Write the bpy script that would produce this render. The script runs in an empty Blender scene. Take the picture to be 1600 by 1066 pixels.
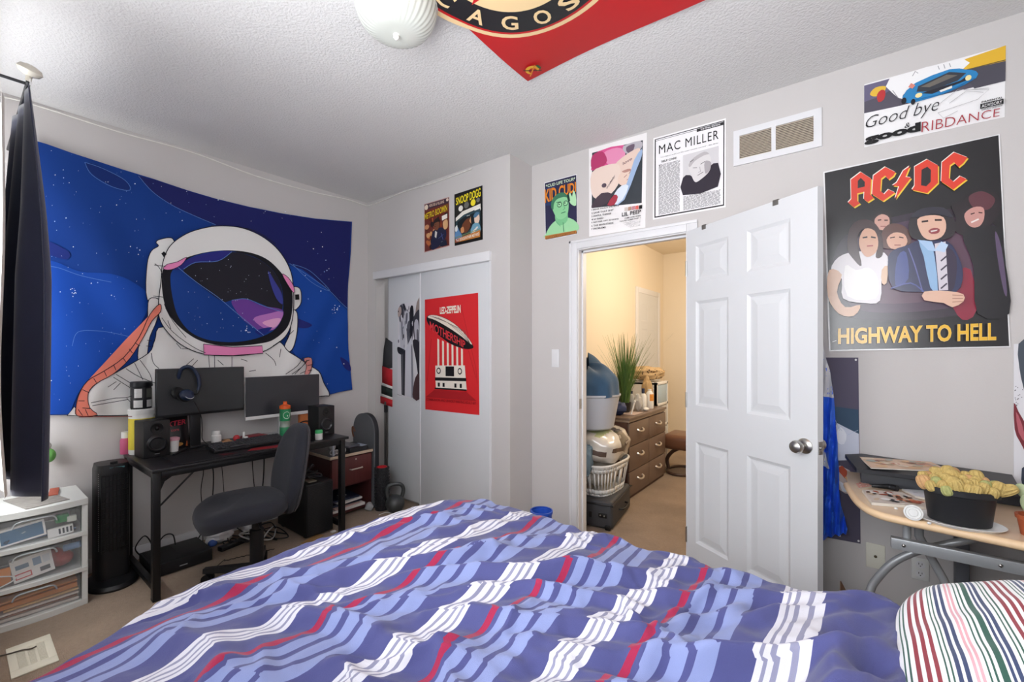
import bpy, bmesh, math, random
from mathutils import Vector, Matrix, noise
random.seed(7)
R = math.radians
SC = bpy.context.scene
COL = SC.collection

# ---------------------------------------------------------------- camera, world, light, exposure
YAW = R(37.7); CY, SY = math.cos(YAW), math.sin(YAW)
FOC, HOR, CAMZ = 680.0, 546.0, 1.35
cam = bpy.data.objects.new('camera', bpy.data.cameras.new('camera')); COL.objects.link(cam)
cam.location = (0, 0, CAMZ); cam.rotation_euler = (R(90), 0, YAW)
cam.data.sensor_fit = 'HORIZONTAL'; cam.data.sensor_width = 36.0
cam.data.lens = FOC/1600*36; cam.data.shift_y = (HOR-533)/1600; cam.data.clip_start = 0.02
SC.camera = cam

vs = SC.view_settings
SC.display_settings.display_device = 'sRGB'
vs.view_transform = 'Standard'; vs.look = 'None'; vs.gamma = 1; vs.use_curve_mapping = False
vs.exposure = 0.74

world = bpy.data.worlds.new('daylight'); SC.world = world; world.use_nodes = True
bg = world.node_tree.nodes['Background']; bg.inputs[0].default_value = (0.90, 0.94, 1.0, 1); bg.inputs[1].default_value = 2.5

def area(name, loc, rot, sx, sy, power, col, spread=180):
    l = bpy.data.lights.new(name, 'AREA'); l.shape = 'RECTANGLE'; l.size = sx; l.size_y = sy
    l.energy = power; l.color = col; l.spread = R(spread)
    o = bpy.data.objects.new(name, l); COL.objects.link(o); o.location = loc; o.rotation_euler = rot
    return o
# daylight through the curtained window, and through a second, unseen one added for light
area('window_daylight', (-2.9, -0.19, 1.55), (R(100), 0, 0), 0.95, 1.35, 30, (0.96, 0.98, 1.0))
area('window_daylight', (-0.6, -0.19, 1.75), (R(122), 0, 0), 1.95, 1.45, 32, (0.97, 0.98, 1.0))  # belongs to the added window; tilted up to brighten ceiling and far walls

# ---------------------------------------------------------------- pixel rays onto real planes (frame 1600x1066)
def ray(px, py):
    X = (px-800)/FOC; Y = (HOR-py)/FOC
    return Vector((X*CY-SY, X*SY+CY, Y))
CAM = Vector((0, 0, CAMZ))
def onx(px, py, x): d = ray(px, py); return CAM + d*(x/d.x)
def ony(px, py, y): d = ray(px, py); return CAM + d*(y/d.y)
def onz(px, py, z): d = ray(px, py); return CAM + d*((z-CAMZ)/d.z)
def onplane(px, py, p, n):
    d = ray(px, py); return CAM + d*((p-CAM).dot(n)/d.dot(n))

# ---------------------------------------------------------------- materials
def lin(h):
    h = h.lstrip('#'); out = []
    for i in (0, 2, 4):
        c = int(h[i:i+2], 16)/255
        out.append(c/12.92 if c <= .04045 else ((c+.055)/1.055)**2.4)
    return tuple(out)+(1.0,)
_M = {}
def mat(name, hexc, rough=.6, metal=0, var=.06, scale=8, bump=0, bscale=60, spec=.5, alpha=1, emit=0, trans=0, ior=1.45, sheen=0):
    if name in _M: return _M[name]
    m = bpy.data.materials.new(name); m.use_nodes = True
    nt = m.node_tree; b = nt.nodes['Principled BSDF']; col = lin(hexc)
    tc = nt.nodes.new('ShaderNodeTexCoord')
    nz = nt.nodes.new('ShaderNodeTexNoise'); nz.inputs['Scale'].default_value = scale; nz.inputs['Detail'].default_value = 4
    nt.links.new(tc.outputs['Object'], nz.inputs['Vector'])
    mx = nt.nodes.new('ShaderNodeMix'); mx.data_type = 'RGBA'
    mx.inputs[6].default_value = tuple(max(0, c*(1-var)) for c in col[:3])+(1,)
    mx.inputs[7].default_value = tuple(min(1, c*(1+var)) for c in col[:3])+(1,)
    nt.links.new(nz.outputs['Fac'], mx.inputs[0]); nt.links.new(mx.outputs[2], b.inputs['Base Color'])
    b.inputs['Roughness'].default_value = rough; b.inputs['Metallic'].default_value = metal
    b.inputs['Specular IOR Level'].default_value = spec; b.inputs['Alpha'].default_value = alpha
    b.inputs['Transmission Weight'].default_value = trans; b.inputs['IOR'].default_value = ior
    b.inputs['Sheen Weight'].default_value = sheen
    if emit:
        b.inputs['Emission Color'].default_value = col; b.inputs['Emission Strength'].default_value = emit
    if bump:
        n2 = nt.nodes.new('ShaderNodeTexNoise'); n2.inputs['Scale'].default_value = bscale; n2.inputs['Detail'].default_value = 5
        bp = nt.nodes.new('ShaderNodeBump'); bp.inputs['Strength'].default_value = bump; bp.inputs['Distance'].default_value = .01
        nt.links.new(tc.outputs['Object'], n2.inputs['Vector']); nt.links.new(n2.outputs['Fac'], bp.inputs['Height'])
        nt.links.new(bp.outputs['Normal'], b.inputs['Normal'])
    _M[name] = m; return m
def printmat(name='printed_paper', rough=.55, spec=.3, coat=0):
    if name in _M: return _M[name]
    m = bpy.data.materials.new(name); m.use_nodes = True; nt = m.node_tree; b = nt.nodes['Principled BSDF']
    a = nt.nodes.new('ShaderNodeAttribute'); a.attribute_name = 'Col'
    nt.links.new(a.outputs['Color'], b.inputs['Base Color'])
    b.inputs['Roughness'].default_value = rough; b.inputs['Specular IOR Level'].default_value = spec
    b.inputs['Coat Weight'].default_value = coat; b.inputs['Coat Roughness'].default_value = .25
    _M[name] = m; return m
def wood(name, c1, c2, scale=(1.5, 30, 30), rough=.45, axis=None):
    if name in _M: return _M[name]
    m = mat(name, c1, rough); nt = m.node_tree
    nz = [n for n in nt.nodes if n.type == 'TEX_NOISE'][0]; tc = [n for n in nt.nodes if n.type == 'TEX_COORD'][0]
    mp = nt.nodes.new('ShaderNodeMapping'); mp.inputs['Scale'].default_value = scale
    nt.links.new(tc.outputs['Object'], mp.inputs['Vector']); nt.links.new(mp.outputs['Vector'], nz.inputs['Vector'])
    nz.inputs['Scale'].default_value = 1; nz.inputs['Detail'].default_value = 6
    mx = [n for n in nt.nodes if n.type == 'MIX'][0]
    mx.inputs[6].default_value = lin(c1); mx.inputs[7].default_value = lin(c2)
    return m

# ---------------------------------------------------------------- mesh builder
class MB:
    def __init__(self, xf=None):
        self.v = []; self.f = []; self.m = []; self.c = []; self.mi = 0; self.col = None; self.xf = xf
    def add(self, vs, fs):
        n = len(self.v)
        for p in vs:
            p = Vector(p); self.v.append(self.xf @ p if self.xf else p)
        for f in fs:
            self.f.append([i+n for i in f]); self.m.append(self.mi); self.c.append(self.col)
        return self
    def addbm(self, bm):
        bm.verts.index_update()
        self.add([v.co.copy() for v in bm.verts], [[v.index for v in f.verts] for f in bm.faces]); bm.free(); return self
    def box(self, x0, x1, y0, y1, z0, z1, bev=0, seg=2, rot=None, piv=None):
        bm = bmesh.new(); bmesh.ops.create_cube(bm, size=1)
        for v in bm.verts:
            v.co = Vector(((x0+x1)/2+v.co.x*(x1-x0), (y0+y1)/2+v.co.y*(y1-y0), (z0+z1)/2+v.co.z*(z1-z0)))
        if bev: bmesh.ops.bevel(bm, geom=bm.edges[:], offset=bev, segments=seg, profile=.5, affect='EDGES')
        if rot is not None:
            pv = Vector(piv) if piv is not None else Vector(((x0+x1)/2, (y0+y1)/2, (z0+z1)/2))
            for v in bm.verts: v.co = pv + rot @ (v.co-pv)
        return self.addbm(bm)
    def cyl(self, p0, p1, r0, r1=None, seg=16, cap=True):
        p0 = Vector(p0); p1 = Vector(p1); r1 = r0 if r1 is None else r1
        return self.loft([(p0, r0), (p1, r1)], seg, cap)
    def loft(self, rings, seg=16, cap=True):
        ax = (rings[-1][0]-rings[0][0]).normalized(); a = ax.orthogonal().normalized(); b = ax.cross(a)
        vs = []; fs = []
        for p, r in rings:
            for i in range(seg):
                t = 2*math.pi*i/seg; vs.append(p + a*(r*math.cos(t)) + b*(r*math.sin(t)))
        for k in range(len(rings)-1):
            for i in range(seg):
                j = (i+1) % seg; fs.append([k*seg+i, k*seg+j, (k+1)*seg+j, (k+1)*seg+i])
        if cap: fs.append(list(range(seg))[::-1]); fs.append([(len(rings)-1)*seg+i for i in range(seg)])
        return self.add(vs, fs)
    def lathe(self, prof, c=(0, 0, 0), seg=32, sx=1, sy=1, rot=None, cap=True):
        c = Vector(c); vs = []; fs = []
        for r, z in prof:
            for i in range(seg):
                t = 2*math.pi*i/seg; p = Vector((r*math.cos(t)*sx, r*math.sin(t)*sy, z))
                vs.append(c + (rot @ p if rot is not None else p))
        for k in range(len(prof)-1):
            for i in range(seg):
                j = (i+1) % seg; fs.append([k*seg+i, k*seg+j, (k+1)*seg+j, (k+1)*seg+i])
        if cap:
            if prof[0][0] > 1e-5: fs.append(list(range(seg))[::-1])
            if prof[-1][0] > 1e-5: fs.append([(len(prof)-1)*seg+i for i in range(seg)])
        return self.add(vs, fs)
    def tube(self, pts, r, seg=8, closed=False, sub=0):
        pts = [Vector(p) for p in pts]
        if sub: pts = spline(pts, sub, closed)
        n = len(pts); vs = []; fs = []; a = None
        for k in range(n):
            if closed: t = (pts[(k+1) % n]-pts[k-1])
            else: t = pts[min(k+1, n-1)]-pts[max(k-1, 0)]
            t = t.normalized() if t.length > 1e-9 else Vector((0, 0, 1))
            if a is None: a = t.orthogonal().normalized()
            a = a - t*a.dot(t); a = a.normalized() if a.length > 1e-6 else t.orthogonal().normalized()
            b = t.cross(a); rr = r(k/(n-1)) if callable(r) else r
            for i in range(seg):
                th = 2*math.pi*i/seg; vs.append(pts[k]+a*(rr*math.cos(th))+b*(rr*math.sin(th)))
        for k in range(n if closed else n-1):
            k2 = (k+1) % n
            for i in range(seg):
                j = (i+1) % seg; fs.append([k*seg+i, k*seg+j, k2*seg+j, k2*seg+i])
        if not closed: fs.append(list(range(seg))[::-1]); fs.append([(n-1)*seg+i for i in range(seg)])
        return self.add(vs, fs)
    def prism(self, pts, ext):
        pts = [Vector(p) for p in pts]; ext = Vector(ext); n = len(pts)
        fs = [list(range(n))[::-1], list(range(n, 2*n))]
        for i in range(n): j = (i+1) % n; fs.append([i, j, n+j, n+i])
        return self.add(pts+[p+ext for p in pts], fs)
    def poly(self, pts): return self.add(pts, [list(range(len(pts)))])
    def ball(self, c, r, seg=16, rings=10, rot=None):
        rx, ry, rz = r if isinstance(r, (tuple, list)) else (r, r, r)
        prof = [(max(1e-4, math.sin(math.pi*k/rings)), -math.cos(math.pi*k/rings)) for k in range(rings+1)]
        c = Vector(c); vs = []; fs = []
        for q, z in prof:
            for i in range(seg):
                t = 2*math.pi*i/seg; p = Vector((rx*q*math.cos(t), ry*q*math.sin(t), rz*z)); vs.append(c+(rot @ p if rot is not None else p))
        for k in range(rings):
            for i in range(seg):
                j = (i+1) % seg; fs.append([k*seg+i, k*seg+j, (k+1)*seg+j, (k+1)*seg+i])
        return self.add(vs, fs)
    def grid(self, fn, nu, nv, closeu=False):
        vs = [fn(i/nu, j/nv) for j in range(nv+1) for i in range(nu if closeu else nu+1)]
        w = nu if closeu else nu+1; fs = []
        for j in range(nv):
            for i in range(nu):
                i2 = (i+1) % w; fs.append([j*w+i, j*w+i2, (j+1)*w+i2, (j+1)*w+i])
        return self.add(vs, fs)

def spline(pts, n=6, closed=False):
    out = []; N = len(pts)
    for k in range(N if closed else N-1):
        if closed: p0, p1, p2, p3 = pts[k-1], pts[k], pts[(k+1) % N], pts[(k+2) % N]
        else: p0, p1, p2, p3 = pts[max(k-1, 0)], pts[k], pts[k+1], pts[min(k+2, N-1)]
        for i in range(n):
            t = i/n
            out.append(tuple(.5*((2*b)+(-a+c)*t+(2*a-5*b+4*c-d)*t*t+(-a+3*b-3*c+d)*t**3) for a, b, c, d in zip(p0, p1, p2, p3)))
    if not closed: out.append(tuple(pts[-1]))
    return [Vector(p) for p in out] if isinstance(pts[0], Vector) else out

_INV = {}
def thing(name, label, cat, loc=(0, 0, 0), rz=0, group=None):
    o = bpy.data.objects.new(name, None); COL.objects.link(o); o.empty_display_size = .05
    o.location = loc; o.rotation_euler = (0, 0, rz); o['label'] = label; o['category'] = cat
    if group: o['group'] = group
    _INV[o.name] = (Matrix.Translation(Vector(loc)) @ Matrix.Rotation(rz, 4, 'Z')).inverted()
    return o
def mesh(mb, name, mats, smooth=40):
    me = bpy.data.meshes.new(name); me.from_pydata([tuple(v) for v in mb.v], [], mb.f)
    if not isinstance(mats, (list, tuple)): mats = [mats]
    for m in mats: me.materials.append(m)
    me.polygons.foreach_set('material_index', mb.m)
    if any(c is not None for c in mb.c):
        at = me.color_attributes.new('Col', 'FLOAT_COLOR', 'CORNER'); arr = []
        for p, c in zip(me.polygons, mb.c): arr += list(c or (1, 1, 1, 1))*p.loop_total
        at.data.foreach_set('color', arr)
    bm = bmesh.new(); bm.from_mesh(me)
    if not getattr(mb, 'flat', False): bmesh.ops.recalc_face_normals(bm, faces=bm.faces[:])
    bm.to_mesh(me); bm.free()
    if smooth:
        me.polygons.foreach_set('use_smooth', [True]*len(me.polygons)); me.set_sharp_from_angle(angle=R(smooth))
    me.update(); return me
def part(mb, name, mats, parent, world=True, label=None, smooth=40):
    """a child mesh; world=True: the vertices are in world space"""
    if world:
        top = parent
        if top.name not in _INV and top.parent: pass
        inv = _INV[top.name]; mb.v = [inv @ v for v in mb.v]
    o = bpy.data.objects.new(name, mesh(mb, name, mats, smooth)); COL.objects.link(o); o.parent = parent
    _INV[o.name] = _INV[parent.name]
    if label: o['label'] = label
    return o
def solo(mb, name, mats, label, cat, group=None, smooth=40, kind=None):
    lo = [min(v[i] for v in mb.v) for i in range(3)]; hi = [max(v[i] for v in mb.v) for i in range(3)]
    o0 = Vector(((lo[0]+hi[0])/2, (lo[1]+hi[1])/2, lo[2])); mb.v = [v-o0 for v in mb.v]
    o = bpy.data.objects.new(name, mesh(mb, name, mats, smooth)); COL.objects.link(o); o.location = o0
    o['label'] = label; o['category'] = cat
    if group: o['group'] = group
    if kind: o['kind'] = kind
    _INV[o.name] = Matrix.Translation(o0).inverted()
    return o
def struct(mb, name, mats, label=None, cat=None, smooth=30):
    o = bpy.data.objects.new(name, mesh(mb, name, mats, smooth)); COL.objects.link(o); o['kind'] = 'structure'
    o['label'] = label or name.replace('_', ' '); o['category'] = cat or name.split('_')[0]
    _INV[o.name] = Matrix.Identity(4); return o
def dup(root, loc, rz=None, label=None, group=None):
    r = root.copy(); COL.objects.link(r); r.location = loc
    if rz is not None: r.rotation_euler = (0, 0, rz)
    if label: r['label'] = label
    if group: r['group'] = group
    for ch in list(root.children):
        cc = ch.copy(); COL.objects.link(cc); cc.parent = r
        for g in ch.children:
            d = g.copy(); COL.objects.link(d); d.parent = cc
    return r

# ---------------------------------------------------------------- printed artwork: flat layered shapes on a plane
_TXT = {}
def textmesh(s, bold=0, shear=0, space=1.0):
    k = (s, bold, shear, space)
    if k not in _TXT:
        cu = bpy.data.curves.new('t', 'FONT'); cu.body = s; cu.offset = bold; cu.shear = shear; cu.space_character = space; cu.resolution_u = 3
        ob = bpy.data.objects.new('t', cu); COL.objects.link(ob)
        bpy.context.view_layer.update()
        me = bpy.data.meshes.new_from_object(ob)
        vs = [v.co.copy() for v in me.vertices]; fs = [list(p.vertices) for p in me.polygons]
        bpy.data.objects.remove(ob); bpy.data.curves.remove(cu); bpy.data.meshes.remove(me)
        xs = [v.x for v in vs]; ys = [v.y for v in vs]; x0, x1, y0, y1 = min(xs), max(xs), min(ys), max(ys)
        _TXT[k] = ([((v.x-x0)/(x1-x0), (v.y-y0)/(y1-y0)) for v in vs], fs)
    return _TXT[k]
class Art(MB):
    """fn(x, y) -> Vector on the surface; n = outward normal; coordinates are those of a crop of the photo"""
    def __init__(self, fn, n, x0=0, y0=0, sc=1, step=.0005):
        super().__init__(); self.fn = fn; self.n = Vector(n); self.x0 = x0; self.y0 = y0; self.sc = sc; self.step = step; self.L = 0; self.flat = True
    def P(self, x, y): return self.fn(self.x0+x/self.sc, self.y0+y/self.sc) + self.n*(self.step*self.L)
    def shape(self, pts, hexc, up=True, sm=0):
        if sm: pts = spline(pts, sm, True)
        if up: self.L += 1
        self.col = lin(hexc); self.face([self.P(*p) for p in pts]); return self
    def face(self, ps):
        # triangulate concave outlines, front side towards n
        bm = bmesh.new(); vv = [bm.verts.new(p) for p in ps]
        try: f = bm.faces.new(vv)
        except Exception: bm.free(); return
        f.normal_update()
        if f.normal.dot(self.n) < 0: f.normal_flip()
        if len(ps) > 4: bmesh.ops.triangulate(bm, faces=[f])
        self.addbm(bm)
    def rect(self, x0, y0, x1, y1, hexc, up=True): return self.shape([(x0, y0), (x1, y0), (x1, y1), (x0, y1)], hexc, up)
    def ell(self, cx, cy, rx, ry, hexc, rot=0, up=True, n=24):
        c, s = math.cos(R(rot)), math.sin(R(rot)); pts = []
        for i in range(n):
            t = 2*math.pi*i/n; a, b = rx*math.cos(t), ry*math.sin(t); pts.append((cx+a*c-b*s, cy+a*s+b*c))
        return self.shape(pts, hexc, up)
    def line(self, pts, w, hexc, up=True, sm=0):
        if sm: pts = spline(pts, sm)
        if up: self.L += 1
        self.col = lin(hexc); n = len(pts); Lf = []; Rt = []
        for k, (x, y) in enumerate(pts):
            a = pts[max(k-1, 0)]; b = pts[min(k+1, n-1)]; dx, dy = b[0]-a[0], b[1]-a[1]; d = math.hypot(dx, dy) or 1
            Lf.append((x-dy/d*w/2, y+dx/d*w/2)); Rt.append((x+dy/d*w/2, y-dx/d*w/2))
        for k in range(n-1): self.face([self.P(*Lf[k]), self.P(*Lf[k+1]), self.P(*Rt[k+1]), self.P(*Rt[k])])
        return self
    def text(self, s, bl, br, h, hexc, bold=0, shear=0, up=True, h2=None, space=1.0, arc=0, vdir=(0, -1)):
        """bl, br: the two ends of the baseline; h: cap height along vdir"""
        if up: self.L += 1
        self.col = lin(hexc); uv, fs = textmesh(s, bold, shear, space); h2 = h if h2 is None else h2
        vs = []
        for u, v in uv:
            hh = h+(h2-h)*u
            x = bl[0]+(br[0]-bl[0])*u+vdir[0]*hh*v; y = bl[1]+(br[1]-bl[1])*u+vdir[1]*hh*v - arc*4*u*(1-u)
            vs.append(self.P(x, y))
        out = []
        for f in fs:
            a, b, c = vs[f[0]], vs[f[1]], vs[f[2]]
            out.append(f if (b-a).cross(c-a).dot(self.n) >= 0 else f[::-1])
        return self.add(vs, out)
def lerp(a, b, t): return (a[0]+(b[0]-a[0])*t, a[1]+(b[1]-a[1])*t)
def bil(q, u, v):   # q: TL TR BR BL
    a = lerp(q[0], q[1], u); b = lerp(q[3], q[2], u); return lerp(a, b, v)
# ================================================================ the room
XL, XR, YN, YD, YC, XB, HC = -3.62, 0.68, -0.06, 2.706, 2.436, -1.90, 2.74
M_wall = mat('wall_paint', 'c9c5c3', .85, var=.015, scale=2, bump=.06, bscale=220)
M_hall = mat('hall_paint', 'e9dcc6', .85, var=.015, scale=2)
M_ceil = mat('ceiling_stipple', 'dddcdb', .95, var=.02, scale=90, bump=.55, bscale=95)
M_white = mat('white_trim_paint', 'dfdfe1', .45, var=.01)
M_door = mat('white_door_paint', 'd6d8da', .42, var=.01)
M_steel = mat('satin_nickel', 'b9b7b3', .3, metal=1)
M_dark = mat('dark_void', '1a1a1c', .9)

def carpet():
    m = mat('beige_carpet', 'a58d75', .95, var=.22, scale=60, bump=1.0, bscale=260, sheen=.2)
    nt = m.node_tree; b = nt.nodes['Principled BSDF']
    n = nt.nodes.new('ShaderNodeTexNoise'); n.inputs['Scale'].default_value = 2.2; n.inputs['Detail'].default_value = 6
    tc = [q for q in nt.nodes if q.type == 'TEX_COORD'][0]; nt.links.new(tc.outputs['Object'], n.inputs['Vector'])
    mx = [q for q in nt.nodes if q.type == 'MIX'][0]
    r = nt.nodes.new('ShaderNodeMapRange'); r.inputs[1].default_value = .35; r.inputs[2].default_value = .6; r.inputs[3].default_value = .72; r.inputs[4].default_value = 1.0
    nt.links.new(n.outputs['Fac'], r.inputs[0])
    mu = nt.nodes.new('ShaderNodeMix'); mu.data_type = 'RGBA'; mu.blend_type = 'MULTIPLY'; mu.inputs[0].default_value = 1
    nt.links.new(mx.outputs[2], mu.inputs[6]); nt.links.new(r.outputs[0], mu.inputs[7]); nt.links.new(mu.outputs[2], b.inputs['Base Color'])
    return m
M_carpet = carpet()
mb = MB(); mb.box(-3.75, .8, -.2, 6.55, -.1, 0); struct(mb, 'floor', M_carpet, 'beige carpet floor')
mb = MB(); mb.box(-3.75, .8, -.2, 2.83, HC, HC+.1); struct(mb, 'ceiling', M_ceil, 'white stippled ceiling')
mb = MB(); mb.box(-2.3, .8, 2.83, 6.55, HC, HC+.1); struct(mb, 'ceiling_hall', M_hall, 'cream hall ceiling')
mb = MB(); mb.box(XL-.1, XL, -.2, 3.15, 0, HC); struct(mb, 'wall_left', M_wall, 'grey wall behind the desk')
mb = MB(); mb.box(XR, XR+.1, -.2, 2.83, 0, HC); struct(mb, 'wall_right', M_wall, 'grey wall at the head of the bed')
# near wall: opening of the curtained window, and of the added, unseen one
W1 = (-3.42, -2.42, .85, 2.25); W_FILL = (-1.6, .4, 1.0, 2.5)
mb = MB()
xs = [XL, W1[0], W1[1], W_FILL[0], W_FILL[1], XR]
for a, b in ((0, 1), (2, 3), (4, 5)): mb.box(xs[a], xs[b], YN-.12, YN, 0, HC)
for w in (W1, W_FILL): mb.box(w[0], w[1], YN-.12, YN, 0, w[2]); mb.box(w[0], w[1], YN-.12, YN, w[3], HC)
struct(mb, 'wall_near', M_wall, 'grey window wall')
M_pane = bpy.data.materials.new('window_glass'); M_pane.use_nodes = True
_n = M_pane.node_tree; _n.nodes.remove(_n.nodes['Principled BSDF'])
_t = _n.nodes.new('ShaderNodeBsdfTransparent'); _g = _n.nodes.new('ShaderNodeBsdfGlossy'); _g.inputs['Roughness'].default_value = .02
_x = _n.nodes.new('ShaderNodeMixShader'); _x.inputs[0].default_value = .06
_n.links.new(_t.outputs[0], _x.inputs[1]); _n.links.new(_g.outputs[0], _x.inputs[2]); _n.links.new(_x.outputs[0], _n.nodes['Material Output'].inputs[0])
for i, w in enumerate((W1, W_FILL)):  # the second window is added to let in more light
    mb = MB(); y0, y1 = YN-.09, YN-.04
    mb.box(w[0], w[0]+.05, y0, y1, w[2], w[3]); mb.box(w[1]-.05, w[1], y0, y1, w[2], w[3])
    mb.box(w[0], w[1], y0, y1, w[2], w[2]+.05); mb.box(w[0], w[1], y0, y1, w[3]-.05, w[3]); xm = (w[0]+w[1])/2
    mb.box(xm-.025, xm+.025, y0, y1, w[2], w[3])
    fr = struct(mb, 'window_%d' % (i+1), M_white, 'white framed window', 'window')
    p = MB(); p.box(w[0]+.05, w[1]-.05, YN-.067, YN-.063, w[2]+.05, w[3]-.05); part(p, 'pane', M_pane, fr)
# closet wall with the sliding-door opening, the return beside it, closet inside
CX0 = ony(587, 600, YC).x; CX1 = ony(766, 600, YC).x; CZ = ony(765, 404, YC).z
mb = MB(); mb.box(XL, CX0, YC, YC+.1, 0, HC); mb.box(CX1, XB, YC, YC+.1, 0, HC); mb.box(CX0, CX1, YC, YC+.1, CZ, HC)
struct(mb, 'wall_closet', M_wall, 'grey wall around the closet')
mb = MB(); mb.box(XB-.1, XB, YC+.1, YD+.114, 0, HC); struct(mb, 'wall_return', M_wall, 'short grey return wall between closet and doorway')
mb = MB(); mb.box(XL, XB-.1, 3.05, 3.15, 0, HC); struct(mb, 'wall_closet_back', M_wall, 'closet back wall')
# door wall
DX0 = ony(904, 600, YD).x; DX1 = ony(1072, 600, YD).x; DZ = ony(903, 391, YD).z
mb = MB(); mb.box(XB, DX0-.02, YD, YD+.114, 0, HC); mb.box(DX1+.02, XR, YD, YD+.114, 0, HC); mb.box(DX0-.02, DX1+.02, YD, YD+.114, DZ+.02, HC)
struct(mb, 'wall_back', M_wall, 'grey wall with the doorway')
# casing and jamb
mb = MB(); cw = .068
for y0, y1 in ((YD-.014, YD), (YD+.114, YD+.128)):
    mb.box(DX0-cw, DX0-.006, y0, y1, 0, DZ+cw, .004); mb.box(DX1+.006, DX1+cw, y0, y1, 0, DZ+cw, .004); mb.box(DX0-.006, DX1+.006, y0, y1, DZ+.006, DZ+cw, .004)
mb.box(DX0-cw, DX0-cw+.018, YD-.02, YD-.012, 0, DZ+cw, .003); mb.box(DX0-cw, DX1+cw, YD-.02, YD-.012, DZ+cw-.018, DZ+cw, .003)
mb.box(DX0-.02, DX0, YD-.001, YD+.115, 0, DZ); mb.box(DX1, DX1+.02, YD-.001, YD+.115, 0, DZ); mb.box(DX0-.02, DX1+.02, YD-.001, YD+.115, DZ, DZ+.02)
mb.box(DX0, DX0+.012, YD+.045, YD+.08, 0, DZ); mb.box(DX1-.012, DX1, YD+.045, YD+.08, 0, DZ); mb.box(DX0, DX1, YD+.045, YD+.08, DZ-.012, DZ)
tr = struct(mb, 'trim_1', M_white, 'white casing around the doorway', 'door frame')
mb = MB(); mb.box(DX0-.001, DX0+.003, YD+.012, YD+.04, .93, 1.0); part(mb, 'strike_plate', M_steel, tr)
# closet header
mb = MB(); hz0 = ony(765, 407, YC-.02).z; hz1 = ony(765, 392, YC-.02).z
mb.box(CX0-.01, CX1+.012, YC-.025, YC+.02, hz0, hz1, .003); struct(mb, 'trim_2', M_white, 'white header over the closet doors', 'closet header')
mb = MB(); mb.box(CX1-.005, CX1+.012, YC-.006, YC+.01, 0, hz0); struct(mb, 'trim_3', M_white, 'thin white closet jamb', 'closet jamb')
# sliding closet doors (the right one runs in front)
xm = ony(657, 600, YC+.02).x; xl = ony(607, 600, YC+.05).x
mb = MB(); mb.box(xl, xm+.05, YC+.048, YC+.066, .022, hz0+.02, .002); cd = struct(mb, 'door_2', M_door, 'white sliding closet door behind', 'closet door')
p = MB(); p.box(xl-.004, xl+.004, YC+.046, YC+.068, .02, hz0+.02); p.box(xl, xm+.05, YC+.046, YC+.068, .014, .024); part(p, 'edge_strip', mat('aluminium_edge', 'b5b5b6', .4, metal=.6), cd)
mb = MB(); mb.box(xm, CX1-.012, YC+.015, YC+.034, .02, hz0+.02, .002); cd = struct(mb, 'door_3', M_door, 'white sliding closet door in front', 'closet door')
p = MB(); p.box(xm-.004, xm+.007, YC+.011, YC+.034, .018, hz0+.02, .002); part(p, 'edge_strip', M_white, cd)
# baseboards
M_base = mat('baseboard_white', 'dededf', .5, var=.01)
mb = MB(); mb.box(XL, XL+.014, YN, YC, 0, .085, .004); struct(mb, 'baseboard_left', M_base)
mb = MB(); mb.box(XL+.014, CX0-.012, YC-.012, YC, 0, .085, .004); mb.box(CX1+.014, XB+.012, YC-.012, YC, 0, .085, .004); mb.box(XB, XB+.012, YC, YD-.02, 0, .085, .004); struct(mb, 'baseboard_closet', M_base)
mb = MB(); mb.box(XB+.012, DX0-cw-.002, YD-.012, YD, 0, .085, .004); mb.box(DX1+cw+.002, XR, YD-.012, YD, 0, .085, .004); struct(mb, 'baseboard_back', M_base)
# hall shell
mb = MB(); mb.box(-2.25, -2.15, 2.82, 6.41, 0, HC); struct(mb, 'wall_hall_left', M_hall, 'cream hall wall')
mb = MB(); mb.box(-2.25, .2, 6.41, 6.51, 0, HC); struct(mb, 'wall_hall_end', M_hall, 'cream hall end wall')
mb = MB(); mb.box(.1, .2, 2.82, 6.41, 0, HC); struct(mb, 'wall_hall_right', M_hall, 'cream hall wall')
mb = MB(); mb.box(-2.15, -2.138, 2.83, 6.41, 0, .085); mb.box(-2.138, .1, 6.398, 6.41, 0, .085); struct(mb, 'baseboard_hall', M_base)
hy0 = onx(996, 600, -2.15).y; hy1 = onx(1027, 600, -2.15).y; hz = onx(1000, 458, -2.15).z
mb = MB(); mb.box(-2.15, -2.13, hy0-.07, hy0, 0, hz+.07, .004); mb.box(-2.15, -2.13, hy1, hy1+.07, 0, hz+.07, .004); mb.box(-2.15, -2.13, hy0, hy1, hz, hz+.07, .004)
struct(mb, 'trim_4', M_white, 'white casing of the hall door', 'door frame')

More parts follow.
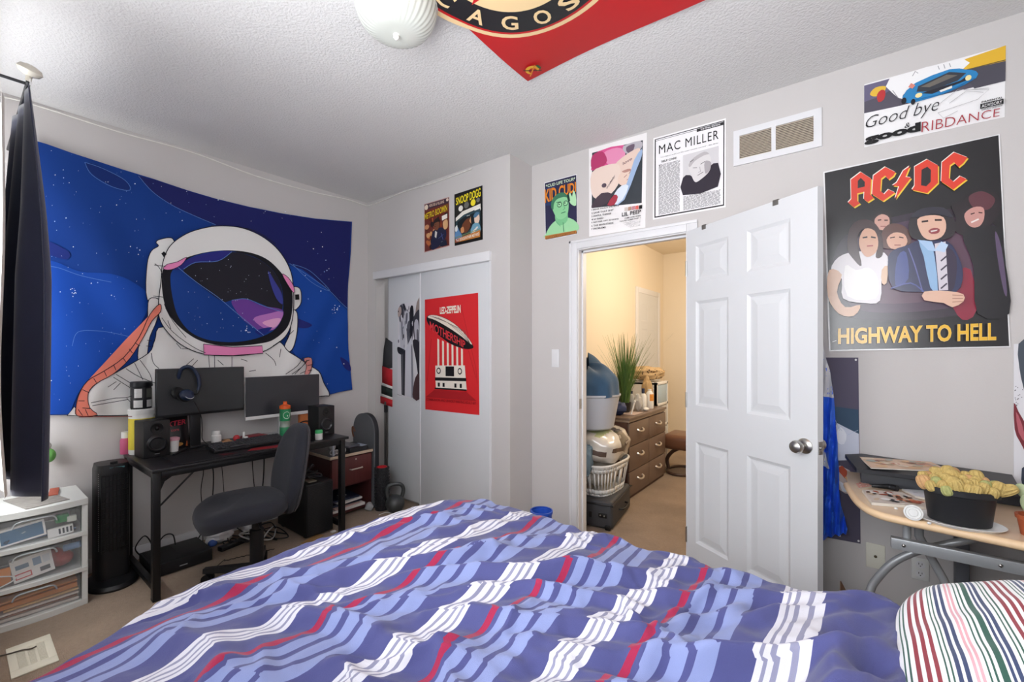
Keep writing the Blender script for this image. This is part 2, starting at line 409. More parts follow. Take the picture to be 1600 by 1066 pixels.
# six-panel door leaf: local frame u along the leaf, n towards the viewer
H0 = Vector((DX1+.012, YD-.022, 0)); FR = onz(1277.5, 291, 2.052); FR.z = 0
DU = (FR-H0).normalized(); DW = (FR-H0).length; DN = Vector((DU.y, -DU.x, 0))
if DN.dot(CAM-H0) < 0: DN = -DN
def leaf(u, v, n=0): return H0 + DU*u + Vector((0, 0, v)) + DN*n
def door_panels(W, Ht, T, cols, rows, place):
    """stiles, rails and raised panels; place(u, v, n)"""
    mb = MB()
    def bx(u0, u1, v0, v1, n0, n1):
        vs = [place(u, v, n) for n in (n0, n1) for (u, v) in ((u0, v0), (u1, v0), (u1, v1), (u0, v1))]
        mb.add(vs, [[0, 1, 2, 3], [4, 5, 6, 7], [0, 1, 5, 4], [1, 2, 6, 5], [2, 3, 7, 6], [3, 0, 4, 7]])
    us = [0]+[x for c in cols for x in c]+[W]
    for i in range(0, len(us), 2): bx(us[i], us[i+1], 0, Ht, -T, 0)
    vs_ = [0]+[x for r in rows for x in r]+[Ht]
    for c in cols:
        for i in range(0, len(vs_), 2): bx(c[0], c[1], vs_[i], vs_[i+1], -T, 0)
        for r in rows:
            for s in (0, 1):
                z = lambda d: (-d if s == 0 else -T+d)
                rings = [(0, 0), (.006, .004), (.016, .009), (.024, .009), (.058, .003), (.060, .003)]
                prev = None
                for ins, d in rings:
                    q = [place(u, v, z(d)) for u, v in ((c[0]+ins, r[0]+ins), (c[1]-ins, r[0]+ins), (c[1]-ins, r[1]-ins), (c[0]+ins, r[1]-ins))]
                    if prev: mb.add(prev+q, [[i, (i+1) % 4, 4+(i+1) % 4, 4+i] for i in range(4)])
                    prev = q
                mb.add(prev, [[0, 1, 2, 3]])
    return mb
def leafuv(px, py):
    p = onplane(px, py, H0, DN); return (p-H0).dot(DU), p.z
lu = lambda px: leafuv(px, 600)[0]
cols = [(lu(1087), lu(1138)), (lu(1167), lu(1235))]
rz = lambda a, b: (leafuv(1138, a)[1], leafuv(1138, b)[1])
rows = [(leafuv(1138.5, 877)[1], leafuv(1138.5, 704)[1]), (leafuv(1138.5, 642)[1], leafuv(1138.5, 464)[1]), (leafuv(1138.5, 431)[1], leafuv(1138.5, 369)[1])]
rows = [(max(.2, rows[0][0]), rows[0][1]), rows[1], rows[2]]
mb = door_panels(DW, 2.052, .035, cols, rows, leaf)
mb.v = [v+Vector((0, 0, 0)) if v.z > .01 else v+Vector((0, 0, .012)) for v in mb.v]
door1 = struct(mb, 'door_1', M_door, 'open white six-panel bedroom door', 'door', smooth=None)
ku, kv = leafuv(1258, 697)
rotn = DN.to_track_quat('Z', 'Y').to_matrix()
for sgn, off in ((1, 0), (-1, -.035)):
    mb = MB(); c = leaf(ku, kv, off); rr = rotn if sgn > 0 else rotn @ Matrix.Rotation(math.pi, 3, 'X')
    mb.lathe([(.001, 0), (.034, 0), (.034, .005), (.026, .012), (.013, .014), (.012, .03), (.018, .036), (.027, .046), (.029, .056), (.025, .067), (.012, .073), (.001, .074)], c, 28, rot=rr)
    part(mb, 'door_knob', M_steel, door1, label='satin silver door knob')
mb = MB(); vs = [leaf(DW+.0015, kv+a, -.0175+b) for a, b in ((-.028, -.012), (.028, -.012), (.028, .012), (-.028, .012))]; mb.prism(vs, DU*.001)
mb.cyl(leaf(DW, kv, -.0175), leaf(DW+.011, kv, -.0175), .008); part(mb, 'latch', M_steel, door1)
for v in (.25, 1.05, 1.83):
    mb = MB(); mb.cyl(leaf(-.006, v-.045, -.0), leaf(-.006, v+.045, -.0), .006); part(mb, 'hinge', M_steel, door1)
M_clip = mat('grey_metal_clip', '8f8d88', .4, metal=.8)
for px, py in ((1100, 349), (1212, 313)):
    u, _ = leafuv(px, py); mb = MB()
    def hb(u0, u1, v0, v1, n0, n1):
        vs = [leaf(a, b, c) for c in (n0, n1) for a, b in ((u0, v0), (u1, v0), (u1, v1), (u0, v1))]
        mb.add(vs, [[0, 1, 2, 3], [4, 5, 6, 7], [0, 1, 5, 4], [1, 2, 6, 5], [2, 3, 7, 6], [3, 0, 4, 7]])
    hb(u-.014, u+.014, 2.052, 2.056, -.037, .003); hb(u-.014, u+.014, 2.03, 2.056, .0005, .003); hb(u-.014, u+.014, 1.93, 2.056, -.039, -.036)
    part(mb, 'hook', M_clip, door1, label='grey metal over-door hook')
# hall door (closed, six panel)
def hp(u, v, n): return Vector((-2.148+n*.4+.012, hy0+u, v))
W = hy1-hy0
mb = door_panels(W, hz, .03, [(W*.14, W*.44), (W*.56, W*.86)], [(.24, .85), (1.02, 1.62), (1.72, 1.95)], hp)
struct(mb, 'door_4', M_door, 'closed white hall door', 'door', smooth=None)
# ================================================================ ceiling: lamp, banner, light string
M_glass = mat('ribbed_lamp_glass', 'c6c9c2', .2, var=.01, emit=.05, spec=.7)
lc = onz(614, 0, HC); lc.x, lc.y = -1.405, 1.075
t = thing('ceiling_light', 'flush ceiling lamp with ribbed white glass dome beside the red banner', 'ceiling light', (lc.x, lc.y, HC-.17))
mb = MB(); mb.lathe([(.001, HC), (.15, HC), (.165, HC-.012), (.165, HC-.03), (.15, HC-.042), (.001, HC-.042)], (lc.x, lc.y, 0), 40); part(mb, 'base', M_white, t)
mb = MB()
def dome(u, v):
    a = 2*math.pi*u; k = math.pi/2*v; r = .158*math.cos(k)**.55 if v < 1 else 1e-4
    z = HC-.03-.125*math.sin(k)**1.1; r *= 1+.012*math.cos(a*36)*(1 if v < .8 else 0)
    return Vector((lc.x+r*math.cos(a), lc.y+r*math.sin(a), z))
mb.grid(dome, 216, 18, True); part(mb, 'glass_dome', M_glass, t)
mb = MB(); mb.lathe([(.001, HC-.174), (.007, HC-.172), (.012, HC-.165), (.008, HC-.158), (.014, HC-.154), (.001, HC-.152)], (lc.x, lc.y, 0), 20); part(mb, 'finial', mat('pearl_finial', 'f1f0ea', .3), t)

# red banner pinned to the ceiling, sagging a little between its pins
BX0, BX1, BY0, BY1 = -1.30, -.40, .30, 1.815
def banner(x, y):   # x along +Y of the room (text direction), y up towards +X; metres from the lower right corner logic
    u, v = (x-BY0)/(BY1-BY0), (y-BX0)/(BX1-BX0); uu = min(max(u, 0), 1); vv = min(max(v, 0), 1)
    sag = .012+.05*(math.sin(math.pi*uu)*.55+.45*math.sin(math.pi*uu)*math.sin(math.pi*vv)) + .008*math.sin(9*uu+5*vv)
    pull = .07*math.sin(math.pi*uu)*(1-2*vv)*.5
    return Vector((y+pull, x, HC-sag))
def gridart(fn, n, outlines, nu, nv):
    pass
class FabricArt(Art):
    """artwork on cloth: every shape is cut on the same grid, so that all layers follow the folds together"""
    def __init__(self, fn, n, cut, **k): super().__init__(fn, n, **k); self.cut = cut; self.q = []
    def P(self, x, y): return Vector((self.x0+x/self.sc, self.y0+y/self.sc, 0))
    def face(self, ps):
        bm = bmesh.new(); f = bm.faces.new([bm.verts.new(p) for p in ps])
        if len(ps) > 4: bmesh.ops.triangulate(bm, faces=[f])
        self.q.append((bm, self.L, self.col))
    def add(self, vs, fs):
        if not getattr(self, 'ready', False):
            bm = bmesh.new(); vv = [bm.verts.new(v) for v in vs]
            for g in fs:
                try: bm.faces.new([vv[i] for i in g])
                except Exception: pass
            self.q.append((bm, self.L, self.col)); return self
        return super().add(vs, fs)
    def finish(self):
        self.ready = True
        for bm, L, col in self.q:
            for ax, vals in ((0, self.cut[0]), (1, self.cut[1])):
                cs = [v.co[ax] for v in bm.verts]
                if not cs: continue
                lo, hi = min(cs), max(cs)
                for c in vals:
                    if lo+1e-6 < c < hi-1e-6:
                        co = Vector((0, 0, 0)); co[ax] = c; no = Vector((0, 0, 0)); no[ax] = 1
                        bmesh.ops.bisect_plane(bm, geom=bm.verts[:]+bm.edges[:]+bm.faces[:], dist=1e-6, plane_co=co, plane_no=no)
            self.col = col
            bm.normal_update(); bm.verts.index_update()
            vs = [self.fn(v.co.x, v.co.y)+self.n*(self.step*L) for v in bm.verts]; fs = []
            for f in bm.faces:
                ii = [v.index for v in f.verts]
                a, b, c = vs[ii[0]], vs[ii[1]], vs[ii[2]]
                fs.append(ii if (b-a).cross(c-a).dot(self.n) >= 0 else ii[::-1])
            self.add(vs, fs); bm.free()
        return self
def frange(a, b, n): return [a+(b-a)*i/n for i in range(n+1)]
A = FabricArt(banner, (0, 0, -1), (frange(BY0, BY1, 30), frange(BX0, BX1, 18)), step=.0008)
A.shape([(BY0, BX0), (BY1, BX0), (BY1, BX1), (BY0, BX1)], 'c4161c', up=False)
cx, cy = 1.105, -.905
for r, c in ((.462, 'f2d3a0'), (.438, 'c4161c'), (.425, '1d1f24'), (.30, 'f2d3a0')): A.ell(cx, cy, r, r, c, n=72)
A.shape([(cx+.02, cy-.29), (cx+.09, cy-.2), (cx+.14, cy-.28), (cx+.12, cy-.1), (cx-.02, cy-.2)], 'c4161c')
def arctext(word, a0, a1, rad, h, w, top):
    n = len(word)
    for i, ch in enumerate(word):
        a = R(a0+(a1-a0)*i/(n-1)); c, s = math.cos(a), math.sin(a)
        if top: up = (c, s); rt = (s, -c)
        else: up = (-c, -s); rt = (-s, c)
        px, py = cx+rad*c-up[0]*h/2, cy+rad*s-up[1]*h/2
        ww = w*(.45 if ch == 'I' else 1)
        A.text(ch, (px-rt[0]*ww/2, py-rt[1]*ww/2), (px+rt[0]*ww/2, py+rt[1]*ww/2), h, 'f2d3a0', .02, vdir=up, up=(i == 0))
arctext('CHICAGO', 212, 348, .362, .085, .072, False)
arctext('BLACKHAWKS', 172, 8, .362, .085, .072, True)
lx, ly = BY1-.075, BX0+.075
A.ell(lx, ly, .036, .034, 'e9b233'); A.ell(lx+.006, ly, .022, .02, 'c4161c'); A.rect(lx+.012, ly-.016, lx+.045, ly+.016, 'c4161c')
A.line([(lx-.03, ly-.035), (lx+.035, ly+.035)], .007, '2c2418'); A.line([(lx-.03, ly+.035), (lx+.035, ly-.035)], .007, 'e08a2a'); A.ell(lx-.005, ly+.042, .02, .007, '2b5a2d')
A.finish()
M_cloth = printmat('printed_cloth', .7, .2); M_silk = printmat('printed_nylon', .42, .4)
def cloth_extra(m, amt=.25, sc=900):
    nt = m.node_tree; b = nt.nodes['Principled BSDF']; tc = nt.nodes.new('ShaderNodeTexCoord'); n = nt.nodes.new('ShaderNodeTexNoise'); n.inputs['Scale'].default_value = sc
    bp = nt.nodes.new('ShaderNodeBump'); bp.inputs['Strength'].default_value = amt; bp.inputs['Distance'].default_value = .002
    nt.links.new(tc.outputs['Object'], n.inputs['Vector']); nt.links.new(n.outputs['Fac'], bp.inputs['Height']); nt.links.new(bp.outputs['Normal'], b.inputs['Normal'])
cloth_extra(M_cloth)
bn = solo(A, 'sports_banner', M_silk, 'red hockey banner with black and cream ring crest hung under the ceiling', 'banner', smooth=60)

# string of clear fairy lights along the top of two walls
pts = [Vector((XL+.012, .0, 2.655)), onx(0, 151, XL+.012), onx(60, 166, XL+.012), onx(186, 206, XL+.012), onx(300, 238, XL+.012), onx(400, 275, XL+.012), onx(480, 298, XL+.012), onx(540, 311, XL+.012), onx(568, 320, XL+.012),
       ony(577, 321, YC-.012), ony(600, 313, YC-.012), ony(630, 300, YC-.012), ony(680, 285, YC-.012), ony(737, 264, YC-.012)]
sp = spline(pts, 16); mb = MB(); nsp = len(sp)
mb.tube(sp, lambda k: .0036+(.0016 if int(k*(nsp-1)) % 3 == 0 else 0), 6)
solo(mb, 'string_lights', mat('clear_wire', 'e8e6df', .3), 'thin clear light string pinned along the top of the wall', 'light string')
# a small scuff left on the ceiling is part of its paint; skip

# ================================================================ astronaut wall hanging
TY0, TY1 = .325, onx(549, 400, XL).y
def tap(px, py):
    y, z = px, py
    u = (y-TY0)/(TY1-TY0); w = (2.5-z)/1.5
    # folds fall from the two top corners
    d1 = (y-.3)*.85-(2.45-z)*.38; d2 = (TY1-y)*.8-(2.15-z)*.42
    f = .017*math.sin(d1*19+.6)*math.exp(-((d1-.12)/.28)**2)*min(1, max(0, w)*1.6)
    f += .015*math.sin(d2*24)*math.exp(-((d2+.02)/.2)**2)*min(1, max(0, (2.15-z))*1.5)
    f += .004*math.sin(y*6.3+z*2)
    return Vector((XL+.026+f, y, z))
def tq(px, py): p = onx(px, py, XL+.02); return (p.y, p.z)
class TapArt(FabricArt):
    def P(self, x, y): a = tq(60+x/2.3173, 200+y/2.3173); return Vector((a[0], a[1], 0))
A = TapArt(tap, (1, 0, 0), (frange(TY0, TY1, 52), frange(.85, 2.6, 40)), step=.0013)
S = A.shape
out = [(-30, 42), (30, 60), (120, 92), (300, 150), (420, 186), (540, 226), (640, 256), (760, 286), (880, 310), (1000, 328), (1134, 340), (1130, 450), (1122, 560), (1118, 680), (1122, 800), (1136, 948), (1090, 956), (1045, 968), (1000, 973), (700, 1008), (430, 1036), (45, 1040), (-30, 1040)]
S(out, '123a86', up=False)
S([(355, 172), (420, 188), (540, 228), (640, 258), (760, 288), (880, 312), (1000, 330), (1130, 342), (1126, 450), (1120, 560), (1117, 655), (1060, 600), (1010, 560), (905, 492), (760, 420), (640, 352), (560, 318), (480, 280), (410, 232)], '1d2260')
S(spline([(-28, 470), (60, 485), (150, 520), (260, 530), (340, 560), (400, 620), (350, 740), (300, 820), (200, 900), (150, 950), (112, 1036)], 4)+[(-28, 1036)], '1648a6')
S([(-28, 400), (40, 412), (110, 450), (100, 476), (30, 458), (-28, 452)], '1f2f78', sm=4)
S([(170, 130), (220, 140), (310, 190), (325, 225), (270, 215), (195, 170)], '142c6e', sm=4)
S([(905, 500), (950, 512), (990, 540), (1050, 592), (1116, 662), (1117, 720), (1121, 800), (1134, 944), (1092, 953), (1048, 963), (1025, 920), (1005, 890), (930, 830), (900, 780), (915, 660), (908, 560)], '17479f')
S([(930, 690), (960, 700), (985, 715), (960, 726), (930, 718)], '232a74', sm=4)
S([(1090, 830), (1122, 850), (1128, 880), (1105, 868)], '232a74', sm=4)
for p in ([(360, 176), (410, 232), (480, 280), (560, 318), (640, 352)], [(905, 492), (1010, 560), (1060, 600), (1117, 655)], [(-25, 500), (60, 505), (150, 535), (260, 560)], [(165, 128), (230, 150), (310, 192), (328, 228), (262, 215), (190, 172), (165, 128)],
          [(120, 790), (140, 740), (210, 735), (280, 745), (340, 760)], [(915, 495), (980, 520), (1050, 590), (985, 560), (915, 495)]):
    A.line(p, 1.6, '5b86c9', sm=5)
rs = random.Random(11)
A.L += 1
for i in range(330):
    x, y = rs.uniform(5, 1125), rs.uniform(70, 1030)
    if y < 65+x*.27 or y > 1040-.07*x-5: continue
    if 380 < x < 950 and 355 < y < 1030: continue
    r = rs.choice((.9, 1.1, 1.3, 1.6, 2.4)); S([(x-r, y), (x, y-r), (x+r, y), (x, y+r)], rs.choice(('dfe8f7', 'a9c0ea', 'ffffff', '7fa3de')), up=False)
for cxx, cyy in ((122, 595), (1075, 655)):
    for i in range(9): x, y = cxx+rs.gauss(0, 7), cyy+rs.gauss(0, 7); r = 2.2; S([(x-r, y), (x, y-r), (x+r, y), (x, y+r)], 'eaf1ff', up=False)
K = '23242c'; Wt = 'e6e5e2'
def both(p, fill, w=3.0, sm=5):
    S(p, fill, sm=sm); q = spline(p, sm, True); A.line(q+[q[0]], w, K)
both([(388, 622), (390, 500), (405, 448), (430, 430), (422, 418), (430, 408), (466, 400), (486, 410), (500, 470), (470, 600), (440, 640)], Wt, 3, 4)
both([(905, 600), (912, 578), (936, 580), (945, 602), (942, 640), (915, 660)], Wt, 3, 4)
both([(910, 664), (930, 672), (930, 735), (915, 795), (895, 812), (885, 790), (905, 740)], Wt, 3, 4)
both([(394, 622), (440, 630), (420, 700), (395, 760), (385, 830), (356, 838), (362, 760), (385, 700)], Wt, 3, 4)
# suit
both([(120, 1038), (170, 1000), (178, 955), (215, 918), (300, 872), (392, 815), (412, 770), (450, 720), (690, 780), (850, 770), (900, 812), (962, 852), (1005, 880), (1022, 920), (1045, 966), (1000, 972), (700, 1006), (430, 1034)], Wt, 3, 4)
both([(100, 1040), (126, 1008), (150, 1039)], Wt, 2, 1)
# helmet shell and visor
both([(430, 690), (428, 640), (438, 560), (444, 490), (470, 430), (530, 386), (600, 364), (660, 358), (730, 366), (800, 396), (860, 446), (900, 512), (913, 580), (912, 680), (893, 745), (850, 785), (790, 815), (690, 825), (590, 818), (510, 785), (455, 735)], Wt, 3.2, 5)
S([(443, 520), (480, 498), (530, 472), (600, 453), (680, 446), (760, 455), (822, 481), (872, 530), (906, 582), (909, 660), (893, 720), (850, 762), (800, 780), (690, 790), (600, 778), (535, 745), (475, 688), (447, 620)], '1a1a20', sm=5)
gl = [(477, 520), (520, 486), (570, 462), (640, 449), (700, 451), (780, 474), (840, 520), (870, 580), (876, 650), (866, 704), (830, 742), (760, 768), (680, 776), (600, 766), (540, 735), (500, 682), (481, 620), (472, 560)]
S(gl, '143c88', sm=5)
S([(515, 515), (560, 490), (640, 485), (690, 452), (780, 475), (840, 521), (869, 580), (873, 655), (850, 662), (800, 640), (740, 620), (690, 626), (660, 630), (600, 590), (550, 552)], '24232b', sm=4)
S([(482, 515), (520, 488), (570, 464), (640, 451), (688, 451), (640, 486), (560, 492), (515, 514)], '2c2d7e', sm=3)
S([(692, 627), (742, 622), (800, 645), (872, 660), (869, 695), (845, 727), (800, 738), (740, 702), (706, 662)], '6b3f94', sm=4)
S([(770, 690), (830, 672), (872, 665), (867, 698), (838, 732), (800, 722)], 'b776bd', sm=4)
S([(800, 706), (850, 690), (866, 696), (842, 724)], 'e3a9cf', sm=4)
S([(775, 735), (835, 722), (800, 752)], '1d2a78', sm=3)
S([(820, 520), (845, 560), (868, 600), (872, 640), (850, 620), (830, 570)], '3a3f8e', sm=4)
for p in ([(485, 500), (560, 560), (640, 615), (700, 665), (760, 715), (805, 752)], [(515, 515), (560, 490), (640, 485), (690, 452)], [(690, 626), (742, 621), (800, 645), (870, 668)]): A.line(p, 2, '5d83c6', sm=4)
A.L += 1
for i in range(70):
    x, y = rs.uniform(490, 865), rs.uniform(470, 760)
    if ((x-675)/195)**2+((y-612)/155)**2 > .95: continue
    r = rs.choice((.8, 1.1, 1.5)); S([(x-r, y), (x, y-r), (x+r, y), (x, y+r)], 'cfdcf5', up=False)
for i in range(8): x, y = 748+rs.gauss(0, 6), 733+rs.gauss(0, 6); S([(x-2, y), (x, y-2), (x+2, y), (x, y+2)], 'eaf1ff', up=False)
PK = 'e788b9'
both([(443, 514), (456, 498), (492, 489), (526, 472), (506, 500), (470, 517)], PK, 2, 3)
both([(868, 533), (890, 545), (909, 575), (911, 600), (894, 580)], PK, 2, 3)
both([(587, 783), (690, 794), (797, 789), (800, 816), (690, 824), (590, 822)], PK, 2.4, 1)
for q in ([(434, 460), (443, 452), (453, 462), (443, 473)], [(913, 606), (928, 605), (929, 624), (914, 625)]): S(q, '18181c')
# hoses
both([(428, 640), (388, 680), (352, 760), (300, 830), (230, 878), (170, 914), (140, 960), (128, 1008), (134, 1039), (205, 1036), (178, 1010), (172, 960), (200, 924), (262, 889), (322, 834), (367, 760), (396, 702), (430, 668)], 'ec8672', 2.6, 3)
both([(942, 835), (972, 832), (977, 858), (966, 890), (950, 892), (955, 862)], 'e59a93', 2, 3)
for a, b in (((340, 780), (356, 790)), ((318, 800), (330, 815)), ((296, 832), (306, 846)), ((262, 858), (270, 876)), ((228, 880), (236, 898)), ((190, 905), (200, 920)), ((150, 945), (172, 955)), ((136, 985), (158, 985)), ((150, 1010), (178, 1012)), ((135, 1015), (150, 1037)), ((160, 1015), (170, 1037)), ((944, 845), (962, 840)), ((955, 860), (975, 856)), ((958, 878), (972, 876))): A.line([a, b], 2.4, K)
# drawn folds of the suit
for p in ([(430, 690), (470, 740), (540, 790), (590, 815)], [(440, 640), (470, 700), (520, 760)], [(392, 815), (400, 850), (420, 870)], [(600, 822), (604, 866)], [(620, 824), (622, 866)], [(680, 828), (680, 864)], [(545, 835), (510, 862)], [(560, 840), (520, 880), (510, 905)], [(480, 780), (498, 800)], [(500, 800), (530, 800)], [(630, 840), (650, 858)], [(712, 836), (735, 844)], [(740, 880), (765, 876)],
          [(800, 815), (830, 840), (838, 860)], [(855, 800), (850, 830)], [(870, 890), (910, 860), (930, 830)], [(890, 890), (925, 865), (945, 840)], [(900, 890), (945, 845)], [(940, 880), (920, 888)], [(265, 890), (340, 935)], [(255, 900), (335, 950)], [(300, 870), (350, 900), (430, 930)], [(280, 920), (255, 945)], [(265, 915), (235, 935)], [(350, 840), (385, 890), (395, 930)], [(330, 850), (360, 910)],
          [(175, 990), (300, 972), (318, 1030)], [(300, 972), (335, 960)], [(180, 1000), (305, 978)], [(438, 655), (456, 690)], [(445, 700), (456, 730)], [(600, 366), (680, 368), (760, 385), (830, 430)], [(870, 760), (895, 735)], [(820, 790), (850, 770)], [(400, 500), (420, 520), (435, 570)], [(398, 505), (438, 510)], [(392, 615), (430, 618)], [(370, 770), (386, 772)], [(368, 790), (384, 792)]):
    A.line(p, 2.2, K, sm=3 if len(p) > 2 else 0)
A.line([(130, 1039), (330, 1037)], 2.5, '9a3b32')
A.finish()
solo(A, 'wall_tapestry', M_cloth, 'large blue wall hanging printed with an astronaut bust in a white suit', 'tapestry', smooth=60)

# ================================================================ curtain on its rod
M_navy = mat('navy_curtain_cloth', '22263e', .8, var=.12, scale=20, bump=.15, bscale=500, sheen=.3)
fy = .19; fz = ony(44, 122, fy).z; fx = ony(44, 122, fy).x
t = thing('curtain_rod', 'curtain rod with pearly mushroom finial above the navy curtain', 'curtain rod', (fx, fy, fz))
mb = MB(); mb.cyl((fx, fy, fz-.012), (-3.5, fy, fz-.012), .006, seg=12); mb.cyl((fx-.03, fy, fz-.012), (fx-.03, YN, fz-.012), .006, seg=10); part(mb, 'rod', mat('dark_rod_metal', '3a3a3d', .4, metal=.7), t)
mb = MB(); rr = Matrix.Rotation(R(22), 3, 'Y')
mb.lathe([(.001, -.022), (.012, -.022), (.03, -.014), (.038, 0), (.03, .014), (.012, .021), (.001, .022)], (fx+.004, fy+.004, fz+.03), 28, rot=Matrix.Rotation(R(-15), 3, 'X') @ rr); mb.cyl((fx, fy, fz-.012), (fx+.003, fy+.003, fz+.012), .009)
part(mb, 'finial', mat('pearl_knob', 'cfcabd', .3), t)
mb = MB(); mb.tube([Vector((fx+.012*math.cos(a), fy+.005, fz-.014+.014*math.sin(a))) for a in frange(0, 6.1, 14)], .0022, 6, True); part(mb, 'ring', mat('clear_ring', 'dcdcdc', .2), t)
zb = .752
def cur(u, v):
    # u along the gathered width, v from rod to hem
    xx = fx+.02 - .62*u; w = min(1, .13+v*1.9)
    s = math.sin(u*math.pi*5.2+.4)
    y = fy-.002+(.042*s+.018*math.sin(u*23+1)*.5)*w+.008*math.sin(v*3+u*4)
    spread = .22+.78*min(1, v*1.15+.1)
    x = fx + .006 - .62*u*(.55+.45*spread) + .035*min(1, v*4)*(1-u)
    return Vector((x, y+.010*min(1, v*3.2)*(1-.8*u), fz-.02-(fz-.02-zb-.05*u)*v))
mb = MB(); mb.grid(cur, 120, 60)
o = solo(mb, 'curtain', M_navy, 'dark navy curtain panel gathered on the rod at the window', 'curtain', smooth=80)
md = o.modifiers.new('thick', 'SOLIDIFY'); md.thickness = .003
# pale sheer behind it
M_sheer = mat('white_sheer', 'efece6', .9, bump=.1, bscale=300)
def she(u, v): return Vector((-3.36+.93*u, .122+.006*math.sin(u*30)+.012*v*math.sin(7*v), 2.30-1.50*v))
mb = MB(); mb.grid(she, 60, 24); o = solo(mb, 'sheer_curtain', M_sheer, 'white sheer curtain at the edge of the window behind the navy panel', 'curtain', smooth=80)
# ================================================================ floor register and its stray cable
vc = [onz(*p, 0) for p in ((12, 1016), (80, 993), (90, 1034), (17, 1062))]
va, vb = -2.985, -2.70; v0, v1 = .155, .292
M_cream = mat('cream_metal', 'd9d3c0', .45, var=.02)
t = thing('floor_register', 'cream slotted floor vent in the carpet before the plastic drawers', 'floor vent', ((va+vb)/2, (v0+v1)/2, 0))
mb = MB(); i0, i1, j0, j1 = va+.055, vb-.055, v0+.026, v1-.026
mb.box(va, i0, v0, v1, 0, .007, .002); mb.box(i1, vb, v0, v1, 0, .007, .002); mb.box(i0, i1, v0, j0, 0, .007, .002); mb.box(i0, i1, j1, v1, 0, .007, .002)
for k in (1, 2): yy = j0+(j1-j0)*k/3; mb.box(i0, i1, yy-.004, yy+.004, 0, .0065)
part(mb, 'frame', M_cream, t)
mb = MB()
for k in range(14): x = i0+(i1-i0)*(k+.5)/14; mb.box(x-.0055, x+.0035, j0, j1, .0005, .0055)
part(mb, 'louvers', M_cream, t)
mb = MB(); mb.box(i0, i1, j0, j1, .0001, .0012); part(mb, 'duct_shade', M_dark, t)  # dark sheet standing in for the shade down in the duct
M_black_cable = mat('black_cable', '18181a', .5)
mb = MB(); mb.tube([onz(-20, 1030, .006), onz(10, 1023, .010), onz(35, 1016, .011), onz(48, 1014, .011), onz(57, 1010, .0125)], .003, 6, sub=6)
solo(mb, 'thin_cable', mat('brown_cable', '4b4238', .5), 'thin dark cable lying across the floor vent', 'cable')

# ================================================================ plastic drawer unit and what is in it
M_tub = mat('white_plastic', 'd4d6d2', .4, var=.02)
M_clear = mat('frosted_plastic', 'c9ced0', .25, alpha=.22, var=.02)
dx0, dx1, dy0, dy1, dz = -3.56, -3.20, .07, .452, .56
t = thing('storage_tower', 'white plastic three-drawer storage tower with see-through fronts under the navy curtain', 'storage drawers', ((dx0+dx1)/2, (dy0+dy1)/2, 0))
def bow(y): k = (y-dy0)/(dy1-dy0); return .022*math.sin(math.pi*k)
def bowslab(mb, z0, z1, ex=0.0, back=dx0):
    ys = frange(dy0, dy1, 12); top = [Vector((dx1+bow(y)+ex, y, z0)) for y in ys]
    mb.prism([Vector((back, dy0, z0))]+top+[Vector((back, dy1, z0))], (0, 0, z1-z0))
mb = MB(); bowslab(mb, dz-.03, dz, .004); part(mb, 'top_panel', M_tub, t)
mb = MB()
bowslab(mb, 0, .028); bowslab(mb, .178, .198); bowslab(mb, .366, .386)
for y in (dy0, dy1-.022): mb.box(dx1-.035, dx1-.002, y, y+.022, 0, dz-.03); mb.box(dx0, dx0+.03, y, y+.022, 0, dz-.03)
mb.box(dx0, dx1-.01, dy1-.006, dy1-.002, .02, dz-.03); mb.box(dx0, dx1-.01, dy0+.002, dy0+.006, .02, dz-.03)
part(mb, 'frame', M_tub, t)
for za, zb_ in ((.03, .17), (.2, .358), (.388, .52)):
    mb = MB(); ys = frange(dy0+.028, dy1-.028, 12)
    f0 = [Vector((dx1+bow(y)-.012, y, za)) for y in ys]; f1 = [Vector((dx1+bow(y)-.006, y, zb_)) for y in ys]
    mb.add(f0+f1, [[i, i+1, i+14, i+13] for i in range(12)])
    mb.box(dx0+.03, dx1-.012, dy0+.028, dy0+.030, za, zb_-.03); mb.box(dx0+.03, dx1-.012, dy1-.030, dy1-.028, za, zb_-.03); mb.box(dx0+.03, dx1-.012, dy0+.03, dy1-.03, za, za+.002)
    d = part(mb, 'drawer', M_clear, t, label='see-through drawer')
    g = MB(); ym = (dy0+dy1)/2; g.tube([Vector((dx1+.016, ym-.075, zb_-.038)), Vector((dx1+.022, ym-.06, zb_-.012)), Vector((dx1+.026, ym, zb_-.008)), Vector((dx1+.022, ym+.06, zb_-.012)), Vector((dx1+.016, ym+.075, zb_-.038))], .004, 6, sub=4)
    part(g, 'handle', mat('frosted_rim', 'b9bec0', .3, alpha=.6), d)
M_print = printmat()
def flatbox(x, ya, yb, za, zb_, th, face, tilt=0):
    """thin upright box whose +x face carries artwork; face(A) draws in (0..1, 0..1)"""
    rot = Matrix.Rotation(tilt, 3, 'X'); pv = Vector((x, ya, za))
    def fn(u, v): return pv + rot @ Vector((0, (yb-ya)*u, (zb_-za)*v))
    A = Art(fn, (1, 0, 0), step=.0004); A.col = lin('e9e8e4'); A.box(x-th, x-.0002, ya, yb, za, zb_, rot=rot, piv=pv); face(A); return A
def phone(A):
    A.rect(0, 0, 1, 1, 'edeeee'); q = [(.06, .1), (.95, .1), (.95, .88), (.06, .88)]; A.shape(q, '3f7096'); A.ell(.16, .24, .05, .1, '24455f'); A.ell(.22, .3, .02, .05, '15222e'); A.line([(.5, .5), (.58, .56)], .05, 'a8c0cf')
solo(flatbox(dx1-.022, .145, .305, .392, .474, .03, phone, R(7)), 'phone_box', M_print, 'white phone box with a blue handset picture in the top clear drawer', 'box')
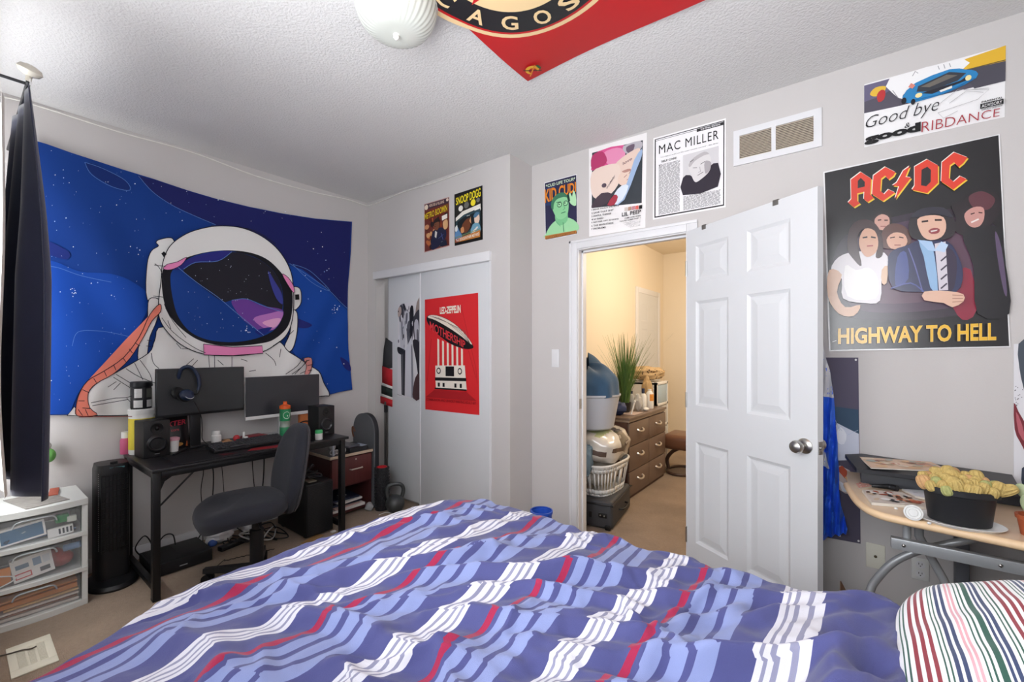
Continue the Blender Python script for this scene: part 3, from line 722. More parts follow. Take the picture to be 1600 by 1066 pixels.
def battery(A):
    A.rect(0, 0, 1, 1, 'e8e8e6')
    for k in range(4): A.rect(.42+k*.15, .2, .5+k*.15, .85, '3a3f45')
solo(flatbox(dx1-.012, .308, .40, .388, .43, .02, battery, R(4)), 'battery_pack', M_print, 'small white pack with dark bars in the top clear drawer', 'pack')
mb = MB(); mb.box(dx1-.06, dx1-.02, .335, .385, .452, .492, .006); A = None
solo(mb, 'tape_roll_box', mat('green_card', '2f8f4d', .5), 'small green packet in the top clear drawer', 'packet')
mb = MB(); mb.box(dx1-.045, dx1-.018, .376, .412, .448, .478, .003); solo(mb, 'card_tag', mat('pale_card', 'd8ddd2', .6), 'small pale card beside the green packet in the top drawer', 'card')
mb = MB(); mb.tube([Vector((dx1-.02, .11+.013*math.cos(a), .45+.03*math.sin(a))) for a in frange(0, 6.1, 16)], .0035, 6, True); solo(mb, 'charging_cable', mat('white_cord', 'dcdcda', .5), 'white cord loop at the left of the top drawer', 'cord')
mb = MB(); mb.box(dx1-.12, dx1-.06, .2, .4, .39, .41, .003); mb.tube([(dx1-.03, .32, .400), (dx1-.028, .37, .402), (dx1-.028, .41, .408)], .006, 8, sub=4); solo(mb, 'blue_marker', mat('blue_plastic', '3d5f8f', .4), 'blue marker lying in the top drawer', 'marker')
def carton(A):
    A.rect(0, 0, 1, 1, 'e4e2df'); A.rect(.1, .55, .42, .75, '6c7f93'); A.rect(.52, .5, .72, .85, '8aa0b8'); A.rect(.76, .5, .94, .85, 'cfd3d8'); A.rect(.05, .12, .45, .38, 'c9585a'); A.rect(.08, .17, .42, .33, 'e9dcd9'); A.rect(.65, .14, .9, .34, '55585c')
solo(flatbox(dx1-.014, .195, .335, .205, .315, .035, carton, R(9)), 'printed_carton', M_print, 'white printed carton in the middle clear drawer', 'box')
mb = MB(); mb.ball((dx1-.085, .36, .25), (.045, .05, .04), 12, 8); mb.ball((dx1-.075, .34, .285), (.03, .03, .03), 12, 8); solo(mb, 'red_pouch', mat('red_pouch', 'a33733', .5, bump=.3), 'crumpled red pouch in the middle drawer', 'pouch')
mb = MB(); mb.cyl((dx1-.06, .37, .305), (dx1-.035, .43, .315), .017, seg=14); solo(mb, 'blue_tube', mat('pale_blue_plastic', '87a7cf', .4), 'pale blue tube at the right of the middle drawer', 'tube')
mb = MB(); mb.box(dx1-.04, dx1-.022, .12, .185, .21, .29, .004); solo(mb, 'orange_card', mat('orange_card', 'd9883d', .6), 'orange card standing in the middle drawer', 'card')
mb = MB(); mb.tube([Vector((dx1-.012, .14+.05*math.cos(a)+.01*math.cos(3*a), .235+.028*math.sin(a))) for a in frange(0, 6.1, 20)], .0028, 6, True); solo(mb, 'white_cable', mat('white_cord', 'dcdcda', .5), 'looped white cable in the middle drawer', 'cable')
def env(name, z, th, ya, yb, hexc, label, tilt, xo=0):
    mb = MB(); mb.box(dx0+.06, dx1-.02+xo, ya, yb, z, z+th, .002, rot=Matrix.Rotation(R(tilt), 3, 'X')); solo(mb, name, mat('paper_'+hexc, hexc, .7), label, 'paper', 'papers in the bottom drawer')
env('document', .032, .014, .10, .42, 'cfc6bd', 'pale paper bundle lowest in the bottom drawer', 0.0)
env('document', .05, .008, .11, .415, '8f6a5a', 'brown folder above the pale bundle in the bottom drawer', 0.4)
env('document', .061, .010, .12, .42, 'd9cdc6', 'pale pink sheets under the envelopes in the bottom drawer', 0.8)
env('envelope', .079, .010, .16, .42, 'd8b27a', 'tan envelope in the bottom drawer', 1.2000000000000002)
env('envelope', .094, .022, .105, .415, 'd3863f', 'thick orange envelope, topmost in the bottom drawer', 2.0)
env('envelope', .124, .009, .105, .415, 'dd9450', 'thin orange envelope flap on top of the thick one', 2.4000000000000004)
# papers on top
mb = MB(); mb.box(-3.50, -3.215, .20, .36, dz+.001, dz+.004, rot=Matrix.Rotation(R(12), 3, 'Z')); A = None
solo(mb, 'leaflet', mat('grey_leaflet', '8e8a84', .5, var=.5, scale=30), 'grey patterned leaflet on the plastic drawer tower', 'paper')
mb = MB(); mb.box(-3.54, -3.38, .335, .372, dz+.005, dz+.009, rot=Matrix.Rotation(R(-8), 3, 'Z')); solo(mb, 'folder', mat('rust_folder', 'a9543f', .6), 'rust red folder edge on the plastic drawer tower', 'paper')
# little leafy ornament behind the curtain edge
q = onx(76, 712, XL+.05)
t = thing('hanging_ornament', 'small green and white leafy ornament on the wall beside the navy curtain', 'ornament', (q.x, q.y, q.z-.04))
mb = MB(); mb.ball(q, (.022, .03, .04), 12, 8); part(mb, 'leaf', mat('leaf_green', '6fb35e', .5), t)
mb = MB(); mb.ball(q+Vector((0, -.01, .055)), (.016, .022, .025), 12, 8); mb.cyl(q+Vector((-.055, 0, .05)), q+Vector((0, 0, .05)), .004); part(mb, 'flower', mat('petal_white', 'e6e3de', .6), t)

# ================================================================ tower fan
M_blk = mat('black_plastic', '17181b', .42, var=.05); M_blk2 = mat('black_grille', '0c0d0f', .5)
fxc, fyc = -3.40, .578
t = thing('tower_fan', 'tall black tower fan standing beside the black desk', 'fan', (fxc, fyc, 0))
def sq(w, d, n, x, y, z, p=3.2):
    out = []
    for i in range(n):
        a = 2*math.pi*i/n; c, s = math.cos(a), math.sin(a)
        out.append(Vector((x+d*math.copysign(abs(c)**(2/p), c), y+w*math.copysign(abs(s)**(2/p), s), z)))
    return out
def stack(mb, rings):
    n = len(rings[0]); vs = [p for r in rings for p in r]; fs = []
    for k in range(len(rings)-1):
        for i in range(n): j = (i+1) % n; fs.append([k*n+i, k*n+j, (k+1)*n+j, (k+1)*n+i])
    fs.append(list(range(n))[::-1]); fs.append([(len(rings)-1)*n+i for i in range(n)]); mb.add(vs, fs)
mb = MB(); stack(mb, [sq(.076, .085, 32, fxc, fyc, z, 4) for z in (.045, .66)]+[sq(.07, .078, 32, fxc, fyc, .692, 4)]); part(mb, 'column', M_blk, t)
mb = MB(); mb.lathe([(.001, 0), (.145, 0), (.15, .012), (.14, .03), (.09, .045), (.001, .05)], (fxc+.02, fyc, 0), 40, sx=1.05, sy=.80); part(mb, 'base', M_blk, t)
mb = MB()
for k in range(15): z = .21+k*.03; mb.box(fxc+.0835, fxc+.0885, fyc-.055, fyc+.06, z, z+.004)
for k in range(8): y = fyc-.055+k*.0164; mb.box(fxc+.0835, fxc+.090, y-.0015, y+.0015, .20, .64)
part(mb, 'front_grille', M_blk2, t)
mb = MB(); mb.box(fxc+.04, fxc+.055, fyc-.012, fyc+.02, .69, .705, .003); part(mb, 'carry_handle', M_blk, t)
mb = MB(); mb.box(fxc+.079, fxc+.0815, fyc-.02, fyc+.045, .668, .676); part(mb, 'badge', mat('teal_badge', '5f9aa0', .4), t)
mb = MB()
for k in range(40): z = .22+k*.011; mb.ball((fxc+.078, fyc-.066, z), .0022, 6, 4)
part(mb, 'chrome_line', mat('chrome_dots', 'a8a8a8', .3, metal=.6), t)

# ================================================================ desk
M_desk = mat('black_wood_top', '1d1c1e', .38, var=.3, scale=14); M_fr = mat('black_frame_metal', '121214', .4)
ex0, ex1, ey0, ey1, ez = -3.55, -2.925, .66, 1.81, .705
t = thing('computer_desk', 'black computer desk with a metal frame under the astronaut hanging', 'desk', ((ex0+ex1)/2, (ey0+ey1)/2, 0))
mb = MB(); mb.box(ex0, ex1, ey0, ey1, ez-.018, ez, .002); part(mb, 'tabletop', M_desk, t)
lg = .042
for x in (ex0, ex1-lg):
    for y in (ey0+.003, ey1-lg-.02):
        mb = MB(); mb.box(x, x+lg, y, y+lg*.8, .012, ez-.018, .002); l = part(mb, 'leg', M_fr, t)
        p = MB(); p.box(x-.001, x+lg+.001, y-.001, y+lg*.8+.001, 0, .014, .003); part(p, 'foot', M_blk, l)
for y in (ey0+.005, ey1-lg-.018):
    mb = MB(); mb.box(ex0+lg, ex1-lg, y+.002, y+.030, .05, .08, .002); part(mb, 'lower_rail', M_fr, t)
    mb = MB(); mb.box(ex0+lg, ex1-lg, y+.002, y+.030, ez-.05, ez-.018, .002); part(mb, 'side_rail', M_fr, t)
mb = MB(); mb.box(ex1-lg, ex1-.012, ey0+lg, ey1-lg-.02, ez-.052, ez-.018, .002); part(mb, 'front_rail', M_fr, t)
mb = MB(); mb.box(ex0, ex0+.028, ey0+lg, ey1-lg-.02, ez-.05, ez-.018, .002); part(mb, 'back_rail', M_fr, t)
mb = MB(); mb.tube([(ex1-.03, ey0+.04, .50), (ex1-.03, ey0+.20, ez-.045)], .005, 8); part(mb, 'brace', M_fr, t)
mb = MB(); mb.prism([(ex1-.03, ey0+.036, ez-.05), (ex1-.03, ey0+.10, ez-.05), (ex1-.03, ey0+.06, ez-.075), (ex1-.03, ey0+.042, ez-.12), (ex1-.03, ey0+.036, ez-.14)], (.006, 0, 0)); part(mb, 'corner_bracket', M_fr, t)

# ---- loudspeakers
M_spk = mat('black_vinyl', '1b1b1d', .5); M_cone = mat('speaker_cone', '232327', .35); M_ring = mat('speaker_ring', '0e0e10', .3)
def speaker():
    t = thing('bookshelf_speaker', 'black bookshelf speaker at the left end of the desk in front of the yellow tub', 'speaker', (0, 0, 0), 0, 'speakers on the desk')
    W, D, Hh = .130, .150, .216
    mb = MB(); mb.box(-D, 0, -W/2, W/2, 0, Hh, .004); part(mb, 'cabinet', M_spk, t)
    ry = Matrix.Rotation(R(90), 3, 'Y')
    mb = MB(); mb.lathe([(.052, 0), (.053, .004), (.048, .006), (.046, .002)], (0, 0, .080), 36, rot=ry, cap=False); w = part(mb, 'woofer', M_ring, t)
    p = MB(); p.lathe([(.047, .003), (.040, .007), (.034, .002), (.018, -.012), (.016, -.004), (.001, .001)], (0, 0, .080), 36, rot=ry, cap=False); part(p, 'cone', M_cone, w)
    mb = MB(); mb.lathe([(.032, .0005), (.031, .003), (.012, .0012), (.010, .0045), (.004, .008), (.001, .008)], (0, 0, .172), 32, rot=ry, cap=False); part(mb, 'tweeter', M_ring, t)
    mb = MB(); mb.box(0, .0012, -.012, .012, .018, .0225); part(mb, 'badge', mat('grey_badge', '777779', .4), t)
    for c in range(0): pass
    return t
sp = speaker(); sp.location = (-3.272, .762, ez); sp.rotation_euler = (0, 0, R(5))
dup(sp, (-3.112, 1.742, ez), R(2), 'black bookshelf speaker at the right end of the desk beside the white-chinned monitor')

# ---- monitors
M_scr = mat('dark_screen', '303234', .25, var=.03, spec=.5); M_scr2 = mat('grey_screen', '34363b', .3, var=.03)
def onm(x, *ps): return [onx(px, py, x) for px, py in ps]
c = onm(-3.33, (244, 577), (381, 574), (385, 643), (247, 654)); my0, my1, mz0, mz1 = c[0].y, c[1].y+.004, c[3].z-.002, c[0].z
t = thing('monitor', 'black monitor on a dark stand with headphones hung over it', 'monitor', (-3.34, (my0+my1)/2, ez), 0)
mb = MB(); mb.box(-3.362, -3.334, my0, my1, mz0, mz1, .004); mb.box(-3.40, -3.36, my0+.1, my1-.1, mz0+.05, mz1-.06, .015); part(mb, 'housing', M_blk, t)
mb = MB(); mb.box(-3.336, -3.3325, my0+.007, my1-.007, mz0+.016, mz1-.007); part(mb, 'screen', M_scr, t)
ym = onx(306, 670, -3.38).y
mb = MB(); mb.box(-3.405, -3.385, ym-.03, ym+.03, ez+.01, mz0+.16, .004); part(mb, 'neck', M_blk, t)
mb = MB()
for s in (-1, 1): mb.tube([(-3.40, ym+s*.01, ez+.012), (-3.32, ym+s*.09, ez+.009), (-3.22, ym+s*.16, ez+.007)], .007, 8, sub=4)
mb.box(-3.43, -3.37, ym-.04, ym+.04, ez, ez+.016, .004); part(mb, 'stand_base', M_blk, t)
c = onm(-3.39, (384, 590), (499, 586), (500, 640), (381, 655)); ny0, ny1, nz0, nz1 = c[0].y, c[1].y, c[2].z-.02, c[0].z
t = thing('monitor', 'grey monitor with a white chin bar behind the green bottle', 'monitor', (-3.40, (ny0+ny1)/2, ez), 0)
mb = MB(); mb.box(-3.42, -3.394, ny0, ny1, nz0, nz1, .004); part(mb, 'housing', mat('silver_plastic', 'b9babb', .4), t)
mb = MB(); mb.box(-3.396, -3.3915, ny0+.001, ny1-.001, nz0+.024, nz1-.001); part(mb, 'screen', M_scr2, t)
mb = MB(); mb.box(-3.397, -3.389, ny0, ny1, nz0, nz0+.024, .001); part(mb, 'chin_bar', mat('white_chin', 'dcdcdb', .4), t)
mb = MB(); mb.box(-3.45, -3.425, (ny0+ny1)/2-.03, (ny0+ny1)/2+.03, ez, nz0+.12, .004); mb.box(-3.51, -3.37, (ny0+ny1)/2-.1, (ny0+ny1)/2+.1, ez, ez+.008, .003); part(mb, 'stand', mat('silver_plastic', 'b9babb', .4), t)
# ---- headphones hung over the first monitor
M_hp = mat('navy_headphone', '1c2a44', .4); M_pad = mat('black_pad', '0f1013', .7)
hb = onx(290, 580, -3.335)
t = thing('headphones', 'navy over-ear headphones hanging on the top left of the black monitor', 'headphones', (hb.x, hb.y, mz1-.17))
arc = onm(-3.31, (282, 597), (281, 588), (284, 577), (292, 573), (301, 577), (308, 588), (310, 600), (308, 610))
arc = [Vector((-3.35+.055*min(1, k/3), p.y, p.z)) for k, p in enumerate(arc)]
mb = MB(); mb.tube(arc, lambda s: .011 if .1 < s < .9 else .009, 10, sub=6); part(mb, 'headband', M_hp, t)
c1 = onx(293, 617, -3.27); rx = Matrix.Rotation(R(70), 3, 'Y') @ Matrix.Rotation(R(-25), 3, 'X')
mb = MB(); mb.lathe([(.001, -.018), (.034, -.018), (.038, -.010), (.036, .006), (.026, .016), (.001, .018)], c1, 28, sx=.95, sy=1.15, rot=rx); ec = part(mb, 'ear_cup', M_hp, t)
p = MB(); p.lathe([(.026, -.036), (.036, -.034), (.04, -.026), (.038, -.018), (.026, -.018)], c1, 28, sx=.95, sy=1.15, rot=rx, cap=False); part(p, 'ear_pad', M_pad, ec)
p = MB(); p.tube([c1+rx @ Vector((.030*math.cos(a), .034*math.sin(a), .0155)) for a in frange(-.9, .9, 8)], .0022, 6); part(p, 'trim_line', mat('silver_line', 'c2c4c8', .3), ec)
c2 = onx(278, 614, -3.30); mb = MB(); mb.lathe([(.001, -.014), (.034, -.014), (.039, -.004), (.034, .012), (.001, .014)], c2, 24, rot=rx); part(mb, 'ear_cup', M_pad, t)
mb = MB(); mb.tube([arc[-1], onx(308, 616, -3.29), c1+Vector((0, .03, .0))], .005, 8, sub=4); part(mb, 'yoke', M_blk, t)
mb = MB(); mb.tube([c1+Vector((0, .02, -.03)), onx(306, 632, -3.29), onx(314, 650, -3.3), onx(316, 668, -3.31), onx(317, 688, -3.32), Vector((-3.33, ym+.08, ez+.004))], .0025, 6, sub=6); part(mb, 'lead', M_black_cable, t)

# ---- keyboard, desk mat
kx0, kx1, ky0, ky1 = -3.225, -3.075, .995, 1.44
t = thing('keyboard', 'black keyboard lying on the desk mat', 'keyboard', ((kx0+kx1)/2, (ky0+ky1)/2, ez))
mb = MB(); mb.box(kx0, kx1, ky0, ky1, ez+.0085, ez+.0285, .004, rot=Matrix.Rotation(R(4), 3, 'Y')); part(mb, 'case', M_blk, t)
mb = MB()
for r in range(6):
    for k in range(21):
        if (r, k) in ((0, 1), (5, 5), (5, 6), (5, 4), (5, 7)): continue
        x = kx1-.014-r*.0232; y = ky0+.008+k*.0205; z = ez+.0295+.0105*(r-2.5)/6*2
        mb.box(x-.0195, x, y, y+.0185, z-.004, z+.008, .002, 1)
mb.box(kx1-.0335, kx1-.014, ky0+.09, ky0+.185, ez+.022, ez+.034, .002)
part(mb, 'keycaps', mat('black_keycap', '35363a', .5), t)
A = Art(lambda x, y: Vector((x, y, ez+.0025)), (0, 0, 1), step=.0003)
A.col = lin('1c1c1f'); A.box(-3.26, -2.945, .78, 1.56, ez, ez+.0024, .001, 1)
A.shape([(-3.06, 1.2), (-3.0, 1.15), (-2.96, 1.3), (-2.99, 1.45), (-3.04, 1.5), (-3.03, 1.35)], '8f1d22'); A.shape([(-3.2, 1.45), (-3.1, 1.47), (-3.02, 1.52), (-3.12, 1.55)], '7d1a20'); A.shape([(-3.05, 1.0), (-2.99, 1.02), (-3.0, 1.1)], '5c171c')
A.line([(-2.947, .785), (-2.947, 1.555)], .004, '6b6b70')
solo(A, 'desk_mat', printmat('printed_mat', .6, .3), 'long dark desk mat with a red pattern under the keyboard', 'desk mat')

# ---- tubs, bottles and clutter
def lathe_thing(name, label, cat, c, prof, m, parts=(), group=None, seg=28):
    t = thing(name, label, cat, tuple(c), 0, group)
    mb = MB(); mb.lathe(prof, c, seg); part(mb, 'body', m, t)
    for nm, pr, mm in parts:
        mb = MB(); mb.lathe(pr, c, seg, cap=nm != 'label'); part(mb, nm, mm, t)
    return t
M_wp = mat('white_bottle_plastic', 'e3e3e0', .35, var=.01)
M_yel = mat('yellow_print', 'e2cf3f', .4, var=.08, scale=20)
tc = Vector((-3.487, .735, ez))
lathe_thing('supplement_tub', 'large yellow and white tub behind the left speaker, under the black jar', 'tub', tc, [(.001, 0), (.060, 0), (.063, .006), (.063, .245), (.06, .25), (.001, .25)], M_wp,
            [('label', [(.0636, .03), (.0636, .22)], M_yel), ('lid', [(.001, .245), (.066, .245), (.067, .25), (.067, .272), (.062, .276), (.001, .276)], M_wp)])
jc = Vector((-3.487, .733, ez+.277))
t = lathe_thing('supplement_jar', 'black jar with white label panels standing on the yellow tub', 'jar', jc, [(.001, 0), (.05, 0), (.052, .004), (.052, .125), (.047, .135), (.001, .135)], M_blk,
                [('lid', [(.001, .135), (.053, .135), (.054, .14), (.054, .165), (.05, .168), (.001, .168)], M_blk)])
M_lab = mat('pale_label', 'cfcfcd', .5, var=.25, scale=60)
for a0, a1, z0, z1 in ((-50, -8, .07, .125), (18, 60, .012, .055), (-55, -5, .01, .055), (16, 58, .07, .125)):
    mb = MB(); an = frange(R(a0), R(a1), 8)
    mb.add([jc+Vector((.0525*math.cos(a), .0525*math.sin(a), z)) for z in (z0, z1) for a in an], [[i, i+1, i+10, i+9] for i in range(8)])
    part(mb, 'label', M_lab if z0 != .07 or a0 < 0 else mat('dark_label', '55574f', .5, var=.3, scale=60), t)
lathe_thing('pink_bottle', 'pink bottle with a white cap at the back left corner of the desk', 'bottle', Vector((-3.535, .668, ez)), [(.001, 0), (.026, 0), (.027, .01), (.027, .085), (.02, .1), (.001, .1)], mat('pink_plastic', 'c2577e', .4), [('cap', [(.001, .098), (.021, .098), (.021, .135), (.001, .137)], M_wp)])
# black pouch with red lettering
pc = Vector((-3.46, .905, ez))
t = thing('snack_pouch', 'black pouch with red lettering between the left speaker and the monitor stand', 'pouch', tuple(pc))
def pouch(u, v):
    w = .075; b = .022*math.sin(math.pi*min(1, max(0, v*.95+.1)))*(1-abs(2*u-1)**3); k = 1 if v < .96 else 1
    return Vector((pc.x+b+.03*(1-v)-.03, pc.y+(u-.5)*2*w*(1-.1*v), pc.z+.205*v))
mb = MB(); mb.grid(pouch, 16, 16); mb.grid(lambda u, v: Vector((2*(pc.x-.03+.03*(1-v))-pouch(u, v).x-.004, pouch(u, v).y, pouch(u, v).z)), 16, 16); part(mb, 'bag', mat('black_foil', '161518', .3, spec=.6), t)
A = Art(lambda x, y: pouch(x, y)+Vector((.0012, 0, 0)), (1, 0, 0), step=.0003)
A.text('XTER', (.12, .70), (.90, .74), .15, 'c8354a', .02, .2, vdir=(0, 1)); A.text('core', (.3, .55), (.6, .56), .06, 'c8354a', vdir=(0, 1)); A.rect(.2, .05, .9, .2, 'b2582e'); A.ell(.55, .13, .18, .06, 'd99b55'); part(A, 'print', printmat('printed_foil', .35, .5), t)
lathe_thing('shaker_cup', 'white cup with a pink lid between the left speaker and the pouch', 'cup', Vector((-3.38, .868, ez)), [(.001, 0), (.026, 0), (.031, .07), (.001, .072)], M_wp, [('lid', [(.001, .07), (.034, .07), (.034, .084), (.02, .09), (.001, .09)], mat('pale_pink', 'dba2b0', .4))])
lathe_thing('pill_bottle', 'small plain white pill bottle on the desk behind the keyboard', 'bottle', Vector((-3.42, 1.118, ez)), [(.001, 0), (.028, 0), (.03, .004), (.03, .055), (.022, .064), (.001, .064)], M_wp, [('cap', [(.001, .063), (.024, .063), (.024, .086), (.02, .09), (.001, .09)], M_wp)])
M_bg = mat('bottle_green', '2f8a5a', .35); M_or = mat('bottle_orange', 'e0622a', .4)
bc = Vector((-3.27, 1.508, ez))
t = lathe_thing('sports_bottle', 'green sports bottle with an orange lid standing on the desk', 'bottle', bc, [(.001, 0), (.033, 0), (.036, .006), (.036, .075), (.031, .09), (.031, .11), (.036, .125), (.036, .205), (.03, .212), (.001, .212)], M_bg,
                [('lid', [(.001, .21), (.037, .21), (.037, .232), (.02, .24), (.014, .242), (.013, .262), (.001, .264)], M_or), ('grip_band', [(.0365, .078), (.0315, .092), (.0315, .108), (.0365, .122)], mat('grey_band', '8f9a8f', .5))])
bv = Vector((CAM.x-bc.x, CAM.y-bc.y, 0)).normalized(); bp_ = Vector((-bv.y, bv.x, 0))
def onbot(x, y): a = (x+.3)/.036; return bc+bv*(.0366*math.cos(a*1.0))+bp_*(.0366*math.sin(a)) + Vector((0, 0, y))
A = Art(lambda x, y: bc+(bv*math.cos(x/.0366)+bp_*math.sin(x/.0366))*.0368+Vector((0, 0, y)), bv, step=.0002)
A.ell(.012, .165, .024, .026, 'e8efe8'); A.ell(.012, .165, .015, .017, '2f8a5a'); A.rect(.014, .155, .038, .165, 'e8efe8'); A.rect(.014, .166, .04, .178, '2f8a5a'); part(A, 'emblem', printmat(), t)
lathe_thing('deodorant', 'small white container with a green cap at the front right of the desk', 'bottle', Vector((-3.0, 1.62, ez)), [(.001, 0), (.024, 0), (.025, .004), (.025, .045), (.001, .046)], M_wp, [('cap', [(.001, .045), (.0255, .045), (.0255, .06), (.022, .068), (.001, .07)], mat('cap_green', '3fb06a', .4))])
mb = MB(); mb.ball((-3.40, 1.235, ez+.022), (.022, .022, .022), 14, 8); mb.cyl((-3.40, 1.235, ez), (-3.40, 1.235, ez+.02), .016); solo(mb, 'red_cap', mat('red_plastic', 'b9323a', .4), 'round red cap behind the keyboard', 'ball')  # a red cap, built as a ball on a short stub
mb = MB(); mb.box(-3.40, -3.37, 1.27, 1.30, ez, ez+.028, .004); mb.box(-3.41, -3.40, 1.275, 1.29, ez, ez+.06, .002); solo(mb, 'charger_plug', M_wp, 'small white plug behind the keyboard', 'plug')
mb = MB(); mb.box(-3.44, -3.40, 1.15, 1.21, ez, ez+.01, .002); mb.box(-3.45, -3.41, 1.17, 1.2, ez+.01, ez+.018, .002); solo(mb, 'paper_scrap', mat('tan_scrap', 'b98f6a', .6), 'folded tan scrap behind the keyboard', 'paper')
mb = MB(); mb.box(-3.47, -3.35, 1.29, 1.42, ez, ez+.022, .002, rot=Matrix.Rotation(R(10), 3, 'Z')); solo(mb, 'red_case', mat('dark_red_case', '8c2733', .4), 'flat dark red case under the white-chinned monitor', 'case')
mb = MB(); mb.box(-3.47, -3.43, 1.70, 1.80, ez, ez+.13, .003); solo(mb, 'orange_box', mat('orange_box', 'cf7a45', .6), 'orange box behind the green bottle and the right speaker', 'box')
mb = MB(); mb.box(-3.36, -3.31, 1.60, 1.66, ez, ez+.035, .012); mb.tube([(-3.34, 1.64, ez+.03), (-3.36, 1.66, ez+.07), (-3.38, 1.72, ez+.08), (-3.40, 1.80, ez+.05), (-3.42, 1.84, ez+.003)], .005, 8, sub=5); solo(mb, 'power_adapter', M_blk, 'black power adapter with an arched cable beside the right speaker', 'adapter')
mb = MB(); mb.box(-3.12, -3.06, 1.50, 1.56, ez+.003, ez+.012, .003); solo(mb, 'sticky_notes', mat('lime_note', 'b8c33a', .6), 'lime note pad behind the chair back', 'note pad')
mb = MB(); mb.box(-3.42, -3.37, 1.832, 1.80, ez, ez+.03, .004); solo(mb, 'white_carton', M_wp, 'small white carton at the back right corner of the desk', 'carton')
# headset cables hanging down under the desk
def hang(name, label, pxs, r=.003, m=M_black_cable, x=-3.58):
    mb = MB(); mb.tube([onx(a, b, x) for a, b in pxs], r, 6, sub=6); solo(mb, name, m, label, 'cable', 'cables hanging behind the desk')
L_ = 'dark cable hanging down the wall under the desk'
hang('hanging_cable', 'dark cable under the desk nearest the chair seat front', [(312, 715), (318, 735), (314, 765), (316, 800), (317, 850)])
hang('hanging_cable', 'thicker dark cable with a kink beside the first one under the desk', [(328, 712), (333, 735), (333, 765), (330, 800), (334, 830)], .004)
hang('hanging_cable', 'thin cable third from the left under the desk', [(345, 712), (348, 745), (351, 790), (350, 830)], .0025)
hang('hanging_cable', 'slack thin cable behind the chair seat, left of the straight pair', [(394, 705), (395, 735), (398, 770), (400, 815)], .003)
hang('hanging_cable', 'straight thick cable just left of the chair back', [(413, 700), (412, 740), (409, 780), (410, 815)], .005)
# games console on the floor under the desk
qx0, qx1, qy0, qy1 = -3.50, -3.215, .725, 1.03
t = thing('games_console', 'flat black games console on the carpet under the desk', 'games console', ((qx0+qx1)/2, (qy0+qy1)/2, 0))
mb = MB(); mb.box(qx0, qx1, qy0, qy1, .006, .078, .003); part(mb, 'case', M_blk, t)
mb = MB()
for k in range(18): y = qy0+.012+k*.0078; mb.box(qx0+.02, qx1-.02, y, y+.003, .0775, .079)
part(mb, 'vent_slots', M_blk2, t)
mb = MB(); mb.box(qx1, qx1+.001, (qy0+qy1)/2-.02, (qy0+qy1)/2+.02, .03, .036); part(mb, 'badge', mat('pale_badge', '9a9a9c', .4), t)
mb = MB(); mb.box(qx0+.03, qx1-.03, qy0+.03, qy1-.03, 0, .008); part(mb, 'feet', M_blk2, t)
def floorcable(name, label, pts, r=.004, m=M_black_cable):
    mb = MB(); mb.tube([Vector(p) for p in pts], r, 6, sub=7); solo(mb, name, m, label, 'cable', 'cables on the carpet under the desk')
floorcable('power_cable', 'black cable arching from the console to the wall', [(-3.46, .9, .08), (-3.52, .9, .13), (-3.56, .86, .12), (-3.58, .82, .03)])
floorcable('power_cable', 'black cable looping beside the desk leg', [(-3.49, .74, .05), (-3.54, .715, .10), (-3.55, .76, .16), (-3.58, .80, .1), (-3.58, .82, .01)])
floorcable('power_cable', 'black cable arching off the right side of the console', [(-3.47, 1.02, .06), (-3.5, 1.1, .14), (-3.48, 1.2, .13), (-3.42, 1.28, .05), (-3.36, 1.33, .006)])
# ================================================================ office chair
M_fab = mat('charcoal_chair_fabric', '24262f', .85, var=.12, scale=60, bump=.25, bscale=420, sheen=.08); M_fab2 = mat('charcoal_side_fabric', '38383d', .85, var=.1, scale=60, bump=.2, bscale=420, sheen=.08)
ccx, ccy = -2.735, 1.10
t = thing('office_chair', 'dark armless swivel office chair pulled out from the black desk', 'chair', (ccx, ccy, 0), R(-8))
def supe(a, p): c, s = math.cos(a), math.sin(a); return math.copysign(abs(c)**(2/p), c), math.copysign(abs(s)**(2/p), s)
mb = MB(); n = 40; rings = []
for z, k in ((.405, .80), (.41, .92), (.43, .985), (.455, 1), (.48, .975), (.495, .90), (.503, .7), (.506, .35)):
    r = []
    for i in range(n):
        c, s = supe(2*math.pi*i/n, 2.9); x = c*.235*k; y = s*.225*k-.075
        droop = -.035*max(0, (-s-.35)/.65)**2 if z > .42 else -.045*max(0, (-s-.3)/.7)**2
        r.append(Vector((x, y, z+droop)))
    rings.append(r)
stack(mb, rings); part(mb, 'seat', M_fab, t, world=False)
# backrest: upright shell, cushion towards the seat (-y)
mb = MB(); rings = []
for d, k in ((-.045, .72), (-.04, .9), (-.024, .985), (-.005, 1.0), (.008, .985), (.016, .93)):
    r = []
    for i in range(n):
        c, s = supe(2*math.pi*i/n, 2.6); x = c*.205*k*(1-.10*max(0, s)); z = .625+s*.265*k
        bend = .10*((z-.38)/.5)**1.2 if z > .38 else 0
        r.append(Vector((x, .165+d+.09*max(0, (z-.40)/.5)+.22*(c*c)*(-.12), z)))
    rings.append(r)
stack(mb, rings); bk = part(mb, 'backrest', M_fab, t, world=False)
mb = MB(); rings = []
for d, k in ((.012, .99), (.02, .985), (.03, .94), (.036, .8)):
    r = []
    for i in range(n):
        c, s = supe(2*math.pi*i/n, 2.6); x = c*.205*k*(1-.10*max(0, s)); z = .625+s*.265*k
        r.append(Vector((x, .165+d+.09*max(0, (z-.40)/.5)+.22*(c*c)*(-.12), z)))
    rings.append(r)
stack(mb, rings); part(mb, 'back_shell', M_fab2, bk, world=False)
mb = MB(); mb.tube([(0, .0, .375), (0, .13, .368), (0, .2, .40), (0, .218, .5), (0, .232, .6)], .02, 10, sub=5); part(mb, 'back_bar', M_blk, t, world=False)
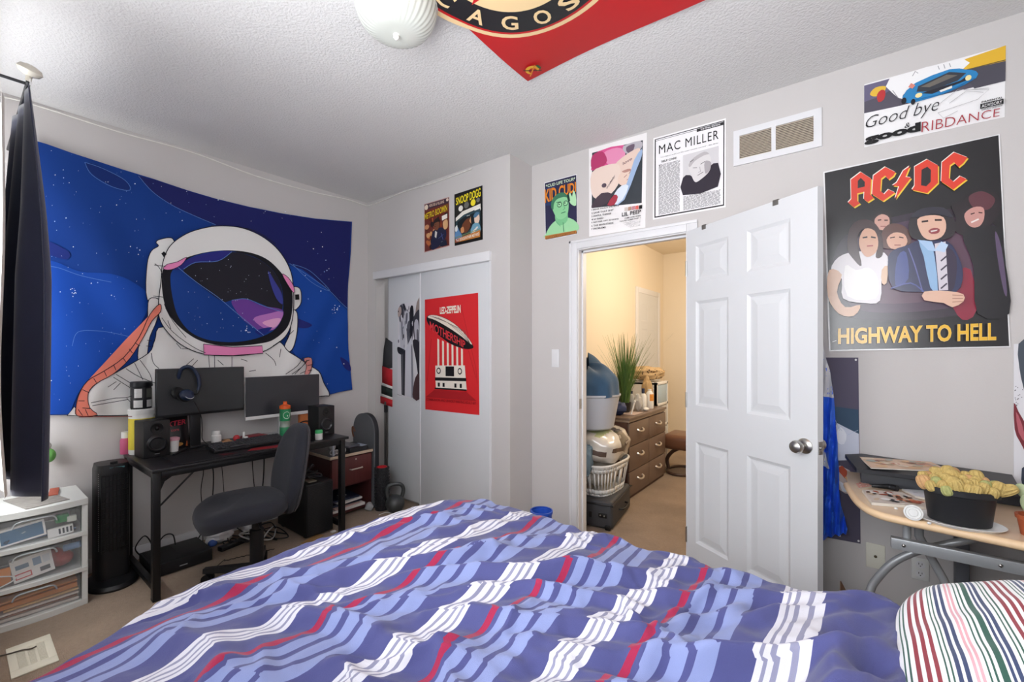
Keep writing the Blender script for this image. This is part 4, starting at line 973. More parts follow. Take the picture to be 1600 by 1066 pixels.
mb = MB(); mb.box(-.09, .09, -.12, .08, .375, .408, .01); part(mb, 'seat_plate', M_blk, t, world=False)
mb = MB(); mb.tube([(.08, -.02, .385), (.2, -.03, .378), (.24, -.03, .382)], .007, 8); part(mb, 'lever', M_blk, t, world=False)
mb = MB(); mb.lathe([(.034, .09), (.036, .10), (.036, .30), (.026, .305), (.026, .385)], seg=24); part(mb, 'gas_column', M_blk, t, world=False)
mb = MB(); mb.lathe([(.001, .062), (.05, .062), (.052, .08), (.04, .105), (.001, .108)], seg=24); hubp = part(mb, 'hub', M_blk, t, world=False)
for k in range(5):
    a = R(223+8+72*k); c, s = math.cos(a), math.sin(a)
    mb = MB(); d = Vector((c, s, 0)); w = Vector((-s, c, 0))
    q0, q1 = d*.03, d*.29
    vs = [q0+w*.024+Vector((0, 0, .062)), q0-w*.024+Vector((0, 0, .062)), q0-w*.02+Vector((0, 0, .10)), q0+w*.02+Vector((0, 0, .10)), q1+w*.017+Vector((0, 0, .058)), q1-w*.017+Vector((0, 0, .058)), q1-w*.014+Vector((0, 0, .084)), q1+w*.014+Vector((0, 0, .084))]
    mb.add(vs, [[0, 1, 2, 3], [4, 5, 6, 7], [0, 1, 5, 4], [1, 2, 6, 5], [2, 3, 7, 6], [3, 0, 4, 7]])
    l = part(mb, 'leg', M_blk, t, world=False)
    p = MB(); e = d*.27
    for sd in (-1, 1): p.cyl(e+w*(sd*.006)+Vector((0, 0, .026)), e+w*(sd*.024)+Vector((0, 0, .026)), .026, seg=18)
    p.cyl(e+Vector((0, 0, .03)), e+Vector((0, 0, .062)), .008)
    part(p, 'caster', M_blk2, l, world=False)

# ================================================================ computer tower, cabinet, corner things
M_mesh = mat('black_mesh_panel', '1e1f22', .5, var=.5, scale=240)
px0, px1, py0, py1, pz = -3.47, -3.035, 1.545, 1.745, .385
t = thing('computer_tower', 'black computer tower on the carpet under the right end of the desk', 'computer', ((px0+px1)/2, (py0+py1)/2, 0))
mb = MB(); mb.box(px0, px1, py0, py1, .012, pz, .004); part(mb, 'case', M_blk, t)
mb = MB(); mb.box(px1, px1+.012, py0+.004, py1-.004, .02, pz-.006, .003)
for k in range(30): z = .035+k*.0112; mb.box(px1+.0115, px1+.0135, py0+.012, py1-.012, z, z+.004)
part(mb, 'front_panel', M_mesh, t)
mb = MB(); mb.box(px1+.012, px1+.0145, py1-.02, py1-.014, .27, .30); part(mb, 'power_button', M_blk2, t)
mb = MB()
for x in (px0+.04, px1-.06):
    mb.box(x, x+.03, py0+.01, py1-.01, 0, .014)
part(mb, 'feet', M_blk2, t)
mb = MB(); mb.box(px1-.13, px1-.04, py0+.04, py0+.10, pz, pz+.008, .002); solo(mb, 'adapter_plate', mat('tan_plate', '8f8878', .5), 'small tan plate lying on the computer tower', 'plate')
rs = random.Random(4)
mb = MB(); mb.tube([Vector((px0+.1+.3*i/24*1.0, py0+.1+.06*math.sin(i*1.3), pz+.016+.03*abs(math.sin(i*.9)))) for i in range(25)], .007, 8, sub=4); mb.tube([Vector((px1-.25+.05*math.cos(a), py0+.12+.055*math.sin(a), pz+.055+.02*math.sin(2*a))) for a in frange(0, 6.1, 14)], .012, 8, True)
solo(mb, 'tangled_headset', M_blk, 'tangle of black headset and cords on top of the computer tower', 'headset')
# dark wood cabinet
M_mahog = wood('dark_cherry_wood', '3c1f20', '5b2d2c', (3, 3, 26), .4); M_edge = mat('pale_edge_band', 'cdb9a0', .5)
M_mahog2 = wood('cherry_drawer_front', '4a2222', '6b3633', (3, 40, 4), .4)
gx0, gx1, gy0, gy1, gz = -3.595, -3.205, 1.83, 2.195, .505
t = thing('bedside_cabinet', 'dark cherry wood cabinet with one drawer and an open shelf behind the desk leg', 'cabinet', ((gx0+gx1)/2, (gy0+gy1)/2, 0))
mb = MB()
mb.box(gx0, gx1-.006, gy0, gy0+.016, 0, gz-.022); mb.box(gx0, gx1-.006, gy1-.016, gy1, 0, gz-.022); mb.box(gx0, gx0+.008, gy0+.016, gy1-.016, 0, gz-.022)
mb.box(gx0+.008, gx1-.006, gy0+.016, gy1-.016, .03, .046); mb.box(gx0+.008, gx1-.01, gy0+.016, gy1-.016, .24, .252)
part(mb, 'carcass', M_mahog, t)
mb = MB(); mb.box(gx0, gx1+.006, gy0-.008, gy1+.008, gz-.022, gz, .003); part(mb, 'top', mat('dark_cabinet_top', '3b3632', .4), t)
mb = MB(); mb.box(gx1+.004, gx1+.010, gy0-.008, gy1+.008, gz-.022, gz, .002); mb.box(gx0, gx1+.006, gy0-.0115, gy0-.0075, gz-.022, gz); part(mb, 'edge_band', M_edge, t)
mb = MB(); mb.box(gx1-.008, gx1+.008, gy0+.004, gy1-.004, .255, gz-.03, .002); dr = part(mb, 'drawer', M_mahog2, t)
p = MB(); ym = (gy0+gy1)/2+.03; p.tube([(gx1+.008, ym-.055, .375), (gx1+.026, ym-.05, .375), (gx1+.026, ym+.05, .375), (gx1+.008, ym+.055, .375)], .006, 10); part(p, 'handle', mat('pale_handle', 'd0c3b4', .35, metal=.5), dr)
p = MB(); p.cyl((gx1+.008, ym, .45), (gx1+.011, ym, .45), .007); part(p, 'keyhole', mat('pale_handle', 'd0c3b4', .35, metal=.5), dr)
def slab(name, label, x0, x1, y0, y1, z0, z1, m, cat='book', rz=0, group=None):
    mb = MB(); mb.box(x0, x1, y0, y1, z0, z1, .0015, 1, rot=Matrix.Rotation(R(rz), 3, 'Z')); return solo(mb, name, m, label, cat, group)
M_pap = mat('white_paper', 'dcdad6', .7); M_nb = mat('navy_cover', '23283c', .5); M_pk = mat('faded_pink', 'c9aaa2', .6)
slab('paper_stack', 'pale paper stack lowest in the open cabinet shelf', -3.50, -3.215, 1.852, 2.14, .047, .068, M_pap, 'paper stack')
slab('magazine', 'pinkish magazine second from the bottom in the cabinet shelf', -3.50, -3.22, 1.865, 2.09, .069, .080, M_pk, 'magazine', 3)
slab('binder', 'dark binder spine in the middle of the pile in the cabinet shelf', -3.52, -3.24, 1.86, 2.12, .083, .100, M_nb, 'binder', -3)
slab('paper_stack', 'loose white sheets spilling forward from the cabinet shelf', -3.45, -3.215, 1.90, 2.11, .103, .118, M_pap, 'paper stack', 5)
slab('notebook', 'dark navy notebook on top of the pile in the cabinet shelf', -3.55, -3.24, 1.86, 2.11, .121, .135, M_nb, 'notebook', -4)
mb = MB(); mb.box(-3.36, -3.31, 1.97, 2.03, .1352, .1362); solo(mb, 'barcode_sticker', M_pap, 'pale label on the navy notebook in the cabinet shelf', 'sticker')
mb = MB(); mb.box(-3.52, -3.512, 1.9, 2.02, .137, .225, rot=Matrix.Rotation(R(-18), 3, 'Y')); solo(mb, 'folded_sheet', M_pap, 'folded white sheet standing at the back of the cabinet shelf', 'paper')
slab('black_box', 'flat black box on the right half of the cabinet top', -3.44, -3.215, 2.0, 2.165, gz, gz+.035, mat('matt_black_box', '2a2a2c', .6), 'box')
slab('tablet', 'grey tablet resting on the flat black box', -3.47, -3.24, 1.985, 2.10, gz+.0355, gz+.050, mat('grey_tablet', '5a5b60', .3), 'tablet', 6)
slab('leaflet', 'pale blue leaflet on the flat black box beside the tablet', -3.33, -3.22, 2.105, 2.16, gz+.0355, gz+.040, mat('pale_blue_leaflet', 'a9b4c2', .5), 'paper', 5)
mb = MB(); mb.ball((-3.40, 1.95, gz+.03), (.03, .03, .03), 12, 8); mb.cyl((-3.40, 1.95, gz), (-3.40, 1.95, gz+.06), .012); solo(mb, 'glass_jar', mat('clear_grey', 'a9aaa8', .2), 'small greyish glass jar on the cabinet top behind the desk corner', 'jar')
mb = MB()
for k in range(8): c = Vector((-3.225, 1.842+k*.0165, gz+.028+.002*math.sin(k*2))); mb.tube([c+Vector((0, .0095*math.cos(a), .016*math.sin(a))) for a in frange(0, 5.9, 10)], .003, 6, True)
solo(mb, 'coiled_white_cord', mat('white_cord', 'dcdcda', .5), 'short coiled white cord on the cabinet top under the desk edge', 'cord')
mb = MB(); mb.box(-3.225, -3.210, 1.845, 1.865, gz, gz+.10, .003) ; A = None
solo(mb, 'grey_remote', mat('grey_remote', 'a9afb8', .4), 'slim grey remote standing on the cabinet beside the desk leg', 'remote control')
# rounded padded board standing behind the cabinet
mb = MB(); n = 24; yb0, yb1 = 2.212, 2.262; xc = -3.35; pts = [(xc-.15, 0), (xc+.15, 0)]
prof = [Vector((xc+.155, yb0, 0))]+[Vector((xc+.155*supe(a, 2.3)[0], yb0, .62+.17*supe(a, 2.3)[1])) for a in frange(0, math.pi, 22)]+[Vector((xc-.155, yb0, 0))]
t = thing('padded_board', 'grey rounded padded board standing between the cabinet and the closet', 'board', (xc, (yb0+yb1)/2, 0))
mb = MB(); mb.prism(prof, (0, .012, 0)); part(mb, 'cover', mat('grey_board_cloth', '5f6164', .85, bump=.2, bscale=400), t)
mb = MB(); mb.prism([p+Vector((0, .0125, 0)) for p in prof], (0, yb1-yb0-.0125, 0)); part(mb, 'back', mat('dark_board_back', '26272b', .7), t)
mb = MB(); mb.tube([(xc-.12, yb0-.004, .62), (xc-.15, yb0-.008, .66), (xc-.155, yb0-.008, .62), (xc-.14, yb0-.006, .57)], .007, 8, sub=4); part(mb, 'strap', mat('rust_strap', '6e4632', .6), t)
# foam roller
rc = Vector((-3.115, 2.235, 0))
t = thing('foam_roller', 'upright black studded foam roller with a red core beside the kettlebell', 'foam roller', tuple(rc))
mb = MB(); mb.lathe([(.044, .001), (.054, .001), (.055, .006), (.055, .352), (.053, .358), (.044, .358)], rc, 36, cap=False)
for r in range(13):
    for k in range(16):
        a = 2*math.pi*(k+.5*(r % 2))/16; d = Vector((math.cos(a), math.sin(a), 0)); z = .02+r*.0265
        c = rc+d*.0545+Vector((0, 0, z)); w = Vector((-d.y, d.x, 0)); q = [c+w*i+Vector((0, 0, j)) for i, j in ((-.008, 0), (.008, 0), (.008, .019), (-.008, .019))]; q2 = [c+d*.007+w*i+Vector((0, 0, j)) for i, j in ((-.005, .003), (.005, .003), (.005, .016), (-.005, .016))]
        mb.add(q+q2, [[4, 5, 6, 7], [0, 1, 5, 4], [1, 2, 6, 5], [2, 3, 7, 6], [3, 0, 4, 7]])
part(mb, 'foam', mat('black_foam', '202023', .6), t)
mb = MB(); mb.lathe([(.044, .001), (.044, .36), (.036, .36), (.036, .001)], rc, 36, cap=False); part(mb, 'core', mat('red_core', 'c2262d', .45), t)
# kettlebell
kc = Vector((-2.985, 2.27, 0)); M_iron = mat('dark_iron', '4a4c4c', .38, metal=.35, var=.15, scale=40, bump=.1, bscale=90)
t = thing('kettlebell', 'dark grey kettlebell on the carpet in front of the closet door', 'kettlebell', tuple(kc))
mb = MB(); mb.lathe([(.001, 0), (.045, 0), (.065, .022), (.077, .06), (.075, .09), (.06, .118), (.035, .132), (.001, .134)], kc, 36); part(mb, 'bell', M_iron, t)
hd = Vector((.55, .83, 0)).normalized()
mb = MB(); mb.tube([kc+hd*a+Vector((0, 0, z)) for a, z in ((-.048, .10), (-.064, .15), (-.066, .19), (-.05, .218), (-.02, .228), (.02, .228), (.05, .218), (.066, .19), (.064, .15), (.048, .10))], .0155, 12, sub=5); part(mb, 'handle', M_iron, t)
mb = MB(); mb.tube([onz(592, 805, .003), onz(603, 801, .004), onz(615, 803, .003)], .003, 6, sub=4); solo(mb, 'white_scrap', M_pap, 'thin white strip on the carpet in front of the kettlebell', 'scrap')
# items in the open end of the closet
jy = YC+.012
def jq(px, py): return ony(px, py, jy+.02)
def jers(x, y): p = ony(x, y, jy+.028); return Vector((p.x, p.y+.006*math.sin(p.x*70), p.z))
A = Art(jers, (0, -1, 0), step=.0006)
def band(y0, y1, c, x0=592, x1=612, s=0): A.shape([(x0+s, y0-3), (x1, y0+3), (x1, y1+3), (x0, y1-3)], c)
A.shape([(602, 528), (612, 535), (612, 575), (598, 578), (600, 545)], '3c3d40'); band(575, 601, 'b3262d', 598); band(601, 605, 'e6e4df', 597); band(605, 618, '26302c', 596); band(618, 622, 'e6e4df', 595); band(622, 633, 'b3262d', 594)
o = solo(A, 'hanging_jersey', M_cloth, 'red, white and black striped jersey hanging in the open end of the closet', 'jersey', smooth=60)
md = o.modifiers.new('thick', 'SOLIDIFY'); md.thickness = .01; md.offset = -1
a, b = ony(602, 633, YC+.04), ony(602, 790, YC+.04)
t = thing('hockey_stick', 'dark pole standing in the closet gap below the striped jersey', 'pole', (a.x, a.y, 0))
mb = MB(); mb.box(a.x-.014, a.x+.010, a.y-.002, a.y+.018, .0, a.z+.03, .003); part(mb, 'shaft', mat('worn_dark_pole', '4a4745', .5, var=.2), t)
mb = MB(); mb.box(a.x-.016, a.x+.012, a.y-.004, a.y+.02, a.z-.07, a.z-.0, .003); part(mb, 'grip', mat('black_tape', '1d1d1f', .8), t)

# ================================================================ wires and litter on the carpet behind the chair
rs = random.Random(21)
def tangle(name, label, c, ext, n, r, m):
    pts = [Vector((c[0]+rs.uniform(-1, 1)*ext[0], c[1]+rs.uniform(-1, 1)*ext[1], r+.004+abs(rs.gauss(0, 1))*ext[2])) for i in range(n)]
    mb = MB(); mb.tube(pts, r, 6, sub=7); solo(mb, name, m, label, 'cable', 'cables on the carpet under the desk')
M_gc = mat('grey_cable', 'b7b5b2', .5)
tangle('power_cable', 'tangled black cables on the carpet behind the chair column', (-3.33, 1.25), (.13, .10, .03), 12, .004, M_black_cable)
tangle('power_cable', 'second black cable tangle nearer the computer tower', (-3.30, 1.42), (.14, .08, .03), 11, .004, M_black_cable)
tangle('power_cable', 'pale grey cable tangled among the black cables', (-3.30, 1.34), (.15, .13, .03), 9, .005, M_gc)
mb = MB(); mb.tube([(-2.9, .82+.01, .004)]+[Vector((-3.14+.08*i/30+.006*math.sin(i*2.2), 1.06+.28*i/30, .006)) for i in range(31)], .0022, 6, sub=3); solo(mb, 'bead_cord', M_black_cable, 'dark dotted cord stretched on the carpet right of the console', 'cord')
mb = MB(); mb.box(-3.36, -3.31, 1.10, 1.30, .001, .032, .006, rot=Matrix.Rotation(R(12), 3, 'Z')); solo(mb, 'power_strip', M_blk, 'black power strip on the carpet behind the chair column', 'power strip')
def crumple(name, label, c, r, m, cat):
    mb = MB(); mb.ball((0, 0, 0), 1, 18, 12); sd = rs.uniform(0, 50)
    mb.v = [Vector((c[0]+v.x*r[0]*(1+.45*noise.noise(v*1.6+Vector((sd, 0, 0)))), c[1]+v.y*r[1]*(1+.45*noise.noise(v*1.6+Vector((0, sd, 0)))), max(.001, c[2]+v.z*r[2]*(1+.4*noise.noise(v*2+Vector((0, 0, sd))))))) for v in mb.v]
    solo(mb, name, m, label, cat, smooth=25)
M_bag = mat('thin_white_bag', 'dfe0e2', .3, var=.03, alpha=.85)
crumple('plastic_bag', 'crumpled clear white plastic bag under the chair seat', (-3.47, 1.16, .06), (.06, .09, .06), M_bag, 'plastic bag')
crumple('plastic_bag', 'crumpled white bag behind the chair column by the wall', (-3.49, 1.36, .05), (.05, .07, .05), M_bag, 'plastic bag')
crumple('plastic_wrap', 'greyish crumpled wrap beside the cabinet foot', (-3.17, 2.15, .035), (.035, .03, .035), mat('grey_wrap', 'a3a3a3', .3), 'wrap')
mb = MB(); mb.ball((-3.43, 1.10, .028), (.022, .03, .024), 12, 8); solo(mb, 'blue_bottle_cap', mat('blue_lid', '4060a8', .4), 'small blue lid beside the crumpled bag under the desk', 'lid')
mb = MB(); mb.box(-3.02, -2.99, 1.715, 1.75, .001, .012, .003); solo(mb, 'white_chip', M_pap, 'small white chip beside the right desk leg', 'scrap')
mb = MB(); mb.box(-3.04, -2.98, 1.50, 1.66, .001, .003, rot=Matrix.Rotation(R(20), 3, 'Z')); solo(mb, 'cardboard_scrap', mat('tan_scrap2', 'a98455', .8), 'flat tan scrap in front of the computer tower', 'scrap')

# ================================================================ the bed
BEDX0, BEDX1, BEDY0, BEDY1 = -1.45, .66, -.02, 1.48
t = thing('bed', 'large bed with its foot towards the desk under the striped duvet', 'bed', ((BEDX0+BEDX1)/2, (BEDY0+BEDY1)/2, 0))
mb = MB(); mb.box(BEDX0+.10, BEDX1, BEDY0+.03, BEDY1-.07, .32, .61, .05, 4); part(mb, 'mattress', mat('mattress_cloth', 'cfd0d8', .8), t)
mb = MB(); mb.box(BEDX0+.12, BEDX1, BEDY0+.05, BEDY1-.08, .10, .32, .01); part(mb, 'base', mat('dark_bed_base', '3b3a44', .8), t)
for x in (BEDX0+.18, BEDX1-.08):
    for y in (BEDY0+.12, BEDY1-.16):
        mb = MB(); mb.cyl((x, y, 0), (x, y, .1), .025); part(mb, 'leg', M_blk, t)
# duvet: a heavy cloth with long folds; 'stripe' follows the cloth, not the floor
knx = [-1.62, -1.40, -1.03, -.725, -.435, -.125, .02]; kns = [-.62, 0.0, 1, 2, 3, 4, 4.24]
def stripe_at(x):
    if x <= knx[0]: return -.75
    for i in range(len(knx)-1):
        if x <= knx[i+1]:
            k = (x-knx[i])/(knx[i+1]-knx[i]); return kns[i]+(kns[i+1]-kns[i])*k
    return 4.2
FOLDS = []
rs = random.Random(5)
def addfold(p0, p1, w, h, asym=.5): FOLDS.append((Vector((p0[0], p0[1])), Vector((p1[0], p1[1])), w, h, asym))
# long creases fanning out of the middle of the bed
for a in ((-1.15, .60, -.85, 1.02, .035, .035), (-1.05, .5, -.60, .62, .04, .03), (-.95, .78, -.55, 1.10, .03, .03), (-1.30, .55, -1.02, .95, .04, .022), (-1.38, .85, -1.15, 1.25, .04, .018), (-1.42, .42, -1.12, .58, .05, .022),
          (-.72, .72, -.35, .92, .035, .03), (-.62, 1.05, -.25, 1.38, .03, .025), (-.50, .75, -.12, .98, .032, .03), (-.40, 1.10, -.02, 1.36, .03, .028), (-.32, .72, .02, .78, .04, .035), (-.25, .90, .08, 1.12, .03, .032),
          (-.18, 1.15, .05, 1.40, .026, .026), (-.85, 1.15, -.62, 1.42, .035, .02), (-1.12, 1.05, -.92, 1.42, .04, .016), (-.10, .62, .10, .95, .03, .03), (-.55, .55, -.25, .58, .04, .03), (-.78, .45, -.48, .40, .05, .03), (-1.20, .30, -.85, .34, .05, .025),
          (-.02, 1.0, .12, 1.3, .025, .03), (-.06, .78, .12, 1.12, .02, .022), (-.36, .9, -.2, 1.2, .022, .02), (-.66, .9, -.42, 1.02, .022, .022), (-.9, .62, -.7, .86, .022, .022)):
    addfold(a[:2], a[2:4], a[4], a[5])
for i in range(80):
    x, y = rs.uniform(-1.45, .1), rs.uniform(.15, 1.42); an = rs.gauss(.75, .55); l = rs.uniform(.08, .26)
    addfold((x-math.cos(an)*l/2, y-math.sin(an)*l/2), (x+math.cos(an)*l/2, y+math.sin(an)*l/2), rs.uniform(.010, .026), rs.uniform(.005, .014))
def foldh(x, y):
    h = 0; sx = 0
    p = Vector((x, y))
    for a, b, w, A_, asym in FOLDS:
        d = b-a; L = d.length; t_ = (p-a).dot(d)/(L*L)
        if t_ < -.3 or t_ > 1.3: continue
        n = Vector((-d.y, d.x))/L; wig = .25*w*math.sin(t_*9+a.x*7); q = (p-a).dot(n)-wig
        if abs(q) > 4*w: continue
        env = max(0, min(1, (t_+.3)/.4))*max(0, min(1, (1.3-t_)/.4)); env = env*env*(3-2*env)
        k = q/w
        g = math.exp(-k*k) if k > 0 else math.exp(-k*k*2.6)
        h += .85*A_*env*(g-.35*math.exp(-(k+1.3)**2*1.5)); sx += .22*A_*env*math.exp(-k*k)*(1 if k > 0 else -1)
    return h, sx
NX, NY = 340, 270
DX_0, DX_1 = -1.62, .24
rows_ = []; stripes = []
def sstep(a, b, x): k = min(1, max(0, (x-a)/(b-a))); return k*k*(3-2*k)
for j in range(NY+1):
    v = j/NY; ty = BEDY0-.005 + v*(1.66-BEDY0)
    # the foot edge bows: nearest the desk in the middle, drawn in at the far corner
    xe = -1.42-.015*math.sin(math.pi*min(1, max(0, ty/1.2)))+.22*sstep(1.15, 1.55, ty)+.15*(1-sstep(.06, .45, ty))-.035*math.exp(-((ty-.72)/.3)**2)
    for i in range(NX+1):
        u = i/NX; tx = DX_0+(DX_1-DX_0)*u
        x, y = tx, ty; z = .690
        z += .030*sstep(xe, -.9, x)*sstep(1.5, .9, y) + .04*sstep(-.55, -.05, x)*(.6+.4*math.sin(y*4+1))*sstep(1.5, 1.2, y)
        z += .016*noise.noise(Vector((x*2.2, y*2.2, 1.3)))+.008*noise.noise(Vector((x*6, y*6, 7.3)))+.006*(1-abs(noise.noise(Vector((x*7+y*4, y*5-x*3, 2.1))))*2.2)+.0035*(1-abs(noise.noise(Vector((x*15+y*9, y*11-x*7, 4.4))))*2.2)
        z += sstep(-.12, .0, x)*(1-sstep(.06, .16, x))*(.035+.022*math.sin(y*9+2*noise.noise(Vector((x*4, y*4, 8)))+x*14)+.014*math.sin(y*21-x*30))*sstep(1.55, 1.35, y)
        z -= .06*sstep(.08, .2, x)
        fh, sx = foldh(x, y); edge = sstep(xe-.06, xe+.10, x)*sstep(1.52, 1.38, y)
        z += fh*(.30+.70*edge)
        dfoot = max(0, xe-x); dfar = max(0, y-1.40-.04*sstep(-.7, -1.15, x)-.012*math.sin(x*11)-.008*math.sin(x*27))
        if dfoot > 0:
            k = dfoot/.22; a = min(1, k); x = xe-.06*math.sin(a*math.pi/2)-.025*k; z -= .34*a**1.6; y += .010*math.sin(y*16)*a
        if dfar > 0:
            k = dfar/.22; y = y-dfar+.075*math.sin(min(1, k)*math.pi/2)+.02*k; z -= .32*min(1.2, k)**1.6; y += .014*math.sin(x*13+1)*k+.009*math.sin(x*31)*k; x += .07*k*sstep(-1.0, -1.4, x)
        rows_.append(Vector((x, y, z)))
        wob = .010*noise.noise(Vector((tx*5, ty*5, 3)))+.022*noise.noise(Vector((tx*1.5, ty*1.7, 9)))*sstep(-1.3, -.8, tx)
        st_ = stripe_at(tx+sx*.75+wob + .016*math.sin(ty*3.1+1)*sstep(-1.3, -.8, tx))
        stripes.append(min(st_, 4.2))
mb = MB(); w = NX+1; fs = []
for j in range(NY):
    for i in range(NX): fs.append([j*w+i, j*w+i+1, (j+1)*w+i+1, (j+1)*w+i])
mb.add(rows_, fs)
def stripemat(name, stops, attr, period=1.0, rough=.8, bump=.12):
    m = bpy.data.materials.new(name); m.use_nodes = True; nt = m.node_tree; b = nt.nodes['Principled BSDF']
    a = nt.nodes.new('ShaderNodeAttribute'); a.attribute_name = attr
    fr = nt.nodes.new('ShaderNodeMath'); fr.operation = 'FRACT'; nt.links.new(a.outputs['Fac'], fr.inputs[0])
    cr = nt.nodes.new('ShaderNodeValToRGB'); cr.color_ramp.interpolation = 'CONSTANT'; els = cr.color_ramp.elements
    els[0].position = 0; els[0].color = lin(stops[0][1]); els[1].position = stops[1][0]; els[1].color = lin(stops[1][1])
    for p, c in stops[2:]: e = els.new(p); e.color = lin(c)
    nt.links.new(fr.outputs[0], cr.inputs[0]); nt.links.new(cr.outputs[0], b.inputs['Base Color'])
    b.inputs['Roughness'].default_value = rough; b.inputs['Specular IOR Level'].default_value = .25; b.inputs['Sheen Weight'].default_value = .15
    tc = nt.nodes.new('ShaderNodeTexCoord'); n = nt.nodes.new('ShaderNodeTexNoise'); n.inputs['Scale'].default_value = 700
    n2 = nt.nodes.new('ShaderNodeTexNoise'); n2.inputs['Scale'].default_value = 22; n2.inputs['Detail'].default_value = 5
    ad = nt.nodes.new('ShaderNodeMath'); ad.operation = 'MULTIPLY_ADD'; ad.inputs[1].default_value = 3.5
    nt.links.new(tc.outputs['Object'], n.inputs['Vector']); nt.links.new(tc.outputs['Object'], n2.inputs['Vector'])
    nt.links.new(n2.outputs['Fac'], ad.inputs[0]); nt.links.new(n.outputs['Fac'], ad.inputs[2])
    bp = nt.nodes.new('ShaderNodeBump'); bp.inputs['Strength'].default_value = bump; bp.inputs['Distance'].default_value = .004
    nt.links.new(ad.outputs[0], bp.inputs['Height']); nt.links.new(bp.outputs['Normal'], b.inputs['Normal'])
    return m
NV, LB, RD, WH, GY = '4b4e80', '8490bd', '9c2549', 'd2d2da', '8b8ca4'
M_duv = stripemat('striped_duvet_cotton', [(0, GY), (.011, WH), (.042, GY), (.062, WH), (.096, NV), (.27, RD), (.325, NV), (.36, LB), (.44, NV), (.485, LB), (.575, NV), (.62, LB), (.72, NV), (.904, WH), (.938, GY), (.958, WH), (.989, GY)], 'stripe', bump=.32)
def addattr(o, vals):
    at = o.data.attributes.new('stripe', 'FLOAT', 'POINT'); at.data.foreach_set('value', vals)
dv = solo(mb, 'duvet', M_duv, 'rumpled blue duvet with white, pale blue and red stripes across the bed', 'duvet', smooth=180)
addattr(dv, stripes)
# pillow
pcx, pcy, pz0 = .372, .86, .70
mb = MB(); PS = []
PL, PW, PT = .305, .68, .125
def pil(u, v, s):
    a, b = 2*u-1, 2*v-1
    ea, eb = abs(a), abs(b)
    th = PT*(max(0, (1-ea**3.0))**.42)*(max(0, (1-eb**4.0))**.42)
    x = pcx+a*PL*(1-.20*(eb**5)); y = pcy+b*PW*(1-.10*(ea**5))
    z = pz0+.06+s*th*(1.0 if s > 0 else .55)+.05*a
    if s > 0: z += .016*math.sin((a*2.4-b*1.6)*3.0+1)*(1-ea)*(1-eb*.6)-.030*math.exp(-((a-.55+.9*(b-.35))/.16)**2)*(1-eb**2)+.012*noise.noise(Vector((a*3, b*6, 4)))*(1-eb**4)
    return Vector((x, y, z))
for s in (1, -1): mb.grid(lambda u, v: pil(u, v, s), 90, 120)
for s in (1, -1):
    for j in range(121):
        for i in range(91):
            u, v = i/90, j/120; PS.append((u*1.12+.015*math.sin(v*6)+(.02*math.sin(v*9) if u > .5 else 0)+.03*(v-.5))*4.0)
RD2, GR2, NV2, PK2, W2_ = '8f2f3c', '2c5a4d', '38466b', 'd9a3ab', 'eef0f0'
seq = [(NV2, 2.2), (W2_, 2), (GR2, 1), (W2_, 1.6), (GR2, 1), (W2_, 2.4), (RD2, 2.4), (W2_, 2.2), (RD2, 2.4), (W2_, 2.2), (RD2, 2.4), (W2_, 2.6), (GR2, .9), (W2_, 1.4), (GR2, .9), (W2_, 1.6), (NV2, 2.2), (W2_, 1.6), (NV2, 2.2), (W2_, 2), ('dfa9b2', 1.4), (W2_, 1.2), ('dfa9b2', 1.4), (W2_, 2), (GR2, 1), (W2_, 1.8), (GR2, 1), (W2_, 1.8), (GR2, 3.2), (W2_, 1.4), (NV2, 1.6), (W2_, 1.4)]
seq = seq
tot = sum(q for _, q in seq); acc = 0; st = []
for c, q in seq: st.append((acc/tot, c)); acc += q
M_pil = stripemat('striped_pillow_cotton', st, 'stripe', bump=.08)
pw = solo(mb, 'pillow', M_pil, 'pillow in white cotton with red, green and navy stripes at the head of the bed', 'pillow', smooth=180)
addattr(pw, PS)
# blue ball-like lid seen just beyond the bed
q = onz(846, 800, .40)
t = thing('blue_bin', 'narrow bright blue bin whose rim shows beyond the bed by the doorway', 'bin', (q.x, q.y, 0))
mb = MB(); mb.lathe([(.001, 0), (.045, 0), (.05, .01), (.062, .40), (.058, .40), (.046, .014), (.001, .012)], (q.x, q.y, 0), 36); part(mb, 'body', mat('blue_bin_plastic', '2a53b8', .35), t)
mb = MB(); mb.lathe([(.058, .395), (.066, .395), (.066, .41), (.058, .41)], (q.x, q.y, 0), 36, cap=False); part(mb, 'rim', mat('blue_bin_plastic', '2a53b8', .35), t)
# ================================================================ posters on the closet wall, the doors and the door wall
M_paper = printmat('poster_paper', .5, .3); M_gloss = printmat('poster_gloss', .22, .5, .35)
def wallart(plane, y, x0, y0, sc, off=.0025, step=.0004):
    if plane == 'y': return Art(lambda px, py: ony(px, py, y-off), (0, -1, 0), x0, y0, sc, step)
    return Art(lambda px, py: onx(px, py, y+off), (1, 0, 0), x0, y0, sc, step)
def backing(A, q, hexc):
    """the sheet itself, with a real thickness"""
    A.col = lin(hexc); ps = [A.P(*p) for p in q]; A.face(ps)
    n = A.n*.002
    for a, b in zip(ps, ps[1:]+ps[:1]): A.add([a, b, b-n, a-n], [[0, 1, 2, 3]])
def blob(A, q, u, v, ru, rv, c, n=20, rot=0, up=True):
    pts = []
    for i in range(n):
        t = 2*math.pi*i/n; a, b = ru*math.cos(t), rv*math.sin(t); cs, sn = math.cos(R(rot)), math.sin(R(rot))
        pts.append(bil(q, u+a*cs-b*sn, v+a*sn+b*cs))
    A.shape(pts, c, up)
def qp(A, q, pts, c, up=True, sm=0): A.shape([bil(q, *p) for p in (spline(pts, sm, True) if sm else pts)], c, up)
